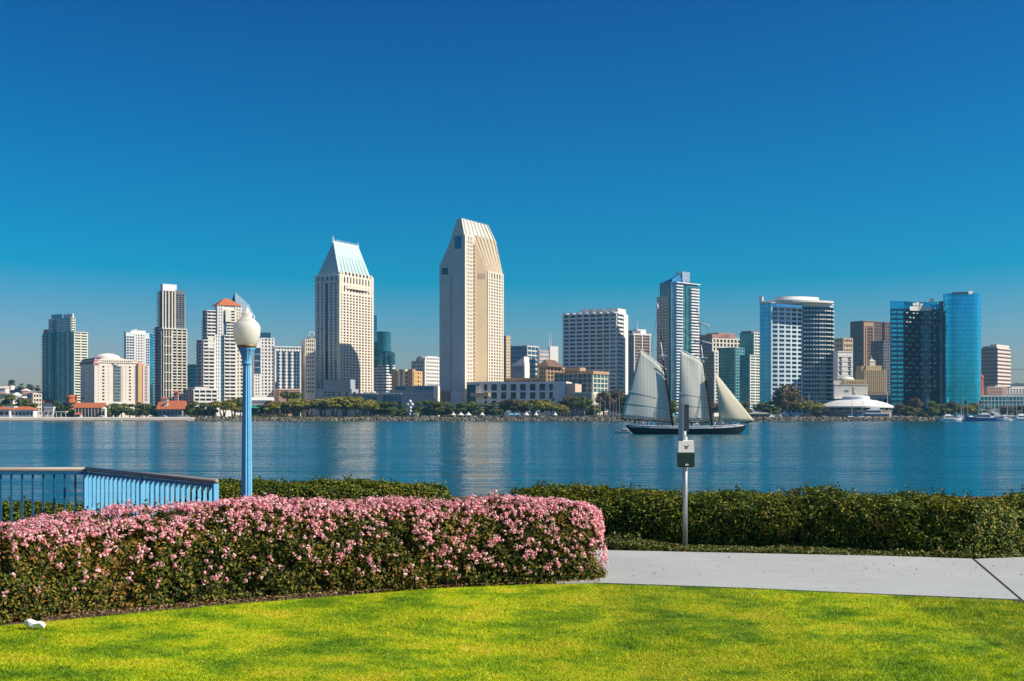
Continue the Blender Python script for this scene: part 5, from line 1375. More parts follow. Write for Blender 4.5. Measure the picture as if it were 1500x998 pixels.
r_ = 1.9; g = b.wall; g.lathe([(2.2, 0), (1.8, b.z(560)), (1.6, b.z(554))], 'red_paint', n=12); g = b.part('lantern'); g.lathe([(2.4, b.z(554)), (2.2, b.z(551.5)), (1.4, b.z(550)), (.2, b.z(548.5))], 'red_paint', n=12); g = b.part('annexe'); g.box(-4.5, -2.6, -1, 3, 0, b.z(557), 'ivory'); b.done()

# ------------------------------------------------------------------ far shore: sea wall, rocks, lawns, hills
wall_mat('seawall', (.62, .56, .45), var=.15, scale=.3); wall_mat('rock_mat', (.27, .25, .20), var=.4, scale=.5, streak=0, rough=.95); wall_mat('hill_mat', (.055, .07, .055), var=.3, scale=.01, streak=0, rough=1)
wall_mat('shore_grass', (.20, .22, .035), var=.3, scale=.2, streak=0, rough=.95); wall_mat('shore_grass_dry', (.36, .24, .06), var=.3, scale=.2, streak=0, rough=.95); wall_mat('asphalt', (.06, .06, .06), rough=.9)
g = MB(); xa, xb = PX(-400, 905), PX(283, 905)
g.hexa([(xa, 904, -1.5), (xb, 904, -1.5), (xb, 912, -1.5), (xa, 912, -1.5)], [(xa, 905, LZ - .5), (xb, 905, LZ - .5), (xb, 912, LZ + .25), (xa, 912, LZ + .25)], 'seawall')
o = g.build('sea_wall'); tag(o, 'pale sunlit concrete sea wall along the village waterfront', 'sea wall')
o = MB(); o.box(PX(-420, 905), PX(276, 905), 903.2, 905.4, -1, .55, 'rock_mat'); o = o.build('sea_wall_footing'); tag(o, 'dark wet rock ledge at the foot of the pale sea wall', 'ledge')

rng = np.random.default_rng(5)
bm = bmesh.new(); bmesh.ops.create_icosphere(bm, subdivisions=1, radius=1); iv = np.array([v.co[:] for v in bm.verts]); it = np.array([[v.index for v in f.verts] for f in bm.faces]); bm.free()
def rocks(pxa, pxb, n, Y0, Y1, z0, z1, s0, s1, name, label):
    f = rng.random(n); px = rng.uniform(pxa, pxb, n); Y = Y0 + (Y1 - Y0) * f; z = z0 + (z1 - z0) * f
    c = np.stack([(px - 750) / F * 908, Y, z], 1); s = rng.uniform(s0, s1, (n, 1, 1)) * rng.uniform(.6, 1.3, (n, 1, 3))
    v = iv[None] * s * rng.uniform(.75, 1.2, (n, len(iv), 1)) * np.array([1.3, 1, .75]); a = rng.uniform(0, 6.28, n); ca, sa = np.cos(a)[:, None], np.sin(a)[:, None]
    v = np.stack([v[..., 0] * ca - v[..., 1] * sa, v[..., 0] * sa + v[..., 1] * ca, v[..., 2]], -1) + c[:, None]
    T = (it[None] + (np.arange(n) * len(iv))[:, None, None]).reshape(-1, 3)
    o = bpy.data.objects.new(name, np_mesh(name, v.reshape(-1, 3), T, ['riprap'])); COL.objects.link(o); tag(o, label, 'rocks', kind='stuff')
m = leaf_mat('riprap', [(0, (.04, .036, .028)), (.5, (.13, .115, .085)), (1, (.32, .28, .21))], trans=0, rough=.95, spec=.1)
rocks(276, 1382, 3600, 903.6, 911.5, -.2, 2.5, .45, 1.05, 'rocks', 'bank of broken grey boulders along the far waterline')
rocks(1382, 1760, 700, 909.5, 913, .6, 2.6, .4, .8, 'rocks', 'low dark boulders behind the moored marina boats')

def sheet(name, pts, mat):
    g = MB(); g.poly(pts, mat); return structure(g.build(name))
sheet('lawn', [(PX(a, Y), Y, LZ + z) for a, Y, z in ((1214, 912, .02), (1262, 912, .02), (1264, 922, .5), (1214, 922, .5))], 'shore_grass')
sheet('lawn', [(PX(a, Y), Y, LZ + z) for a, Y, z in ((1262, 912, .02), (1306, 912, .02), (1306, 922, .5), (1264, 922, .5))], 'shore_grass_dry')
sheet('lawn', [(PX(a, Y), Y, LZ + z) for a, Y, z in ((365, 911.8, .02), (560, 911.8, .02), (560, 924, .7), (365, 924, .7))], 'shore_grass')
sheet('road', [(-420, 926, LZ + .02), (420, 926, LZ + .02), (420, 938, LZ + .02), (-420, 938, LZ + .02)], 'asphalt')

def hill(pts, Y, depth, name='hills'):
    V, T = [], []; xs_ = np.linspace(pts[0][0], pts[-1][0], 60); hy = np.interp(xs_, [p[0] for p in pts], [p[1] for p in pts]); r = np.random.default_rng(2)
    hy = hy + np.convolve(r.normal(0, 1.4, 60), np.ones(3) / 3, 'same'); nr = 12
    for j in range(nr):
        f = j / (nr - 1); k = math.sin(f * math.pi)
        for i in range(60): V.append((PX(xs_[i], Y), Y + (f - .5) * depth, LZ - .5 + max(PZ(hy[i], Y) - LZ, 0) * k ** .7 * (1 + .06 * math.sin(i * 1.3 + j * 2))))
    for j in range(nr - 1):
        for i in range(59): T.append((j * 60 + i, j * 60 + i + 1, (j + 1) * 60 + i + 1, (j + 1) * 60 + i))
    o = bpy.data.objects.new(name, np_mesh(name, V, np.array(T), ['hill_mat'], smooth=True)); COL.objects.link(o); structure(o)
hill([(-320, 585), (-150, 570), (-40, 572), (10, 568), (40, 573), (80, 576), (150, 586), (240, 597)], 1850, 380)
hill([(1380, 596), (1440, 572), (1480, 563), (1520, 561), (1600, 557), (1800, 585)], 2300, 400)

# ------------------------------------------------------------------ trees
leaf_mat('crown_olive', [(0, (.10, .105, .010)), (.5, (.27, .25, .02)), (1, (.46, .40, .03))], trans=.2, noise=.2, nscale=.15)
leaf_mat('crown_dark', [(0, (.05, .08, .017)), (.6, (.13, .165, .026)), (1, (.28, .28, .04))], trans=.15, noise=.2, nscale=.15)
leaf_mat('crown_brown', [(0, (.08, .06, .025)), (.6, (.17, .12, .045)), (1, (.28, .19, .07))], trans=.15, noise=.2, nscale=.15)
leaf_mat('crown_green', [(0, (.07, .10, .010)), (.5, (.18, .21, .015)), (1, (.34, .33, .025))], trans=.25, noise=.2, nscale=.15)
leaf_mat('palm_leaf', [(0, (.03, .04, .012)), (1, (.10, .10, .03))], trans=.15)
wall_mat('bark', (.16, .11, .075), var=.3, scale=.8); wall_mat('bark_pale', (.40, .30, .19), var=.3, scale=.8); wall_mat('palm_bark', (.20, .16, .11), var=.2)

def tree_proto(kind, seed):
    """crown and trunk meshes of a tree 10 m tall"""
    rng = np.random.default_rng(seed); g = MB(); H = 10.0
    spec = {'dome': dict(w=9.5, base=.40, mat='crown_olive', bark='bark_pale', nb=30, n=4200, sz=.68), 'green': dict(w=5.5, base=.22, mat='crown_green', bark='bark', nb=14, n=2200, sz=.64),
            'dark': dict(w=5.2, base=.12, mat='crown_dark', bark='bark', nb=18, n=2800, sz=.66), 'brown': dict(w=4.6, base=.22, mat='crown_brown', bark='bark_pale', nb=18, n=2600, sz=.55),
            'loose': dict(w=6.5, base=.35, mat='crown_green', bark='bark_pale', nb=18, n=1600, sz=.52), 'bush': dict(w=6.0, base=.0, mat='crown_dark', bark='bark', nb=10, n=1100, sz=.7)}[kind]
    base, w = spec['base'] * H, spec['w']; blobs = []
    for i in range(spec['nb']):
        a = rng.uniform(0, 6.28); rr = w * .46 * math.sqrt(rng.random()); f = rr / (w * .5)
        if kind == 'dome': top = H * (1 - .28 * f * f); z = top - rng.uniform(.9, 1.2 + 3.4 * (1 - .4 * f)); r = rng.uniform(1.2, 1.8); fl = .62
        else: zz = rng.random(); z = base + (H - base) * (.12 + .8 * zz); rr *= math.sqrt(max(1 - (2 * abs(zz - .42)) ** 2 * .8, .12)); r = rng.uniform(1.0, 1.6) * (.85 if kind == 'loose' else 1.15); fl = .85
        blobs.append((rr * math.cos(a), rr * math.sin(a), min(z, H - r * fl), r, fl))
    P, N = [], []
    for i in range(spec['n']):
        x, y, z, r, fl = blobs[rng.integers(len(blobs))]; d = rng.normal(0, 1, 3); d /= np.linalg.norm(d); q = r * rng.uniform(.55, 1.08)
        P.append((x + d[0] * q, y + d[1] * q, z + d[2] * q * fl)); N.append(d + np.array([0, 0, .3]))
    v, T = leaf_arrays(rng, np.array(P), np.array(N), np.full(len(P), spec['sz']), .75, .6)
    v[:, 2] = np.maximum(v[:, 2], .05)
    crown = np_mesh('crown', v, T, [spec['mat']])
    for k in range(3 if kind in ('dome', 'loose') else 1):
        a = rng.uniform(0, 6.28); q = .25 if kind in ('dome', 'loose') else 0; p0 = Vector((q * math.cos(a) * 2, q * math.sin(a), -.3)); p1 = Vector((q * 4 * math.cos(a), q * 4 * math.sin(a), base + .8)); p2 = Vector(blobs[k][:3])
        g.tube([p0, p0.lerp(p1, .5) + Vector((rng.normal(0, .2), rng.normal(0, .2), 0)), p1, p2], [.30, .24, .2, .08], spec['bark'], n=6)
        for j in range(4):
            bl = blobs[(k * 4 + j + 1) % len(blobs)]; g.tube([p1 - Vector((0, 0, rng.uniform(.1, 1.0))), p1.lerp(Vector(bl[:3]), .5) + Vector((0, 0, -.2)), Vector(bl[:3])], [.15, .1, .04], spec['bark'], n=5)
    return crown, g.mesh('trunk', True)
def palm_proto(seed):
    rng = np.random.default_rng(seed); g = MB(); g.tube([(0, 0, -.3), (.1, 0, 3), (.05, .1, 6), (.2, .1, 9)], [.28, .2, .18, .2], 'palm_bark', n=8); tr = g.mesh('trunk', True)
    V, T = [], []
    for k in range(34):
        a = rng.uniform(0, 6.28); el = rng.uniform(-.5, 1.3); L = rng.uniform(1.3, 1.9); d = np.array([math.cos(a), math.sin(a), 0]); s_ = np.array([-d[1], d[0], 0])
        for j in range(4):
            f0, f1 = j / 4, (j + 1) / 4; w0, w1 = .24 * (1 - abs(f0 - .4)), .24 * (1 - f1) + .02
            p = lambda f: np.array([.2, .1, 9.1]) + d * L * f * math.cos(el) + np.array([0, 0, L * (f * math.sin(el) - .75 * f * f)])
            b = len(V); V += [p(f0) - s_ * w0, p(f0) + s_ * w0, p(f1) + s_ * w1, p(f1) - s_ * w1]; T += [(b, b + 1, b + 2), (b, b + 2, b + 3)]
    return np_mesh('crown', V, np.array(T), ['palm_leaf']), tr
PROTO = {k: [tree_proto(k, 100 + 7 * i + j) for j in range(3)] for i, k in enumerate(('dome', 'green', 'dark', 'brown', 'loose', 'bush'))}
PROTO['palm'] = [palm_proto(3), palm_proto(4)]
NAT = {'dome': 9.5, 'green': 6.4, 'dark': 6.2, 'brown': 5.6, 'loose': 7.6, 'bush': 7.0, 'palm': 3.6}
KN = {'dome': ('umbrella_tree', 'flat-topped olive tree with bare forking trunks'), 'green': ('leafy_tree', 'bright yellow-green leafy tree'), 'dark': ('leafy_tree', 'dense dark green round tree'), 'brown': ('leafy_tree', 'brownish loose upright tree'),
      'loose': ('leafy_tree', 'open airy yellow-green tree'), 'bush': ('shrub', 'low dark green shrub'), 'palm': ('palm_tree', 'slim palm tree with a ragged crown')}
ORD = ['first', 'second', 'third', 'fourth', 'fifth', 'sixth', 'seventh', 'eighth', 'ninth', 'tenth']
# (kind, column, top row, width in pixels, distance, landmark)
TREES = [
 ('dark', 14, 578, 26, 1010, 'below the hillside houses'), ('dark', 34, 583, 24, 990, 'below the hillside houses'), ('green', 48, 590, 16, 960, 'below the hillside houses'),
 ('dark', 84, 588, 20, 960, 'before the teal glass tower'), ('dark', 95, 591, 16, 950, 'before the teal glass tower'), ('dark', 104, 594, 12, 940, 'before the teal glass tower'), ('palm', 121, 580, 9, 960, 'before the teal glass tower'),
 ('green', 158, 594, 14, 940, 'before the pink-roofed hotel'), ('dark', 168, 591, 20, 945, 'before the pink-roofed hotel'), ('green', 178, 590, 18, 945, 'before the pink-roofed hotel'), ('dark', 190, 592, 20, 940, 'before the pink-roofed hotel'), ('dark', 203, 593, 18, 945, 'before the pink-roofed hotel'), ('palm', 205, 588, 9, 955, 'before the pink-roofed hotel'), ('dark', 214, 591, 18, 945, 'before the pink-roofed hotel'), ('dark', 224, 594, 14, 950, 'before the pink-roofed hotel'),
 ('bush', 276, 601, 14, 930, 'beside the orange-roofed restaurant'), ('dark', 284, 588, 20, 945, 'beside the orange-roofed restaurant'), ('dark', 299, 590, 20, 935, 'below the white stepped tower'), ('dark', 311, 592, 16, 940, 'below the white stepped tower'),
 ('dome', 327, 585, 40, 925, 'below the white stepped tower'), ('dome', 341, 583, 36, 935, 'below the white stepped tower'), ('green', 352, 582, 22, 930, 'below the white stepped tower'),
 ('dark', 379, 593, 16, 945, 'right of the blue lamp post'), ('brown', 397, 587, 20, 945, 'right of the blue lamp post'),
 ('dark', 419, 573, 26, 965, 'below the blue-striped office block'), ('dark', 434, 574, 22, 965, 'below the blue-striped office block'),
 ('dome', 412, 587, 40, 930, 'below the blue-striped office block'), ('dome', 432, 583, 50, 935, 'below the blue-striped office block'), ('dome', 452, 582, 44, 930, 'below the blue-striped office block'),
 ('dome', 472, 583, 44, 935, 'below the green-roofed hotel tower'), ('dome', 490, 581, 46, 928, 'below the green-roofed hotel tower'), ('dome', 506, 579, 50, 932, 'below the green-roofed hotel tower'), ('dome', 524, 581, 44, 928, 'below the green-roofed hotel tower'), ('dome', 538, 585, 30, 925, 'below the green-roofed hotel tower'), ('brown', 548, 588, 16, 935, 'below the green-roofed hotel tower'),
 ('dark', 562, 588, 24, 935, 'before the arched podium windows'), ('dark', 575, 589, 22, 930, 'before the arched podium windows'), ('dark', 588, 592, 18, 935, 'before the arched podium windows'),
 ('dark', 613, 589, 20, 930, 'before the bare podium wall'), ('dark', 625, 587, 24, 935, 'before the bare podium wall'), ('dark', 638, 588, 22, 928, 'before the bare podium wall'), ('dark', 651, 588, 24, 935, 'before the bare podium wall'), ('dark', 662, 592, 16, 930, 'before the bare podium wall'), ('palm', 637, 583, 9, 950, 'before the bare podium wall'),
 ('dark', 676, 590, 20, 930, 'at the foot of the tallest tower'), ('green', 691, 588, 18, 935, 'at the foot of the tallest tower'), ('dark', 700, 591, 22, 930, 'at the foot of the tallest tower'), ('dark', 712, 592, 18, 935, 'at the foot of the tallest tower'), ('dark', 724, 590, 22, 930, 'at the foot of the tallest tower'),
 ('brown', 738, 586, 22, 935, 'before the white conference wing'), ('brown', 752, 583, 26, 935, 'before the white conference wing'), ('brown', 764, 587, 18, 940, 'before the white conference wing'), ('dome', 784, 584, 38, 930, 'before the white conference wing'), ('loose', 803, 585, 20, 940, 'before the white conference wing'), ('dome', 817, 591, 30, 930, 'before the white conference wing'),
 ('brown', 829, 580, 20, 945, 'before the cream arcade'), ('loose', 842, 581, 26, 935, 'before the cream arcade'), ('loose', 856, 580, 30, 932, 'before the cream arcade'), ('dark', 868, 593, 22, 935, 'before the cream arcade'), ('palm', 812, 582, 8, 950, 'before the cream arcade'),
 ('brown', 884, 573, 24, 950, 'below the waffle-fronted tower'), ('loose', 893, 577, 20, 955, 'below the waffle-fronted tower'), ('brown', 905, 571, 26, 955, 'below the waffle-fronted tower'), ('dark', 918, 578, 22, 945, 'below the waffle-fronted tower'), ('green', 985, 585, 18, 945, 'seen between the two big sails'), 
 ('brown', 1044, 588, 20, 945, 'behind the jib'), ('dark', 1062, 588, 24, 950, 'behind the jib'), ('dark', 1090, 589, 22, 950, 'behind the jib'),
 ('dark', 1117, 590, 24, 950, 'below the curved glass hotel'), ('dark', 1130, 588, 26, 955, 'below the curved glass hotel'), ('brown', 1146, 565, 24, 930, 'below the curved glass hotel'), ('brown', 1159, 564, 28, 935, 'below the curved glass hotel'), ('dome', 1184, 586, 34, 930, 'below the curved glass hotel'), ('dark', 1196, 598, 18, 945, 'below the curved glass hotel'), ('bush', 1178, 607, 9, 917, 'below the curved glass hotel'),
 ('brown', 1316, 591, 20, 945, 'before the bright blue hotel'), ('brown', 1341, 583, 20, 950, 'before the bright blue hotel'), ('dark', 1331, 595, 20, 945, 'before the bright blue hotel'), ('green', 1365, 588, 20, 935, 'before the bright blue hotel'), ('dark', 1380, 592, 24, 940, 'before the bright blue hotel'), ('bush', 1352, 604, 16, 925, 'before the bright blue hotel'), ('brown', 1395, 588, 22, 955, 'before the bright blue hotel'), ('dome', 1413, 592, 26, 950, 'before the bright blue hotel'), ('brown', 1426, 590, 18, 955, 'before the bright blue hotel'),
 ('palm', 1394, 586, 9, 960, 'before the bright blue hotel'), ('palm', 1436, 586, 9, 960, 'behind the marina boats'), ('dark', 1446, 597, 18, 955, 'behind the marina boats'), ('brown', 1473, 595, 24, 955, 'behind the marina boats'), ('dark', 1494, 594, 18, 955, 'behind the marina boats'), ('brown', 1508, 592, 22, 955, 'behind the marina boats'),
 ('dark', 17, 556, 11, 1830, 'on the skyline hill'), ('dark', 31, 562, 9, 1830, 'on the skyline hill'), ('dark', 43, 563, 10, 1830, 'on the skyline hill'), ('dark', 55, 565, 9, 1830, 'on the skyline hill'),
]
cnt = {}; tot = {}
for t_ in TREES: tot[(t_[0], t_[5])] = tot.get((t_[0], t_[5]), 0) + 1
pr = random.Random(12)
for kind, px, top, wd, Y, lm in sorted(TREES, key=lambda q: q[1]):
    key = (kind, lm); i = cnt[key] = cnt.get(key, 0) + 1
    base = LZ if Y < 1500 else PZ(574, Y)
    nm, txt = KN[kind]
    lab = f'{txt} {lm}' if tot[key] == 1 else f'{ORD[i - 1]} {txt} from the left {lm}'
    if len(lab.split()) > 16: lab = f'{ORD[i - 1]} {txt.split(" with ")[0]} from the left {lm}'
    t_ = thing(nm, lab, 'tree' if kind != 'bush' else 'shrub', (PX(px, Y), Y, base), pr.uniform(0, 6.28), {'palm': 'palm trees on the far shore'}.get(kind, 'trees on the far shore'))
    H = PZ(top, Y) - base; Wm = wd / F * Y * 1.18
    cr, tr = pr.choice(PROTO[kind]); sx = Wm / NAT[kind]
    for nme, me in (('crown', cr), ('trunk', tr)):
        o = bpy.data.objects.new(nme, me); COL.objects.link(o); o.parent = t_
    t_.scale = (sx, sx, H / 10.0)

# plants and shade under the trees along the water
leaf_mat('under_leaf', [(0, (.02, .03, .010)), (.5, (.07, .085, .018)), (.85, (.16, .15, .03)), (1, (.26, .20, .06))], trans=.15, noise=.3, nscale=.12)
rng = np.random.default_rng(77); n_ = 15000; pxs = rng.uniform(278, 1385, n_); Yq = rng.uniform(913.5, 924, n_)
hh = np.clip(.45 + .75 * wob(np.stack([pxs * .49, Yq * .3, pxs * 0], 1), 6, .32), 0, 1.2) * np.where((pxs > 1100) | (pxs < 300), .55, 1.0)
P_ = np.stack([(pxs - 750) / F * Yq, Yq, LZ + .1 + rng.random(n_) ** 1.4 * hh * 2.6], 1); kp = ~((pxs > 1208) & (pxs < 1308)); P_ = P_[kp]
v, T = leaf_arrays(rng, P_, np.tile([0, -.3, 1.0], (len(P_), 1)), np.full(len(P_), .75), .75, .7)
o = bpy.data.objects.new('undergrowth', np_mesh('undergrowth', v, T, ['under_leaf'])); COL.objects.link(o); tag(o, 'low scrubby plants along the far shore under the trees', 'undergrowth', kind='stuff')

# ------------------------------------------------------------------ village on the left shore
def house(name, label, x0, x1, ytop, yeave, Y, depth, wall, roof, over=.6, wins=0, base=LZ, cat='house', kind='hip', chimney=False):
    t = thing(name, label, cat, (PX((x0 + x1) / 2, Y), Y, base)); w = PX(x1, Y) - PX(x0, Y); ze = PZ(yeave, Y) - base; zt = PZ(ytop, Y) - base
    g = MB(); g.box(-w / 2, w / 2, 0, depth, -1, ze, wall); g.build('wall', t)
    g = MB()
    if kind == 'hip': g.hip(-w / 2, w / 2, 0, depth, ze, zt, roof, over=over)
    elif kind == 'gable': g.raw([(-w/2-over, -over, ze), (w/2+over, -over, ze), (w/2+over, depth+over, ze), (-w/2-over, depth+over, ze), (-w/2-over, depth/2, zt), (w/2+over, depth/2, zt)], [(0,1,5,4),(1,2,5),(2,3,4,5),(3,0,4),(3,2,1,0)], roof)
    else: g.box(-w / 2 - .3, w / 2 + .3, -.3, depth + .3, ze, zt, roof)
    rf = g.build('roof', t)
    if chimney: g = MB(); g.box(w * .2, w * .2 + 1.2, depth * .4, depth * .4 + 1.2, ze, zt + 1.2, wall); g.build('chimney', rf)
    for k in range(wins):
        xm = -w / 2 + w * (k + .5) / wins; ww = w / wins * .28
        g = MB(); g.box(xm - ww, xm + ww, -.12, .1, ze * .30, ze * .72, 'glass_black'); g.build('window', t)
    return t
pr = random.Random(5)
HH = [(-6, 8, 566, 569, 'gable', 'white', 'pink_wall'), (5, 16, 565, 568, 'flat', 'white', 'roof_white'), (15, 26, 571, 574, 'gable', 'ivory', 'terracotta'), (-4, 9, 574, 577, 'hip', 'white', 'terracotta'), (10, 19, 577, 580, 'flat', 'ivory', 'roof_white'), (18, 26, 575, 579, 'hip', 'white', 'roof_white'), (30, 41, 569, 573, 'hip', 'ivory', 'pink_wall'), (33, 46, 574, 577, 'gable', 'cream', 'terracotta'), (25, 33, 581, 583, 'flat', 'pink_wall', 'roof_white'), (-12, 2, 581, 584, 'flat', 'white', 'roof_grey')]
HL = ['small white hillside house with pale pink gabled roof at the edge of view', 'flat-roofed white house highest on the hillside', 'ivory hillside house with a terracotta gable', 'white hillside house with terracotta hipped roof', 'flat-roofed ivory cube house halfway down the hillside', 'white hillside house with white hipped roof', 'ivory hillside house with pale pink hipped roof', 'cream gabled house above the stepped cream flats', 'flat-roofed pink house among the hillside trees', 'white house with flat grey roof low on the hillside']
for (x0, x1, yt, ye, kd, wm_, rm), lab in zip(HH, HL): house('hillside_house', lab, x0, x1, yt, ye, 1250 - (yt - 566) * 12, 9, wm_, rm, wins=3, kind=kd, base=LZ)
b = Bld('apartment_building', 'cream stepped flats with dark shaded side below the hillside houses', 48, 1080, 40)
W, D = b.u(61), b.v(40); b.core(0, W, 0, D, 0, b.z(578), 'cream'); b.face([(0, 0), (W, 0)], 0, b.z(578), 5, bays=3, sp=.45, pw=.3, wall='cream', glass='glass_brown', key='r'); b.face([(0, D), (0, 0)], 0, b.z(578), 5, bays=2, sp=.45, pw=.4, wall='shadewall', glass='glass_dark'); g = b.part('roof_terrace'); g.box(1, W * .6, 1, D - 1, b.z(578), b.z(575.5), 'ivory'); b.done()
house('cottage', 'small white pavilion with maroon hipped roof before the teal tower', 63, 75, 583.5, 590, 985, 8, 'white', 'tile_red', over=1.2, wins=3)
house('cottage', 'low white flat-roofed kiosk below the maroon-roofed pavilion', 65, 78, 596, 598, 945, 6, 'white', 'roof_white', wins=2, kind='flat')
house('restaurant', 'long white waterfront cafe with orange tiled roof at the edge of view', -40, 14, 596, 600, 935, 10, 'white', 'tile_orange', over=1, wins=7, cat='restaurant')
house('restaurant', 'white waterfront cafe with long orange tiled roof beside the pergola', 16, 49, 595.5, 600.5, 938, 10, 'white', 'tile_orange', over=1, wins=6, cat='restaurant')
house('shop', 'white flat-roofed shop behind the orange tiled cafe', 4, 20, 595.5, 597, 955, 8, 'white', 'roof_white', kind='flat', cat='shop')
# white pergola
t = thing('pergola', 'white open pergola with plants by the sea wall', 'pergola', (PX(76, 925), 925, LZ)); g = MB(); w = PX(97, 925) - PX(55, 925); g.box(-w / 2, w / 2, -.3, 4, 3.8, 4.4, 'white'); g.build('canopy', t)
for k in range(7): g = MB(); xx = -w / 2 + .4 + (w - .8) * k / 6; g.tube([(xx, 0, 0), (xx, 0, 3.8)], .2, 'white', n=8); g.build('post', t)
# long orange-roofed pavilion with turret
t = house('restaurant', 'long red-brown waterfront pavilion under a long orange tiled roof', 111, 149, 590, 597.5, 938, 9, 'terracotta', 'tile_orange', over=1.4, wins=0, cat='restaurant', kind='gable')
w = PX(149, 938) - PX(111, 938)
for k in range(9): g = MB(); xx = -w / 2 + w * k / 8; g.tube([(xx, -1.1, 0), (xx, -1.1, PZ(597.5, 938) - LZ)], .22, 'pale', n=6); g.build('post', t)
for k in range(8): g = MB(); xx = -w / 2 + w * (k + .5) / 8; g.box(xx - .8, xx + .8, -.08, .1, 1, 3.6, 'glass_black'); g.build('window', t)
t = thing('turret', 'stout orange tiled turret behind the red-brown pavilion', 'tower', (PX(104, 950), 950, LZ)); g = MB(); g.lathe([(2.8, 0), (2.8, PZ(590, 950) - LZ)], 'terracotta', n=8); g.build('wall', t); g = MB(); g.lathe([(4.2, PZ(590, 950) - LZ), (3.2, PZ(583, 950) - LZ), (3.8, PZ(582, 950) - LZ), (2.5, PZ(579, 950) - LZ)], 'tile_orange', n=8); g.build('roof', t)
g = MB(); g.box(2.5, 4.5, -1, 1, 0, PZ(580, 950) - LZ, 'tile_orange'); g.build('chimney', t)
house('kiosk', 'small round-windowed white kiosk between the pavilion and the trees', 149, 154, 596, 599, 932, 4, 'ivory', 'roof_white', wins=1, cat='kiosk', over=.2)
house('kiosk', 'little umbrella-roofed orange kiosk in front of the pavilion', 109, 118, 604, 607, 922, 4, 'pale', 'tile_orange', wins=1, cat='kiosk', over=.6)
t = house('restaurant', 'grey-blue waterfront restaurant under a big orange tiled roof', 232, 267, 587, 599.5, 938, 12, 'shadewall', 'tile_orange', over=1.2, wins=6, cat='restaurant', kind='gable')
g = MB(); x0 = PX(242, 938) - PX(249.5, 938); g.box(x0 - 1.2, x0 + 1.4, 1.0, 4, 4, PZ(590.5, 938) - LZ, 'white'); g.hip(x0 - 1.2, x0 + 1.4, 1.0, 4, PZ(590.5, 938) - LZ, PZ(588.5, 938) - LZ, 'tile_orange', over=.3); g.build('dormer', t)
g = MB(); x0 = PX(254.5, 938) - PX(249.5, 938); g.box(x0 - 1.4, x0 + 1.4, 6, 9, 0, PZ(575, 938) - LZ, 'terracotta'); g.hip(x0 - 1.4, x0 + 1.4, 6, 9, PZ(575, 938) - LZ, PZ(571.5, 938) - LZ, 'tile_orange', over=.8); g.build('turret', t)
g = MB(); x0 = PX(236, 938) - PX(249.5, 938); g.box(x0 - 1.6, x0 + 3.6, 5, 9, 0, PZ(584, 938) - LZ, 'ivory'); g.hip(x0 - 1.6, x0 + 3.6, 5, 9, PZ(584, 938) - LZ, PZ(581, 938) - LZ, 'tile_orange', over=.5); g.build('gable_wing', t)
house('tent', 'green canvas tent behind the lamp post', 366, 378, 594.5, 598, 940, 8, 'sign_green', 'canvas_green', cat='tent', over=.8) if 'canvas_green' in MATS else (wall_mat('canvas_green', (.02, .30, .17)), house('tent', 'green canvas tent behind the lamp post', 366, 378, 594.5, 598, 940, 8, 'sign_green', 'canvas_green', cat='tent', over=.8))
house('shop', 'low white roofed shop with dark arches behind the lamp post', 369, 398, 582, 586.5, 985, 8, 'white', 'roof_white', wins=5, cat='shop', kind='gable')
house('shop', 'low dark brown roofed shop among the trees', 382, 410, 588, 595, 955, 8, 'brown', 'roof_brown', wins=4, cat='shop')
house('kiosk', 'white lifeguard kiosk on the rocks before the podium wall', 605.5, 612, 605.5, 606.5, 916, 3, 'white', 'roof_white', wins=2, cat='kiosk', kind='flat', over=.2)
house('shop', 'small yellow-walled shop below the cream arcade', 817, 836, 601, 603.5, 930, 5, 'deco', 'roof_white', wins=4, cat='shop')
house('pavilion', 'small grey-roofed pavilion at the ship bow by the dock', 1099, 1125, 601.5, 606.5, 925, 9, 'mid_grey', 'roof_grey', wins=4, cat='pavilion', over=1.5)
# white lobed sculpture
t = thing('sculpture', 'white lobed sculpture standing before the bare podium wall', 'sculpture', (PX(600.5, 926), 926, LZ)); g = MB(); g.tube([(0, 0, 0), (0, 0, 6)], [.5, .35], 'white', n=8); g.build('post', t)
for x, z, r in ((-1.7, 9.6, 1.1), (1.5, 9.4, 1.2), (.1, 11.6, 1.2), (.3, 7.2, 1.2), (.5, 4.6, .9)): g = MB(); g.lathe([(r * math.sin(a), z - r * math.cos(a)) for a in np.linspace(.05, 3.09, 9)], 'white', n=12, cx=x); g.build('lobe', t, smooth=True)
# pointed white canopies along the promenade
for px, w_, lab in ((664, 9, 'first pointed white canopy on the promenade below the tallest tower'), (675, 11, 'second pointed white canopy on the promenade below the tallest tower'), (686, 11, 'largest pointed white canopy below the tallest tower'), (706, 9, 'lone white canopy between dark trees at the tallest tower'), (785, 8, 'white canopy under the flat-topped tree before the conference wing'), (813, 8, 'sharp pointed white canopy before the cream arcade'), (771, 10, 'low white canopy beside the pale blue awning')):
    t = thing('canopy_tent', lab, 'tent', (PX(px, 917), 917, LZ), 0, 'white canopies along the far promenade'); w = w_ / F * 917
    g = MB(); g.lathe([(w * .5, 1.7), (w * .3, 2.3), (w * .1, 3.4), (.05, 4.0)], 'white', n=8); g.build('roof', t)
    for a in range(4): g = MB(); q = (math.cos(a * math.pi / 2 + .78) * w * .45, math.sin(a * math.pi / 2 + .78) * w * .45); g.tube([(*q, 0), (*q, 1.75)], .09, 'white', n=6); g.build('post', t)
wall_mat('canvas_blue', (.12, .42, .62))
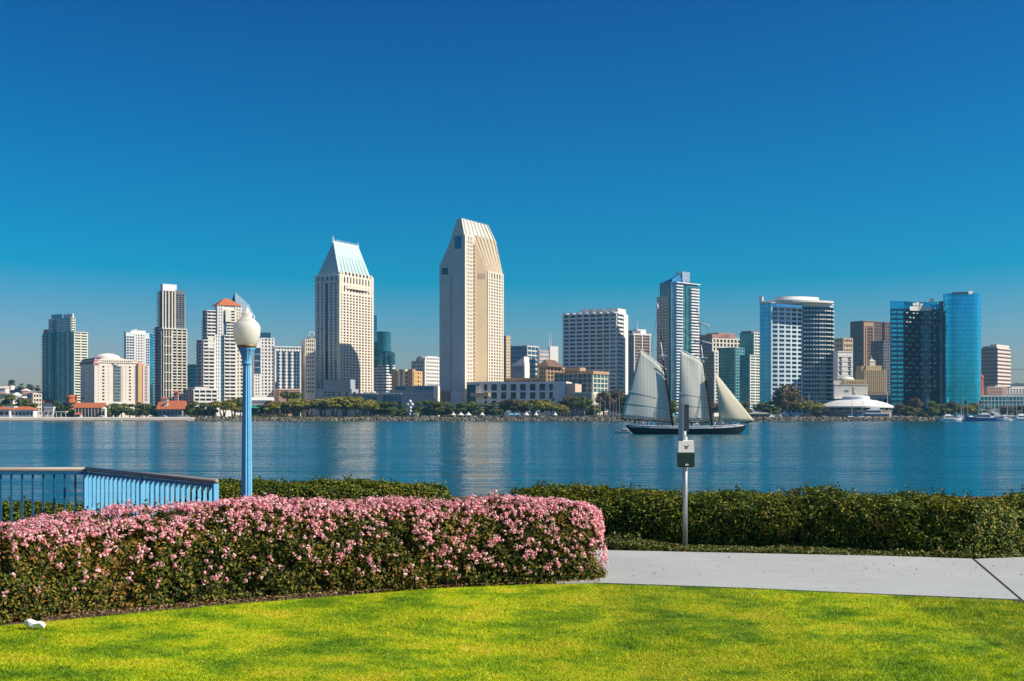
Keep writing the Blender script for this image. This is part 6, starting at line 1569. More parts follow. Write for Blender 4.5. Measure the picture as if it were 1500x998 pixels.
for px, lab in ((757, 'pale blue awning by the rocks below the conference wing'), (749, 'smaller pale blue awning next to a brownish tree trunk')):
    t = thing('awning', lab, 'awning', (PX(px, 918), 918, LZ), 0, 'blue awnings'); g = MB(); g.hip(-2.6, 2.6, -1.5, 1.5, 2.0, 3.0, 'canvas_blue'); g.build('roof', t)
    for sx in (-2.4, 2.4): g = MB(); g.tube([(sx, -1.3, 0), (sx, -1.3, 2.0)], .08, 'white', n=6); g.build('post', t)

# round white restaurant
t = thing('round_restaurant', 'round restaurant with a wide shallow white cone roof by the water', 'restaurant', (PX(1254, 955), 955, LZ)); rr = 54 / F * 955
zr = lambda y: PZ(y, 955) - LZ
g = MB(); g.lathe([(rr * .93, zr(597.5)), (rr, zr(597.5)), (rr, zr(595.5)), (rr * .78, zr(590.5)), (rr * .55, zr(587)), (rr * .36, zr(585.5)), (.1, zr(585.2))], 'roof_white', n=48); rf = g.build('roof', t)
g = MB(); g.lathe([(rr * .36, zr(586)), (rr * .36, zr(581.5)), (rr * .30, zr(580)), (.1, zr(579.5))], 'white_cool', n=32); g.build('drum', rf)
g = MB(); g.lathe([(rr * .90, zr(604)), (rr * .90, zr(597.6))], 'glass_black', n=48); g.build('window_band', t)
g = MB(); g.lathe([(rr * .955, -.5), (rr * .955, zr(602.5)), (rr * .91, zr(602.3))], 'brown_light', n=48); g.build('wall', t)
g = MB(); g.lathe([(rr * .97, zr(602.6)), (rr * .985, zr(601.6)), (rr * .92, zr(601.4))], 'white', n=48); g.build('railing', t)
for k in range(26): g = MB(); a = 2 * math.pi * k / 26; g.tube([(rr * .95 * math.cos(a), rr * .95 * math.sin(a), zr(603)), (rr * .95 * math.cos(a), rr * .95 * math.sin(a), zr(597.4))], .2, 'white', n=5); g.build('post', t)
g = MB(); g.tube([(-1, 0, zr(581)), (-1, 0, zr(576))], .5, 'terracotta', n=6); g.build('flue', t)
b = Bld('office_building', 'low white flat hall behind the round restaurant', 1222, 1030, 3); W = b.u(1345); b.core(0, W, 0, 20, 0, b.z(584), 'white'); b.face([(0, 0), (W, 0)], b.z(592), b.z(585), 1, bays=14, sp=.3, pw=.4, wall='white', glass='glass_dark', parapet=.1); g = b.part('roof_box'); g.box(b.u(1273), b.u(1330), 4, 16, b.z(584), b.z(578), 'pale'); b.done()

# ------------------------------------------------------------------ boats
plain_mat('hull_white', (.80, .80, .78), rough=.3); plain_mat('hull_blue', (.02, .16, .42), rough=.3); plain_mat('hull_black', (.012, .014, .018), rough=.35); plain_mat('hull_navy', (.02, .05, .10), rough=.3)
plain_mat('mast_white', (.75, .75, .72), rough=.4); plain_mat('deck_wood', (.30, .20, .11), rough=.7); plain_mat('window_dark', (.02, .025, .03), rough=.15); plain_mat('wood_dark', (.06, .03, .018), rough=.5); plain_mat('rope', (.05, .045, .04), rough=.9); plain_mat('sail_cover', (.03, .14, .34), rough=.8)
def hull_mesh(L, Bm, z_deck, draft, sheer_b, sheer_s, mat, stem=.12, transom=.7, n=16, m_=7, stern_over=.0):
    """x forward; rounded sections, sharp bow"""
    g = MB(); rings = []
    for i in range(n + 1):
        f = i / n; x = -L / 2 + L * f
        hw = Bm / 2 * (transom + (1 - transom) * math.sin(min(f / .55, 1) * math.pi / 2)) if f < .55 else Bm / 2 * max(1 - ((f - .55) / .45) ** 2.1, .012)
        zs = z_deck + sheer_b * max((f - .45) / .55, 0) ** 2 + sheer_s * max((.45 - f) / .45, 0) ** 2; dk = -draft * (1 - max((f - .8) / .2, 0) ** 2) * (1 if f > stern_over else f / max(stern_over, .01))
        if stern_over and f < stern_over: dk = -draft + (z_deck * .7 + draft) * (1 - f / stern_over)
        ring = []
        for j in range(2 * m_ + 1):
            q = (j - m_) / m_; y = hw * math.copysign(abs(q) ** .55, q) ; z = dk + (zs - dk) * abs(q) ** 2.2
            ring.append((x + stem * L * .5 * max((f - .8) / .2, 0) ** 2 * (abs(q) ** 2.2), y, z))
        rings.append(ring)
    k = 2 * m_ + 1; vs = [p for r in rings for p in r]; fs = []
    for i in range(n):
        for j in range(k - 1): fs.append((i * k + j, i * k + j + 1, (i + 1) * k + j + 1, (i + 1) * k + j))
    fs = [tuple(reversed(f)) for f in fs]
    g.raw(vs, fs, mat); g.raw(rings[0], [tuple(range(k))], mat)
    deck = MB()
    for i in range(n): a, b_, c, d = rings[i][0], rings[i][-1], rings[i + 1][-1], rings[i + 1][0]; q = lambda p: (p[0], p[1] * .97, p[2] - .06); deck.poly([q(d), q(c), q(b_), q(a)], 'deck_wood')
    return g, deck, rings
def motor_yacht(L, label, px, Y, rz, hullm='hull_white', group='boats moored in the marina'):
    t = thing('motor_yacht', label, 'boat', (PX(px, Y), Y, 0), R(rz), group); s_ = L / 14
    g, dk, _ = hull_mesh(L, L * .29, 1.5 * s_, .6 * s_, .9 * s_, .1, hullm); g.build('hull', t, True); dk.build('deck', t)
    g = MB(); g.hexa([(-L*.32, -L*.11, 1.3*s_), (L*.22, -L*.09, 1.3*s_), (L*.22, L*.09, 1.3*s_), (-L*.32, L*.11, 1.3*s_)], [(-L*.30, -L*.10, 3.2*s_), (L*.10, -L*.08, 3.2*s_), (L*.10, L*.08, 3.2*s_), (-L*.30, L*.10, 3.2*s_)], 'hull_white'); cb = g.build('cabin', t)
    g = MB(); g.hexa([(-L*.27, -L*.112, 2.2*s_), (L*.155, -L*.094, 2.2*s_), (L*.155, L*.094, 2.2*s_), (-L*.27, L*.112, 2.2*s_)], [(-L*.26, -L*.109, 2.8*s_), (L*.125, -L*.091, 2.8*s_), (L*.125, L*.091, 2.8*s_), (-L*.26, L*.109, 2.8*s_)], 'window_dark'); g.build('window', cb)
    g = MB(); g.hexa([(-L*.24, -L*.08, 3.2*s_), (L*.03, -L*.07, 3.2*s_), (L*.03, L*.07, 3.2*s_), (-L*.24, L*.08, 3.2*s_)], [(-L*.23, -L*.07, 4.0*s_), (-L*.01, -L*.06, 4.0*s_), (-L*.01, L*.06, 4.0*s_), (-L*.23, L*.07, 4.0*s_)], 'hull_white'); g.build('flybridge', t)
    g = MB(); g.tube([(-L*.2, 0, 4*s_), (-L*.22, 0, 6*s_)], .06, 'mast_white', n=5); g.box(-L*.26, -L*.16, -.5*s_, .5*s_, 5*s_, 5.12*s_, 'hull_white'); g.build('radar_arch', t)
    return t
def sail_boat(L, label, px, Y, rz, mast, hullm='hull_white', group='sailing boats moored on the far shore', cover='sail_cover'):
    t = thing('sailing_boat', label, 'boat', (PX(px, Y), Y, 0), R(rz), group); s_ = L / 10
    g, dk, _ = hull_mesh(L, L * .3, 1.1 * s_, .5 * s_, .4 * s_, .1, hullm, transom=.6); g.build('hull', t, True); dk.build('deck', t)
    g = MB(); g.hexa([(-L*.18, -L*.09, 1*s_), (L*.2, -L*.06, 1*s_), (L*.2, L*.06, 1*s_), (-L*.18, L*.09, 1*s_)], [(-L*.16, -L*.08, 1.6*s_), (L*.14, -L*.05, 1.5*s_), (L*.14, L*.05, 1.5*s_), (-L*.16, L*.08, 1.6*s_)], 'hull_white'); g.build('cabin', t)
    g = MB(); g.tube([(L*.08, 0, 1*s_), (L*.08, 0, mast)], [.13, .08], 'mast_white', n=6); mo = g.build('mast', t)
    g = MB(); g.tube([(L*.08, -L*.07, mast*.6), (L*.08, L*.07, mast*.6)], .05, 'mast_white', n=5); g.build('spreader', mo)
    g = MB(); g.tube([(L*.07, 0, 2.3*s_), (-L*.33, 0, 2.3*s_)], .2 * s_, cover, n=8); g.build('boom', t)
    g = MB(); [g.tube([p, (L*.08, 0, mast*.98)], .025, 'rope', n=3, cap=False) for p in ((L*.5, 0, 1.4*s_), (-L*.48, 0, 1.2*s_), (L*.08, L*.14, 1.1*s_), (L*.08, -L*.14, 1.1*s_))]; g.build('rigging', t)
    return t
motor_yacht(17, 'long white motor yacht at the outer end of the marina', 1392, 905, 4)
motor_yacht(14, 'white motor yacht with dark window band between two others in the marina', 1409, 912, -5)
motor_yacht(13, 'smaller white motor yacht half hidden behind the blue-hulled boat', 1424, 925, 12)
motor_yacht(21, 'large bright blue-hulled boat with white cabin in the marina', 1437, 905, 178, 'hull_blue')
motor_yacht(12, 'white cabin cruiser right behind the blue hull', 1453, 918, 20)
motor_yacht(16, 'white motor yacht beyond the blue-hulled boat', 1468, 907, 175)
motor_yacht(15, 'white motor yacht with raised bow near the edge of the marina', 1482, 912, -12)
motor_yacht(18, 'big white motor yacht cut by the frame edge', 1499, 908, 8)
motor_yacht(12, 'white cabin cruiser in the second row of the marina', 1476, 932, 30)
motor_yacht(12, 'white cabin cruiser deep in the marina under the palms', 1441, 938, -20)
motor_yacht(12, 'white cabin cruiser between the long yacht and the first mast', 1400, 921, 160)
motor_yacht(13, 'white cabin cruiser close behind the largest blue boat bow', 1446, 911, 15)
motor_yacht(11, 'small white cruiser under the tallest mast', 1416, 936, 10)
motor_yacht(14, 'white flybridge yacht before the peach rooftop block', 1462, 922, -15)
motor_yacht(13, 'white flybridge yacht before the white rooftop block', 1489, 924, 165)
motor_yacht(10, 'white launch at the outer edge of the crowded marina', 1475, 905, 8)
mm = [(1399, 930, 13, 'near the white motor yachts'), (1409, 935, 17, 'tallest mast in the marina'), (1416, 932, 14, 'beside the tallest mast'), (1432, 940, 21, 'behind the blue-hulled boat'), (1448, 938, 16, 'just past the blue-hulled boat'), (1455, 945, 19, 'before the long teal hall'), (1462, 938, 15, 'among the crowded masts'), (1474, 942, 20, 'under the peach rooftop block'), (1487, 945, 16, 'before the white rooftop block'), (1495, 938, 18, 'at the frame edge')]
for px, Y, mh, w_ in mm: sail_boat(10 + (px % 3), f'moored white sailing boat with bare mast {w_}', px, Y - 22 if Y - 22 < 908 else 907 + (px % 5), (px * 37) % 50 - 25, mh)
# the anchorage left of the ship: bare masts before the trees
for k, (px, top, Y) in enumerate([(870, 575, 925), (878, 584, 925), (885, 580, 926), (892, 577, 925), (897, 586, 924), (901, 583, 926), (906, 580, 925)]):
    lab = ['tallest bare mast boat before the cream arcade', 'short-masted white boat just past the cream arcade', 'white sailing boat before the brownish tree', 'white sailing boat with high mast below the waffle tower', 'white sailing boat with the shortest mast below the waffle tower', 'white sailing boat second from the big sail', 'white sailing boat directly beside the big sail'][k]
    t = sail_boat(9, lab, px, Y, (k * 53) % 60 - 30, PZ(top, Y) - LZ + 1); t.location.z = LZ - .9
sail_boat(12, 'white sailing boat with blue sail cover beside the round restaurant', 1246, 915, 6, PZ(581, 915) - 2, 'hull_blue').location.z = 1.6
sail_boat(11, 'white sailing boat with thin mast before the lawn bank', 1262, 916, -8, PZ(586, 916) - 2).location.z = 1.7
motor_yacht(26, 'long blue barge-like boat before the round restaurant', 1275, 926, 180, 'hull_blue').location.z = LZ - .2
t = motor_yacht(7, 'small white motor boat laid up by the grey pavilion', 1131, 915, 25); t.location.z = LZ - .2
t = motor_yacht(8, 'white motor boat tilted on the shore below the brown trees', 1139, 916, 150); t.location.z = LZ; t.rotation_euler = (0, R(-18), R(150))
t = motor_yacht(7, 'little white motor boat close astern of the schooner', 913, 345, 170, group='small boats on the water'); t.scale = (.62,) * 3
# channel marker
for px, lab in ((1115, 'thin white channel pole in the water off the bow'), (178, 'thin pale channel pole off the sea wall')):
    t = thing('channel_pole', lab, 'pole', (PX(px, 820), 820, 0)); g = MB(); g.tube([(0, 0, -1), (0, 0, 2.6 if px > 500 else 2.4)], .22, 'mast_white', n=6); g.build('pole', t); g = MB(); g.box(-.45, .45, -.05, .05, 1.6, 2.5, 'mast_white'); g.build('marker_board', t)
# flagpoles
for px, top, Y, lab in ((1102, 577, 940, 'white flagpole above the jib tack'), (1185, 577, 935, 'thin flagpole over the flat-topped tree'), (1300, 575, 945, 'white flagpole beside the round restaurant'), (1408, 596, 940, 'short flagpole by the marina')):
    t = thing('flagpole', lab, 'flagpole', (PX(px, Y), Y, LZ), 0, 'flagpoles'); g = MB(); g.tube([(0, 0, 0), (0, 0, PZ(top, Y) - LZ)], [.22, .12], 'mast_white', n=6); g.build('pole', t); g = MB(); g.lathe([(.05, PZ(top, Y) - LZ), (.25, PZ(top, Y) - LZ + .25), (.05, PZ(top, Y) - LZ + .5)], 'mast_white', n=6); g.build('finial', t)
# construction crane far off
t = thing('crane', 'distant construction crane with a long level jib', 'crane', (PX(1478, 1700), 1700, LZ)); zj = PZ(541, 1700) - LZ; g = MB(); g.tube([(0, 0, 0), (0, 0, zj + 3)], .9, 'mid_grey', n=4); g.build('mast', t); g = MB(); g.tube([(-10, 0, zj), (42, 0, zj)], .6, 'mid_grey', n=4); g.build('jib', t); g = MB(); g.box(-10, -7, -1, 1, zj - 2, zj, 'mid_grey'); g.build('counterweight', t)

# parked cars on the shore road
for nme, c_ in (('car_white', (.75, .75, .74)), ('car_silver', (.45, .46, .47)), ('car_dark', (.03, .035, .045)), ('car_red', (.40, .04, .03)), ('car_blue', (.05, .12, .30))): plain_mat(nme, c_, rough=.25)
plain_mat('tyre', (.02, .02, .02), rough=.9)
def car_meshes(paint):
    g = MB(); prof = [(-2.2, .35), (-2.25, .8), (-2.05, .95), (-1.5, 1.0), (1.0, .98), (1.9, .88), (2.2, .7), (2.2, .35)]
    for y0, y1 in ((-.88, .88),):
        n_ = len(prof); g.raw([(x, y0, z) for x, z in prof] + [(x, y1, z) for x, z in prof], [tuple(range(n_)), tuple(range(2 * n_ - 1, n_ - 1, -1))] + [(i, n_ + i, n_ + (i + 1) % n_, (i + 1) % n_) for i in range(n_)], paint)
    g.hexa([(-1.6, -.80, .98), (.95, -.80, .97), (.95, .80, .97), (-1.6, .80, .98)], [(-1.25, -.66, 1.48), (.25, -.66, 1.48), (.25, .66, 1.48), (-1.25, .66, 1.48)], paint); body = g.mesh('body')
    g = MB(); g.hexa([(-1.5, -.805, 1.03), (.86, -.805, 1.03), (.86, .805, 1.03), (-1.5, .805, 1.03)], [(-1.3, -.70, 1.40), (.34, -.70, 1.40), (.34, .70, 1.40), (-1.3, .70, 1.40)], 'window_dark'); win = g.mesh('window')
    return body, win
CB = {c_: car_meshes(c_) for c_ in ('car_white', 'car_silver', 'car_dark', 'car_red', 'car_blue')}
wmsh = MB(); wmsh.tube([(0, -.1, 0), (0, .1, 0)], .32, 'tyre', n=12); wmsh = wmsh.mesh('wheel')
def car(px, Y, c_, lab, rz=0):
    t = thing('parked_car', lab, 'car', (PX(px, Y), Y, LZ + .02 + (.0)), R(rz), 'cars parked along the far shore')
    for nme, me, lo in (('body', CB[c_][0], (0, 0, 0)), ('window', CB[c_][1], (0, 0, .0)), *(('wheel', wmsh, (x, y, .32)) for x in (-1.35, 1.35) for y in (-.8, .8))):
        o = bpy.data.objects.new(nme, me); COL.objects.link(o); o.parent = t; o.location = lo
for px, c_, lab in ((148, 'car_white', 'white car parked at the end of the red-brown pavilion'), (240, 'car_white', 'white car parked under the big orange roof'), (262, 'car_silver', 'silver car parked beside the grey-blue restaurant'), (272, 'car_white', 'white car parked just past the grey-blue restaurant'),
                    (352, 'car_white', 'white car parked under the yellow-green tree by the lamp post'), (552, 'car_white', 'white car parked where the flat-topped trees end'), (566, 'car_silver', 'silver car parked before the arched podium windows'), (578, 'car_dark', 'dark car parked before the arched podium windows'), (622, 'car_white', 'white car parked next to the lifeguard kiosk'), (634, 'car_silver', 'silver car parked before the bare podium wall'), (648, 'car_red', 'red car parked before the bare podium wall'), (695, 'car_white', 'white car parked between the white canopies'), (716, 'car_silver', 'silver car parked at the foot of the tallest tower'), (735, 'car_dark', 'dark car parked below the conference wing'), (765, 'car_white', 'white car parked next to the pale blue awnings'), (795, 'car_white', 'white car parked under the flat-topped tree'), (802, 'car_blue', 'blue car parked before the cream arcade'), (845, 'car_silver', 'silver car parked beneath the airy tree'), (858, 'car_white', 'white car parked beneath the airy tree'),
                    (1168, 'car_white', 'white car parked beside the tall brown trees'), (1176, 'car_silver', 'silver car parked behind the low shrub'), (1190, 'car_white', 'white car parked under the flat-topped tree by the curved hotel'), (1200, 'car_dark', 'dark car parked near the round restaurant'), (1208, 'car_white', 'white car parked at the edge of the shore lawn'), (1312, 'car_white', 'white car parked just past the round restaurant'), (1322, 'car_white', 'second white car past the round restaurant'), (1333, 'car_silver', 'silver car parked before the bright blue hotel'), (1372, 'car_white', 'white car parked at the root of the marina')):
    car(px, 915.5 + (px % 7) * .3, c_, lab, (px * 31) % 24 - 12 + (180 if px % 2 else 0))

# ------------------------------------------------------------------ the schooner
YB = 332.0; SB = YB / F; PC = 1005.0
def sx(px): return (px - PC) * SB
def sz_(py): return PZ(py, YB)
ship = thing('schooner', 'black two-masted gaff schooner under sail with grey-white sails and tan jib', 'sailing ship', (PX(PC, YB), YB, 0))
m, nt, n, l, p = new_mat('sailcloth')
tc = n.new('ShaderNodeTexCoord'); sp_ = n.new('ShaderNodeSeparateXYZ'); l.new(tc.outputs['Object'], sp_.inputs[0])
seam = math_node(n, l, 'LESS_THAN', math_node(n, l, 'FRACT', math_node(n, l, 'MULTIPLY', sp_.outputs[0], 1.15)), .10)
no = n.new('ShaderNodeTexNoise'); no.inputs['Scale'].default_value = .5; no.inputs['Detail'].default_value = 5; l.new(tc.outputs['Object'], no.inputs['Vector'])
base = mix_rgb(n, l, (.86, .85, .76), (.93, .92, .84), no.outputs[0]); c_ = mix_rgb(n, l, base, (.42, .44, .42), math_node(n, l, 'MULTIPLY', seam, .55)); l.new(c_, p.inputs['Base Color']); p.inputs['Roughness'].default_value = .8; p.inputs['Specular IOR Level'].default_value = .1
t = n.new('ShaderNodeBsdfTranslucent'); l.new(c_, t.inputs['Color']); mx = n.new('ShaderNodeMixShader'); mx.inputs[0].default_value = .58; l.new(p.outputs[0], mx.inputs[1]); l.new(t.outputs[0], mx.inputs[2]); l.new(mx.outputs[0], n['Material Output'].inputs[0])
leaf_mat('jib_cloth', [(0, (.84, .78, .62)), (1, (.90, .85, .70))], trans=.55, rough=.8, spec=.1)
plain_mat('reef_band', (.30, .34, .34), rough=.9); plain_mat('spar_pale', (.70, .72, .70), rough=.5)

# hull: counter stern at the left, long raking bow at the right
g = MB(); st = []                     # stations: px, keel row, rail row, half beam
for px, kz, rz_, hb in ((917, 2.05, 2.35, .9), (921, 1.2, 2.36, 1.9), (926, .35, 2.34, 2.5), (932, -.5, 2.28, 2.9), (950, -.9, 2.15, 3.3), (980, -.9, 2.02, 3.5), (1010, -.9, 1.98, 3.5), (1035, -.9, 2.02, 3.3), (1055, -.9, 2.15, 2.7), (1070, -.8, 2.32, 1.9), (1080, -.4, 2.5, 1.2), (1087, .5, 2.66, .6), (1093, 1.9, 2.85, .12)):
    x = sx(px); ring = []
    for j in range(13):
        q = (j - 6) / 6; ring.append((x, hb * math.copysign(abs(q) ** .5, q), kz + (rz_ - kz) * abs(q) ** 2.4))
    st.append(ring)
k = 13; vs = [p_ for r in st for p_ in r]
fs = [(i * k + j + 1, i * k + j, (i + 1) * k + j, (i + 1) * k + j + 1) for i in range(len(st) - 1) for j in range(k - 1)]
g.raw(vs, [tuple(reversed(f)) for f in fs], 'hull_black'); g.raw(st[0], [tuple(range(k))], 'hull_black')
hull = g.build('hull', ship, True)
d = MB()
for i in range(len(st) - 1): q = lambda p_: (p_[0], p_[1] * .95, p_[2] - .55); d.poly([q(st[i][0]), q(st[i + 1][0]), q(st[i + 1][-1]), q(st[i][-1])], 'deck_wood')
d.build('deck', ship)
d = MB()                                # white stripe broken by dark gun ports
for i in range(1, len(st) - 1):
    for side in (0, -1):
        a, b_ = Vector(st[i][side]), Vector(st[i + 1][side]); sg = -1 if side == 0 else 1
        for f0, f1 in ((0, .42), (.5, 1.0)) if i % 2 else ((0, 1.0),):
            p0, p1 = a.lerp(b_, f0), a.lerp(b_, f1); o0 = Vector((0, sg * .03, -.55)); o1 = Vector((0, sg * .05, -.20))
            d.poly([p0 + o0, p1 + o0, p1 + o1, p0 + o1] if sg < 0 else [p1 + o0, p0 + o0, p0 + o1, p1 + o1], 'hull_white')
d.build('stripe', hull)
d = MB(); [d.tube([Vector(r[s_]) for r in st], .09, 'spar_pale', n=5) for s_ in (0, -1)]; d.build('cap_rail', hull)
d = MB(); d.tube([(sx(1084), 0, 2.6), (sx(1119), 0, 4.0)], [.22, .12], 'wood_dark', n=8); d.build('bowsprit', ship)
d = MB(); d.tube([(sx(1100), 0, 2.8), (sx(1101), 0, 1.2)], .06, 'wood_dark', n=5); d.build('dolphin_striker', ship)
for x0, x1, h_, mt in ((935, 945, 1.1, 'hull_white'), (996, 1004, .9, 'wood_dark'), (1050, 1062, 1.3, 'hull_white'), (1066, 1074, .9, 'hull_white')):
    d = MB(); d.box(sx(x0), sx(x1), -1.1, 1.1, 1.4, 1.9 + h_, mt); d.build('deck_house', ship)

def mast(b0, b1, top):
    (x0, y0), (x1, y1), (x2, y2) = b0, b1, top; P = [Vector((sx(x0), 0, sz_(y0) - 1)), Vector((sx(x1), 0, sz_(y1)))]
    d = MB(); d.tube(P, [.30, .22], 'wood_dark', n=10); mo = d.build('mast', ship, True)
    t_ = (P[1] - P[0]).normalized()
    d = MB(); d.tube([P[1] - t_ * .1, P[1] + t_ * 4.6], [.24, .17], 'hull_white', n=10); d.build('masthead', mo, True)
    d = MB(); d.tube([P[1] + t_ * 1.2 + Vector((.3, 0, 0)), Vector((sx(x2), 0, sz_(y2)))], [.16, .06], 'wood_dark', n=8); d.build('topmast', mo, True)
    d = MB(); q = P[1] + t_ * 1.0; d.box(q.x - .9, q.x + 1.1, -.75, .75, q.z - .1, q.z + .1, 'hull_white'); d.build('crosstree', mo)
    d = MB(); d.lathe([(.15, sz_(y2) - .2), (.32, sz_(y2) + .5), (.05, sz_(y2) + 1.4)], 'hull_white', n=8, cx=sx(x2)); d.build('truck', mo)
    return P[1]
m1 = mast((986, 622), (971.5, 527), (963, 452)); m2 = mast((1043, 621), (1030, 530), (1022, 457))
for (xa, ya, xb_, yb_, nm) in ((934, 510.5, 976, 542, 'gaff'), (992, 511, 1031, 530.5, 'gaff'), (906, 613, 984, 619, 'boom'), (990, 618.5, 1041, 619.5, 'boom')):
    d = MB(); d.tube([(sx(xa), -2.75, sz_(ya)), (sx(xb_), -.2, sz_(yb_))], .15, 'spar_pale' if nm == 'gaff' else 'wood_dark', n=8); d.build(nm, ship, True)
for (xa, ya, xm, ym, xb_, yb_) in ((1016, 474, 1027, 473.5, 1038, 478.5), (1018, 501, 1028, 500, 1041, 504)):
    d = MB(); d.tube([(sx(xa), 1.5, sz_(ya)), (sx(xm), 0, sz_(ym)), (sx(xb_), -1.5, sz_(yb_))], [.12, .2, .12], 'hull_white', n=8); d.build('yard', ship, True)

def sail(name, c00, c10, c11, c01, bulge, mat, nu=14, nv=18, twist=0.0, smooth=True):
    """corner order: lower left, lower right, upper right, upper left (pixels)"""
    g = MB(); V = []
    for j in range(nv + 1):
        for i in range(nu + 1):
            u, v = i / nu, j / nv
            x = (1 - u) * (1 - v) * c00[0] + u * (1 - v) * c10[0] + u * v * c11[0] + (1 - u) * v * c01[0]; y = (1 - u) * (1 - v) * c00[1] + u * (1 - v) * c10[1] + u * v * c11[1] + (1 - u) * v * c01[1]
            V.append((sx(x), -.25 - bulge * math.sin(math.pi * u) ** .8 * (.35 + .65 * math.sin(math.pi * min(v + .12, 1))) + twist * (u - 1) + .08 * math.sin(u * 9 + v * 5), sz_(y)))
    g.raw(V, [(j * (nu + 1) + i, j * (nu + 1) + i + 1, (j + 1) * (nu + 1) + i + 1, (j + 1) * (nu + 1) + i) for j in range(nv) for i in range(nu)], mat)
    o = g.build(name, ship, smooth); md = o.modifiers.new('solid', 'SOLIDIFY'); md.thickness = .03
    def at(u, v): return Vector(V[round(v * nv) * (nu + 1) + round(u * nu)])
    for v in (.22, .39):
        if name == 'jib': continue
        b_ = MB(); b_.tube([at(i / nu, v) + Vector((0, -.05, 0)) for i in range(nu + 1)], .055, 'reef_band', n=4); b_.build('reef_band', o)
    return o, at
s1, at1 = sail('mainsail', (908.5, 611.5), (983, 617.5), (972, 541), (936.5, 513.5), .8, 'sailcloth', twist=2.6)
s2, at2 = sail('foresail', (991.5, 616), (1040, 617.5), (1029, 531), (995, 514.5), .8, 'sailcloth', twist=2.4)
s3, at3 = sail('jib', (1051.5, 616), (1104.5, 616.5), (1047.4, 545.5), (1046.4, 545), .9, 'jib_cloth', twist=1.8)
g = MB(); g.box(sx(1019), sx(1025), -2.2, -2.1, sz_(614), sz_(612.5), 'hull_navy'); g.build('sail_number_patch', s2)
# rigging, each line a thing one could follow, kept as one part per mast
def lines(name, L, r=.035):
    g = MB()
    for a, b_ in L: g.tube([a, b_], r, 'rope', n=4, cap=False)
    return g.build(name, ship)
tm1, tm2 = Vector((sx(963.5), 0, sz_(455))), Vector((sx(1022.5), 0, sz_(460)))
def shrouds(mt, xb, off):
    g = MB()
    for k in range(4):
        for sy in (-3.3, 3.3): g.tube([mt + Vector((.1, math.copysign(.3, sy), -.2)), (sx(xb) + off + k * .75 - 1, sy, 2.2)], .04, 'rope', n=4, cap=False)
    for j in range(1, 13):
        f = j / 14
        for sy in (-3.3, 3.3):
            a = (mt + Vector((.1, math.copysign(.3, sy), -.2))).lerp(Vector((sx(xb) + off - 1, sy, 2.2)), 1 - f * .8); c = (mt + Vector((.1, math.copysign(.3, sy), -.2))).lerp(Vector((sx(xb) + off + 1.25, sy, 2.2)), 1 - f * .8)
            g.tube([a, c], .022, 'rope', n=3, cap=False)
    return g.build('shroud_net', ship)
shrouds(m1, 985, -1.2); shrouds(m2, 1042, -1.2)
lines('forestay', [(m2, Vector((sx(1106), 0, 3.4))), (tm2, Vector((sx(1118), 0, 4.0))), (m2 + Vector((0, 0, 3)), Vector((sx(1092), 0, 2.8)))])
lines('backstay', [(m1, m2 + Vector((0, 0, -1))), (tm1, tm2), (tm1, m2 + Vector((0, 0, 4))), (tm1, Vector((sx(935), -2, 2.4)))])
lines('peak_halyard', [(m1 + Vector((0, 0, 3.5)), Vector((sx(945), -2.3, sz_(518.5)))), (m1 + Vector((0, 0, 3.0)), Vector((sx(958), -1.4, sz_(528)))), (m2 + Vector((0, 0, 3.5)), Vector((sx(1003), -2.0, sz_(517)))), (m2 + Vector((0, 0, 3.0)), Vector((sx(1015), -1.2, sz_(523))))])
lines('topping_lift', [(m1, Vector((sx(910), -2.7, sz_(612.5)))), (Vector((sx(936), -2.7, sz_(512))), Vector((sx(960), -1, 2.4)))])
lines('sheet', [(Vector((sx(1052), -.5, sz_(616))), Vector((sx(1044), -2.5, 2.2))), (Vector((sx(912), -2.7, sz_(613))), Vector((sx(922), 0, 2.4)))])

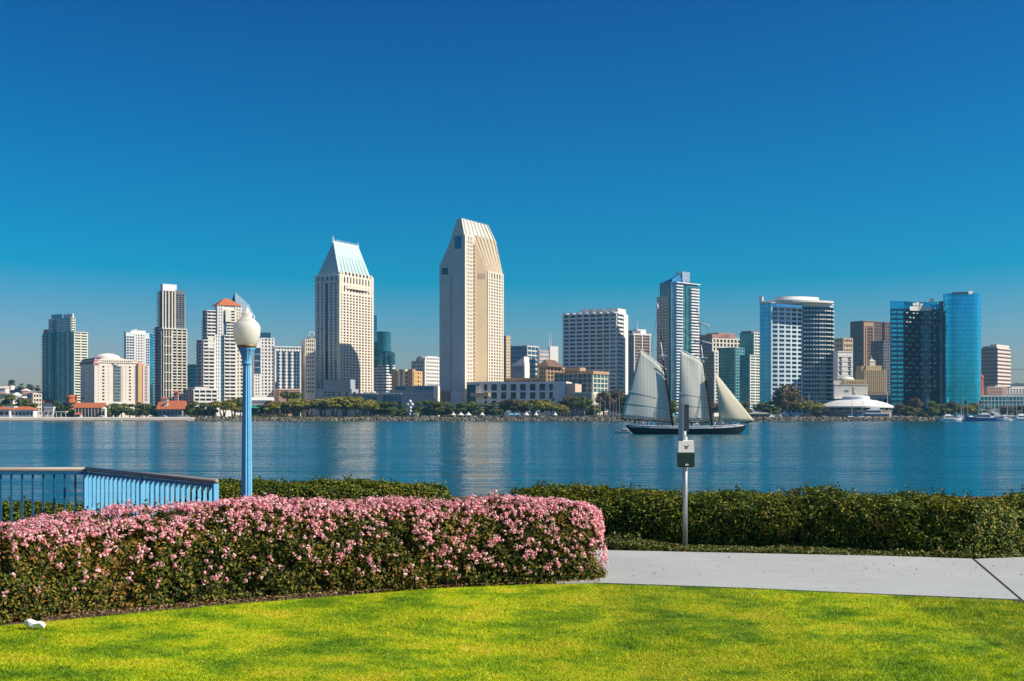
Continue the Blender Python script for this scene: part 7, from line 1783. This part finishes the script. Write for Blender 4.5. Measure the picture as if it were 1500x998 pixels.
# people on deck
for nme, c_ in (('cloth_white', (.72, .72, .70)), ('cloth_blue', (.05, .13, .35)), ('cloth_dark', (.03, .03, .04)), ('cloth_red', (.45, .06, .05)), ('trouser_dark', (.03, .035, .05)), ('skin', (.55, .33, .22)), ('hair', (.04, .025, .015))): plain_mat(nme, c_, rough=.8)
def person_mesh(shirt, arm=0.0):
    bm = bmesh.new(); J = {'pel': (0, 0, .95), 'che': (0, 0, 1.32), 'nek': (0, 0, 1.50), 'hed': (0, .0, 1.64), 'top': (0, 0, 1.74), 'shl': (-.19, 0, 1.42), 'shr': (.19, 0, 1.42), 'ell': (-.26, 0, 1.14), 'elr': (.27, -.1 * arm, 1.14 + .15 * arm), 'hal': (-.25, .06, .88), 'har': (.30, -.30 * arm, .90 + .40 * arm), 'hil': (-.10, 0, .92), 'hir': (.10, 0, .92), 'knl': (-.11, .02, .50), 'knr': (.12, .02, .50), 'ftl': (-.11, 0, .08), 'ftr': (.13, 0, .08), 'tol': (-.12, .14, .04), 'tor': (.14, .14, .04)}
    E = [('pel', 'che'), ('che', 'nek'), ('nek', 'hed'), ('hed', 'top'), ('che', 'shl'), ('che', 'shr'), ('shl', 'ell'), ('shr', 'elr'), ('ell', 'hal'), ('elr', 'har'), ('pel', 'hil'), ('pel', 'hir'), ('hil', 'knl'), ('hir', 'knr'), ('knl', 'ftl'), ('knr', 'ftr'), ('ftl', 'tol'), ('ftr', 'tor')]
    Rd = dict(pel=.15, che=.17, nek=.06, hed=.105, top=.07, shl=.075, shr=.075, ell=.05, elr=.05, hal=.04, har=.04, hil=.095, hir=.095, knl=.065, knr=.065, ftl=.05, ftr=.05, tol=.04, tor=.04)
    ks = list(J); me = bpy.data.meshes.new('person'); me.from_pydata([J[q] for q in ks], [(ks.index(a), ks.index(b_)) for a, b_ in E], [])
    o = bpy.data.objects.new('person_tmp', me); COL.objects.link(o); md = o.modifiers.new('skin', 'SKIN')
    for i, q in enumerate(ks): o.data.skin_vertices[0].data[i].radius = (Rd[q], Rd[q] * .8); o.data.skin_vertices[0].data[i].use_root = (q == 'pel')
    s_ = o.modifiers.new('sub', 'SUBSURF'); s_.levels = 1; s_.render_levels = 1
    dg = bpy.context.evaluated_depsgraph_get(); out = bpy.data.meshes.new_from_object(o.evaluated_get(dg)); bpy.data.objects.remove(o); out.materials.clear()
    for mn in (shirt, 'trouser_dark', 'skin', 'hair'): out.materials.append(MATS[mn])
    for f in out.polygons:
        z = f.center.z; f.material_index = 3 if z > 1.70 or (z > 1.60 and f.center.y < -.03) else 2 if z > 1.50 or (abs(f.center.x) > .22 and z < 1.02) else 1 if z < .98 else 0; f.use_smooth = True
    out.name = 'person'; return out
PM = {c_: person_mesh(c_, i % 2) for i, c_ in enumerate(('cloth_white', 'cloth_blue', 'cloth_dark', 'cloth_red'))}
PE = [(929, 'cloth_dark', 'person in dark clothing at the stern of the schooner'), (934, 'cloth_dark', 'person in dark clothing by the aft deck house'), (941, 'cloth_white', 'person in white at the aft rail under the boom'), (948, 'cloth_dark', 'person in a dark shirt under the middle of the mainsail'), (953, 'cloth_blue', 'person in a blue shirt under the mainsail'), (962, 'cloth_dark', 'person in dark clothing below the mainsail reef'), (969, 'cloth_dark', 'person in dark clothing near the main mast'), (977, 'cloth_red', 'person in a red shirt at the main mast'), (990, 'cloth_white', 'person in a white shirt just ahead of the main mast'), (1012, 'cloth_dark', 'person in dark clothing below the foresail'), (1019, 'cloth_white', 'person in white below the foresail'), (1027, 'cloth_dark', 'person in a dark shirt close to the fore mast'), (1038, 'cloth_blue', 'person in a blue shirt beside the fore mast'), (1046, 'cloth_white', 'person in a white shirt forward of the fore mast'), (1057, 'cloth_white', 'person in a white shirt by the fore deck house'), (1068, 'cloth_dark', 'person in dark clothing under the jib'), (1076, 'cloth_white', 'person in white standing at the bow')]
pr = random.Random(8)
for px, c_, lab in PE:
    o = bpy.data.objects.new('person', PM[c_]); COL.objects.link(o); zz = float(np.interp(px, [917, 932, 950, 980, 1010, 1035, 1055, 1070, 1093], [2.35, 2.28, 2.15, 2.02, 1.98, 2.02, 2.15, 2.32, 2.85])) - .55
    o.location = (ship.location.x + sx(px), YB + pr.uniform(-2.2, -1.2), zz); o.rotation_euler = (0, 0, pr.uniform(0, 6.28)); tag(o, lab, 'person', 'people on deck of the schooner')

# ------------------------------------------------------------------ haze
HAZE = 0.00008
if HAZE:
    hz = bpy.data.materials.new('haze'); hz.use_nodes = True; n = hz.node_tree.nodes; n.clear(); o_ = n.new('ShaderNodeOutputMaterial'); v_ = n.new('ShaderNodeVolumePrincipled'); v_.inputs['Density'].default_value = HAZE; v_.inputs['Color'].default_value = (.24, .68, 1.0, 1); v_.inputs['Anisotropy'].default_value = .2
    hz.cycles.homogeneous_volume = True
    hz.node_tree.links.new(v_.outputs[0], o_.inputs['Volume']); MATS['haze'] = hz
    g = MB(); g.box(-2600, 2600, -140, 2750, -4.5, 230, 'haze'); o = g.build('haze'); o['kind'] = 'stuff'
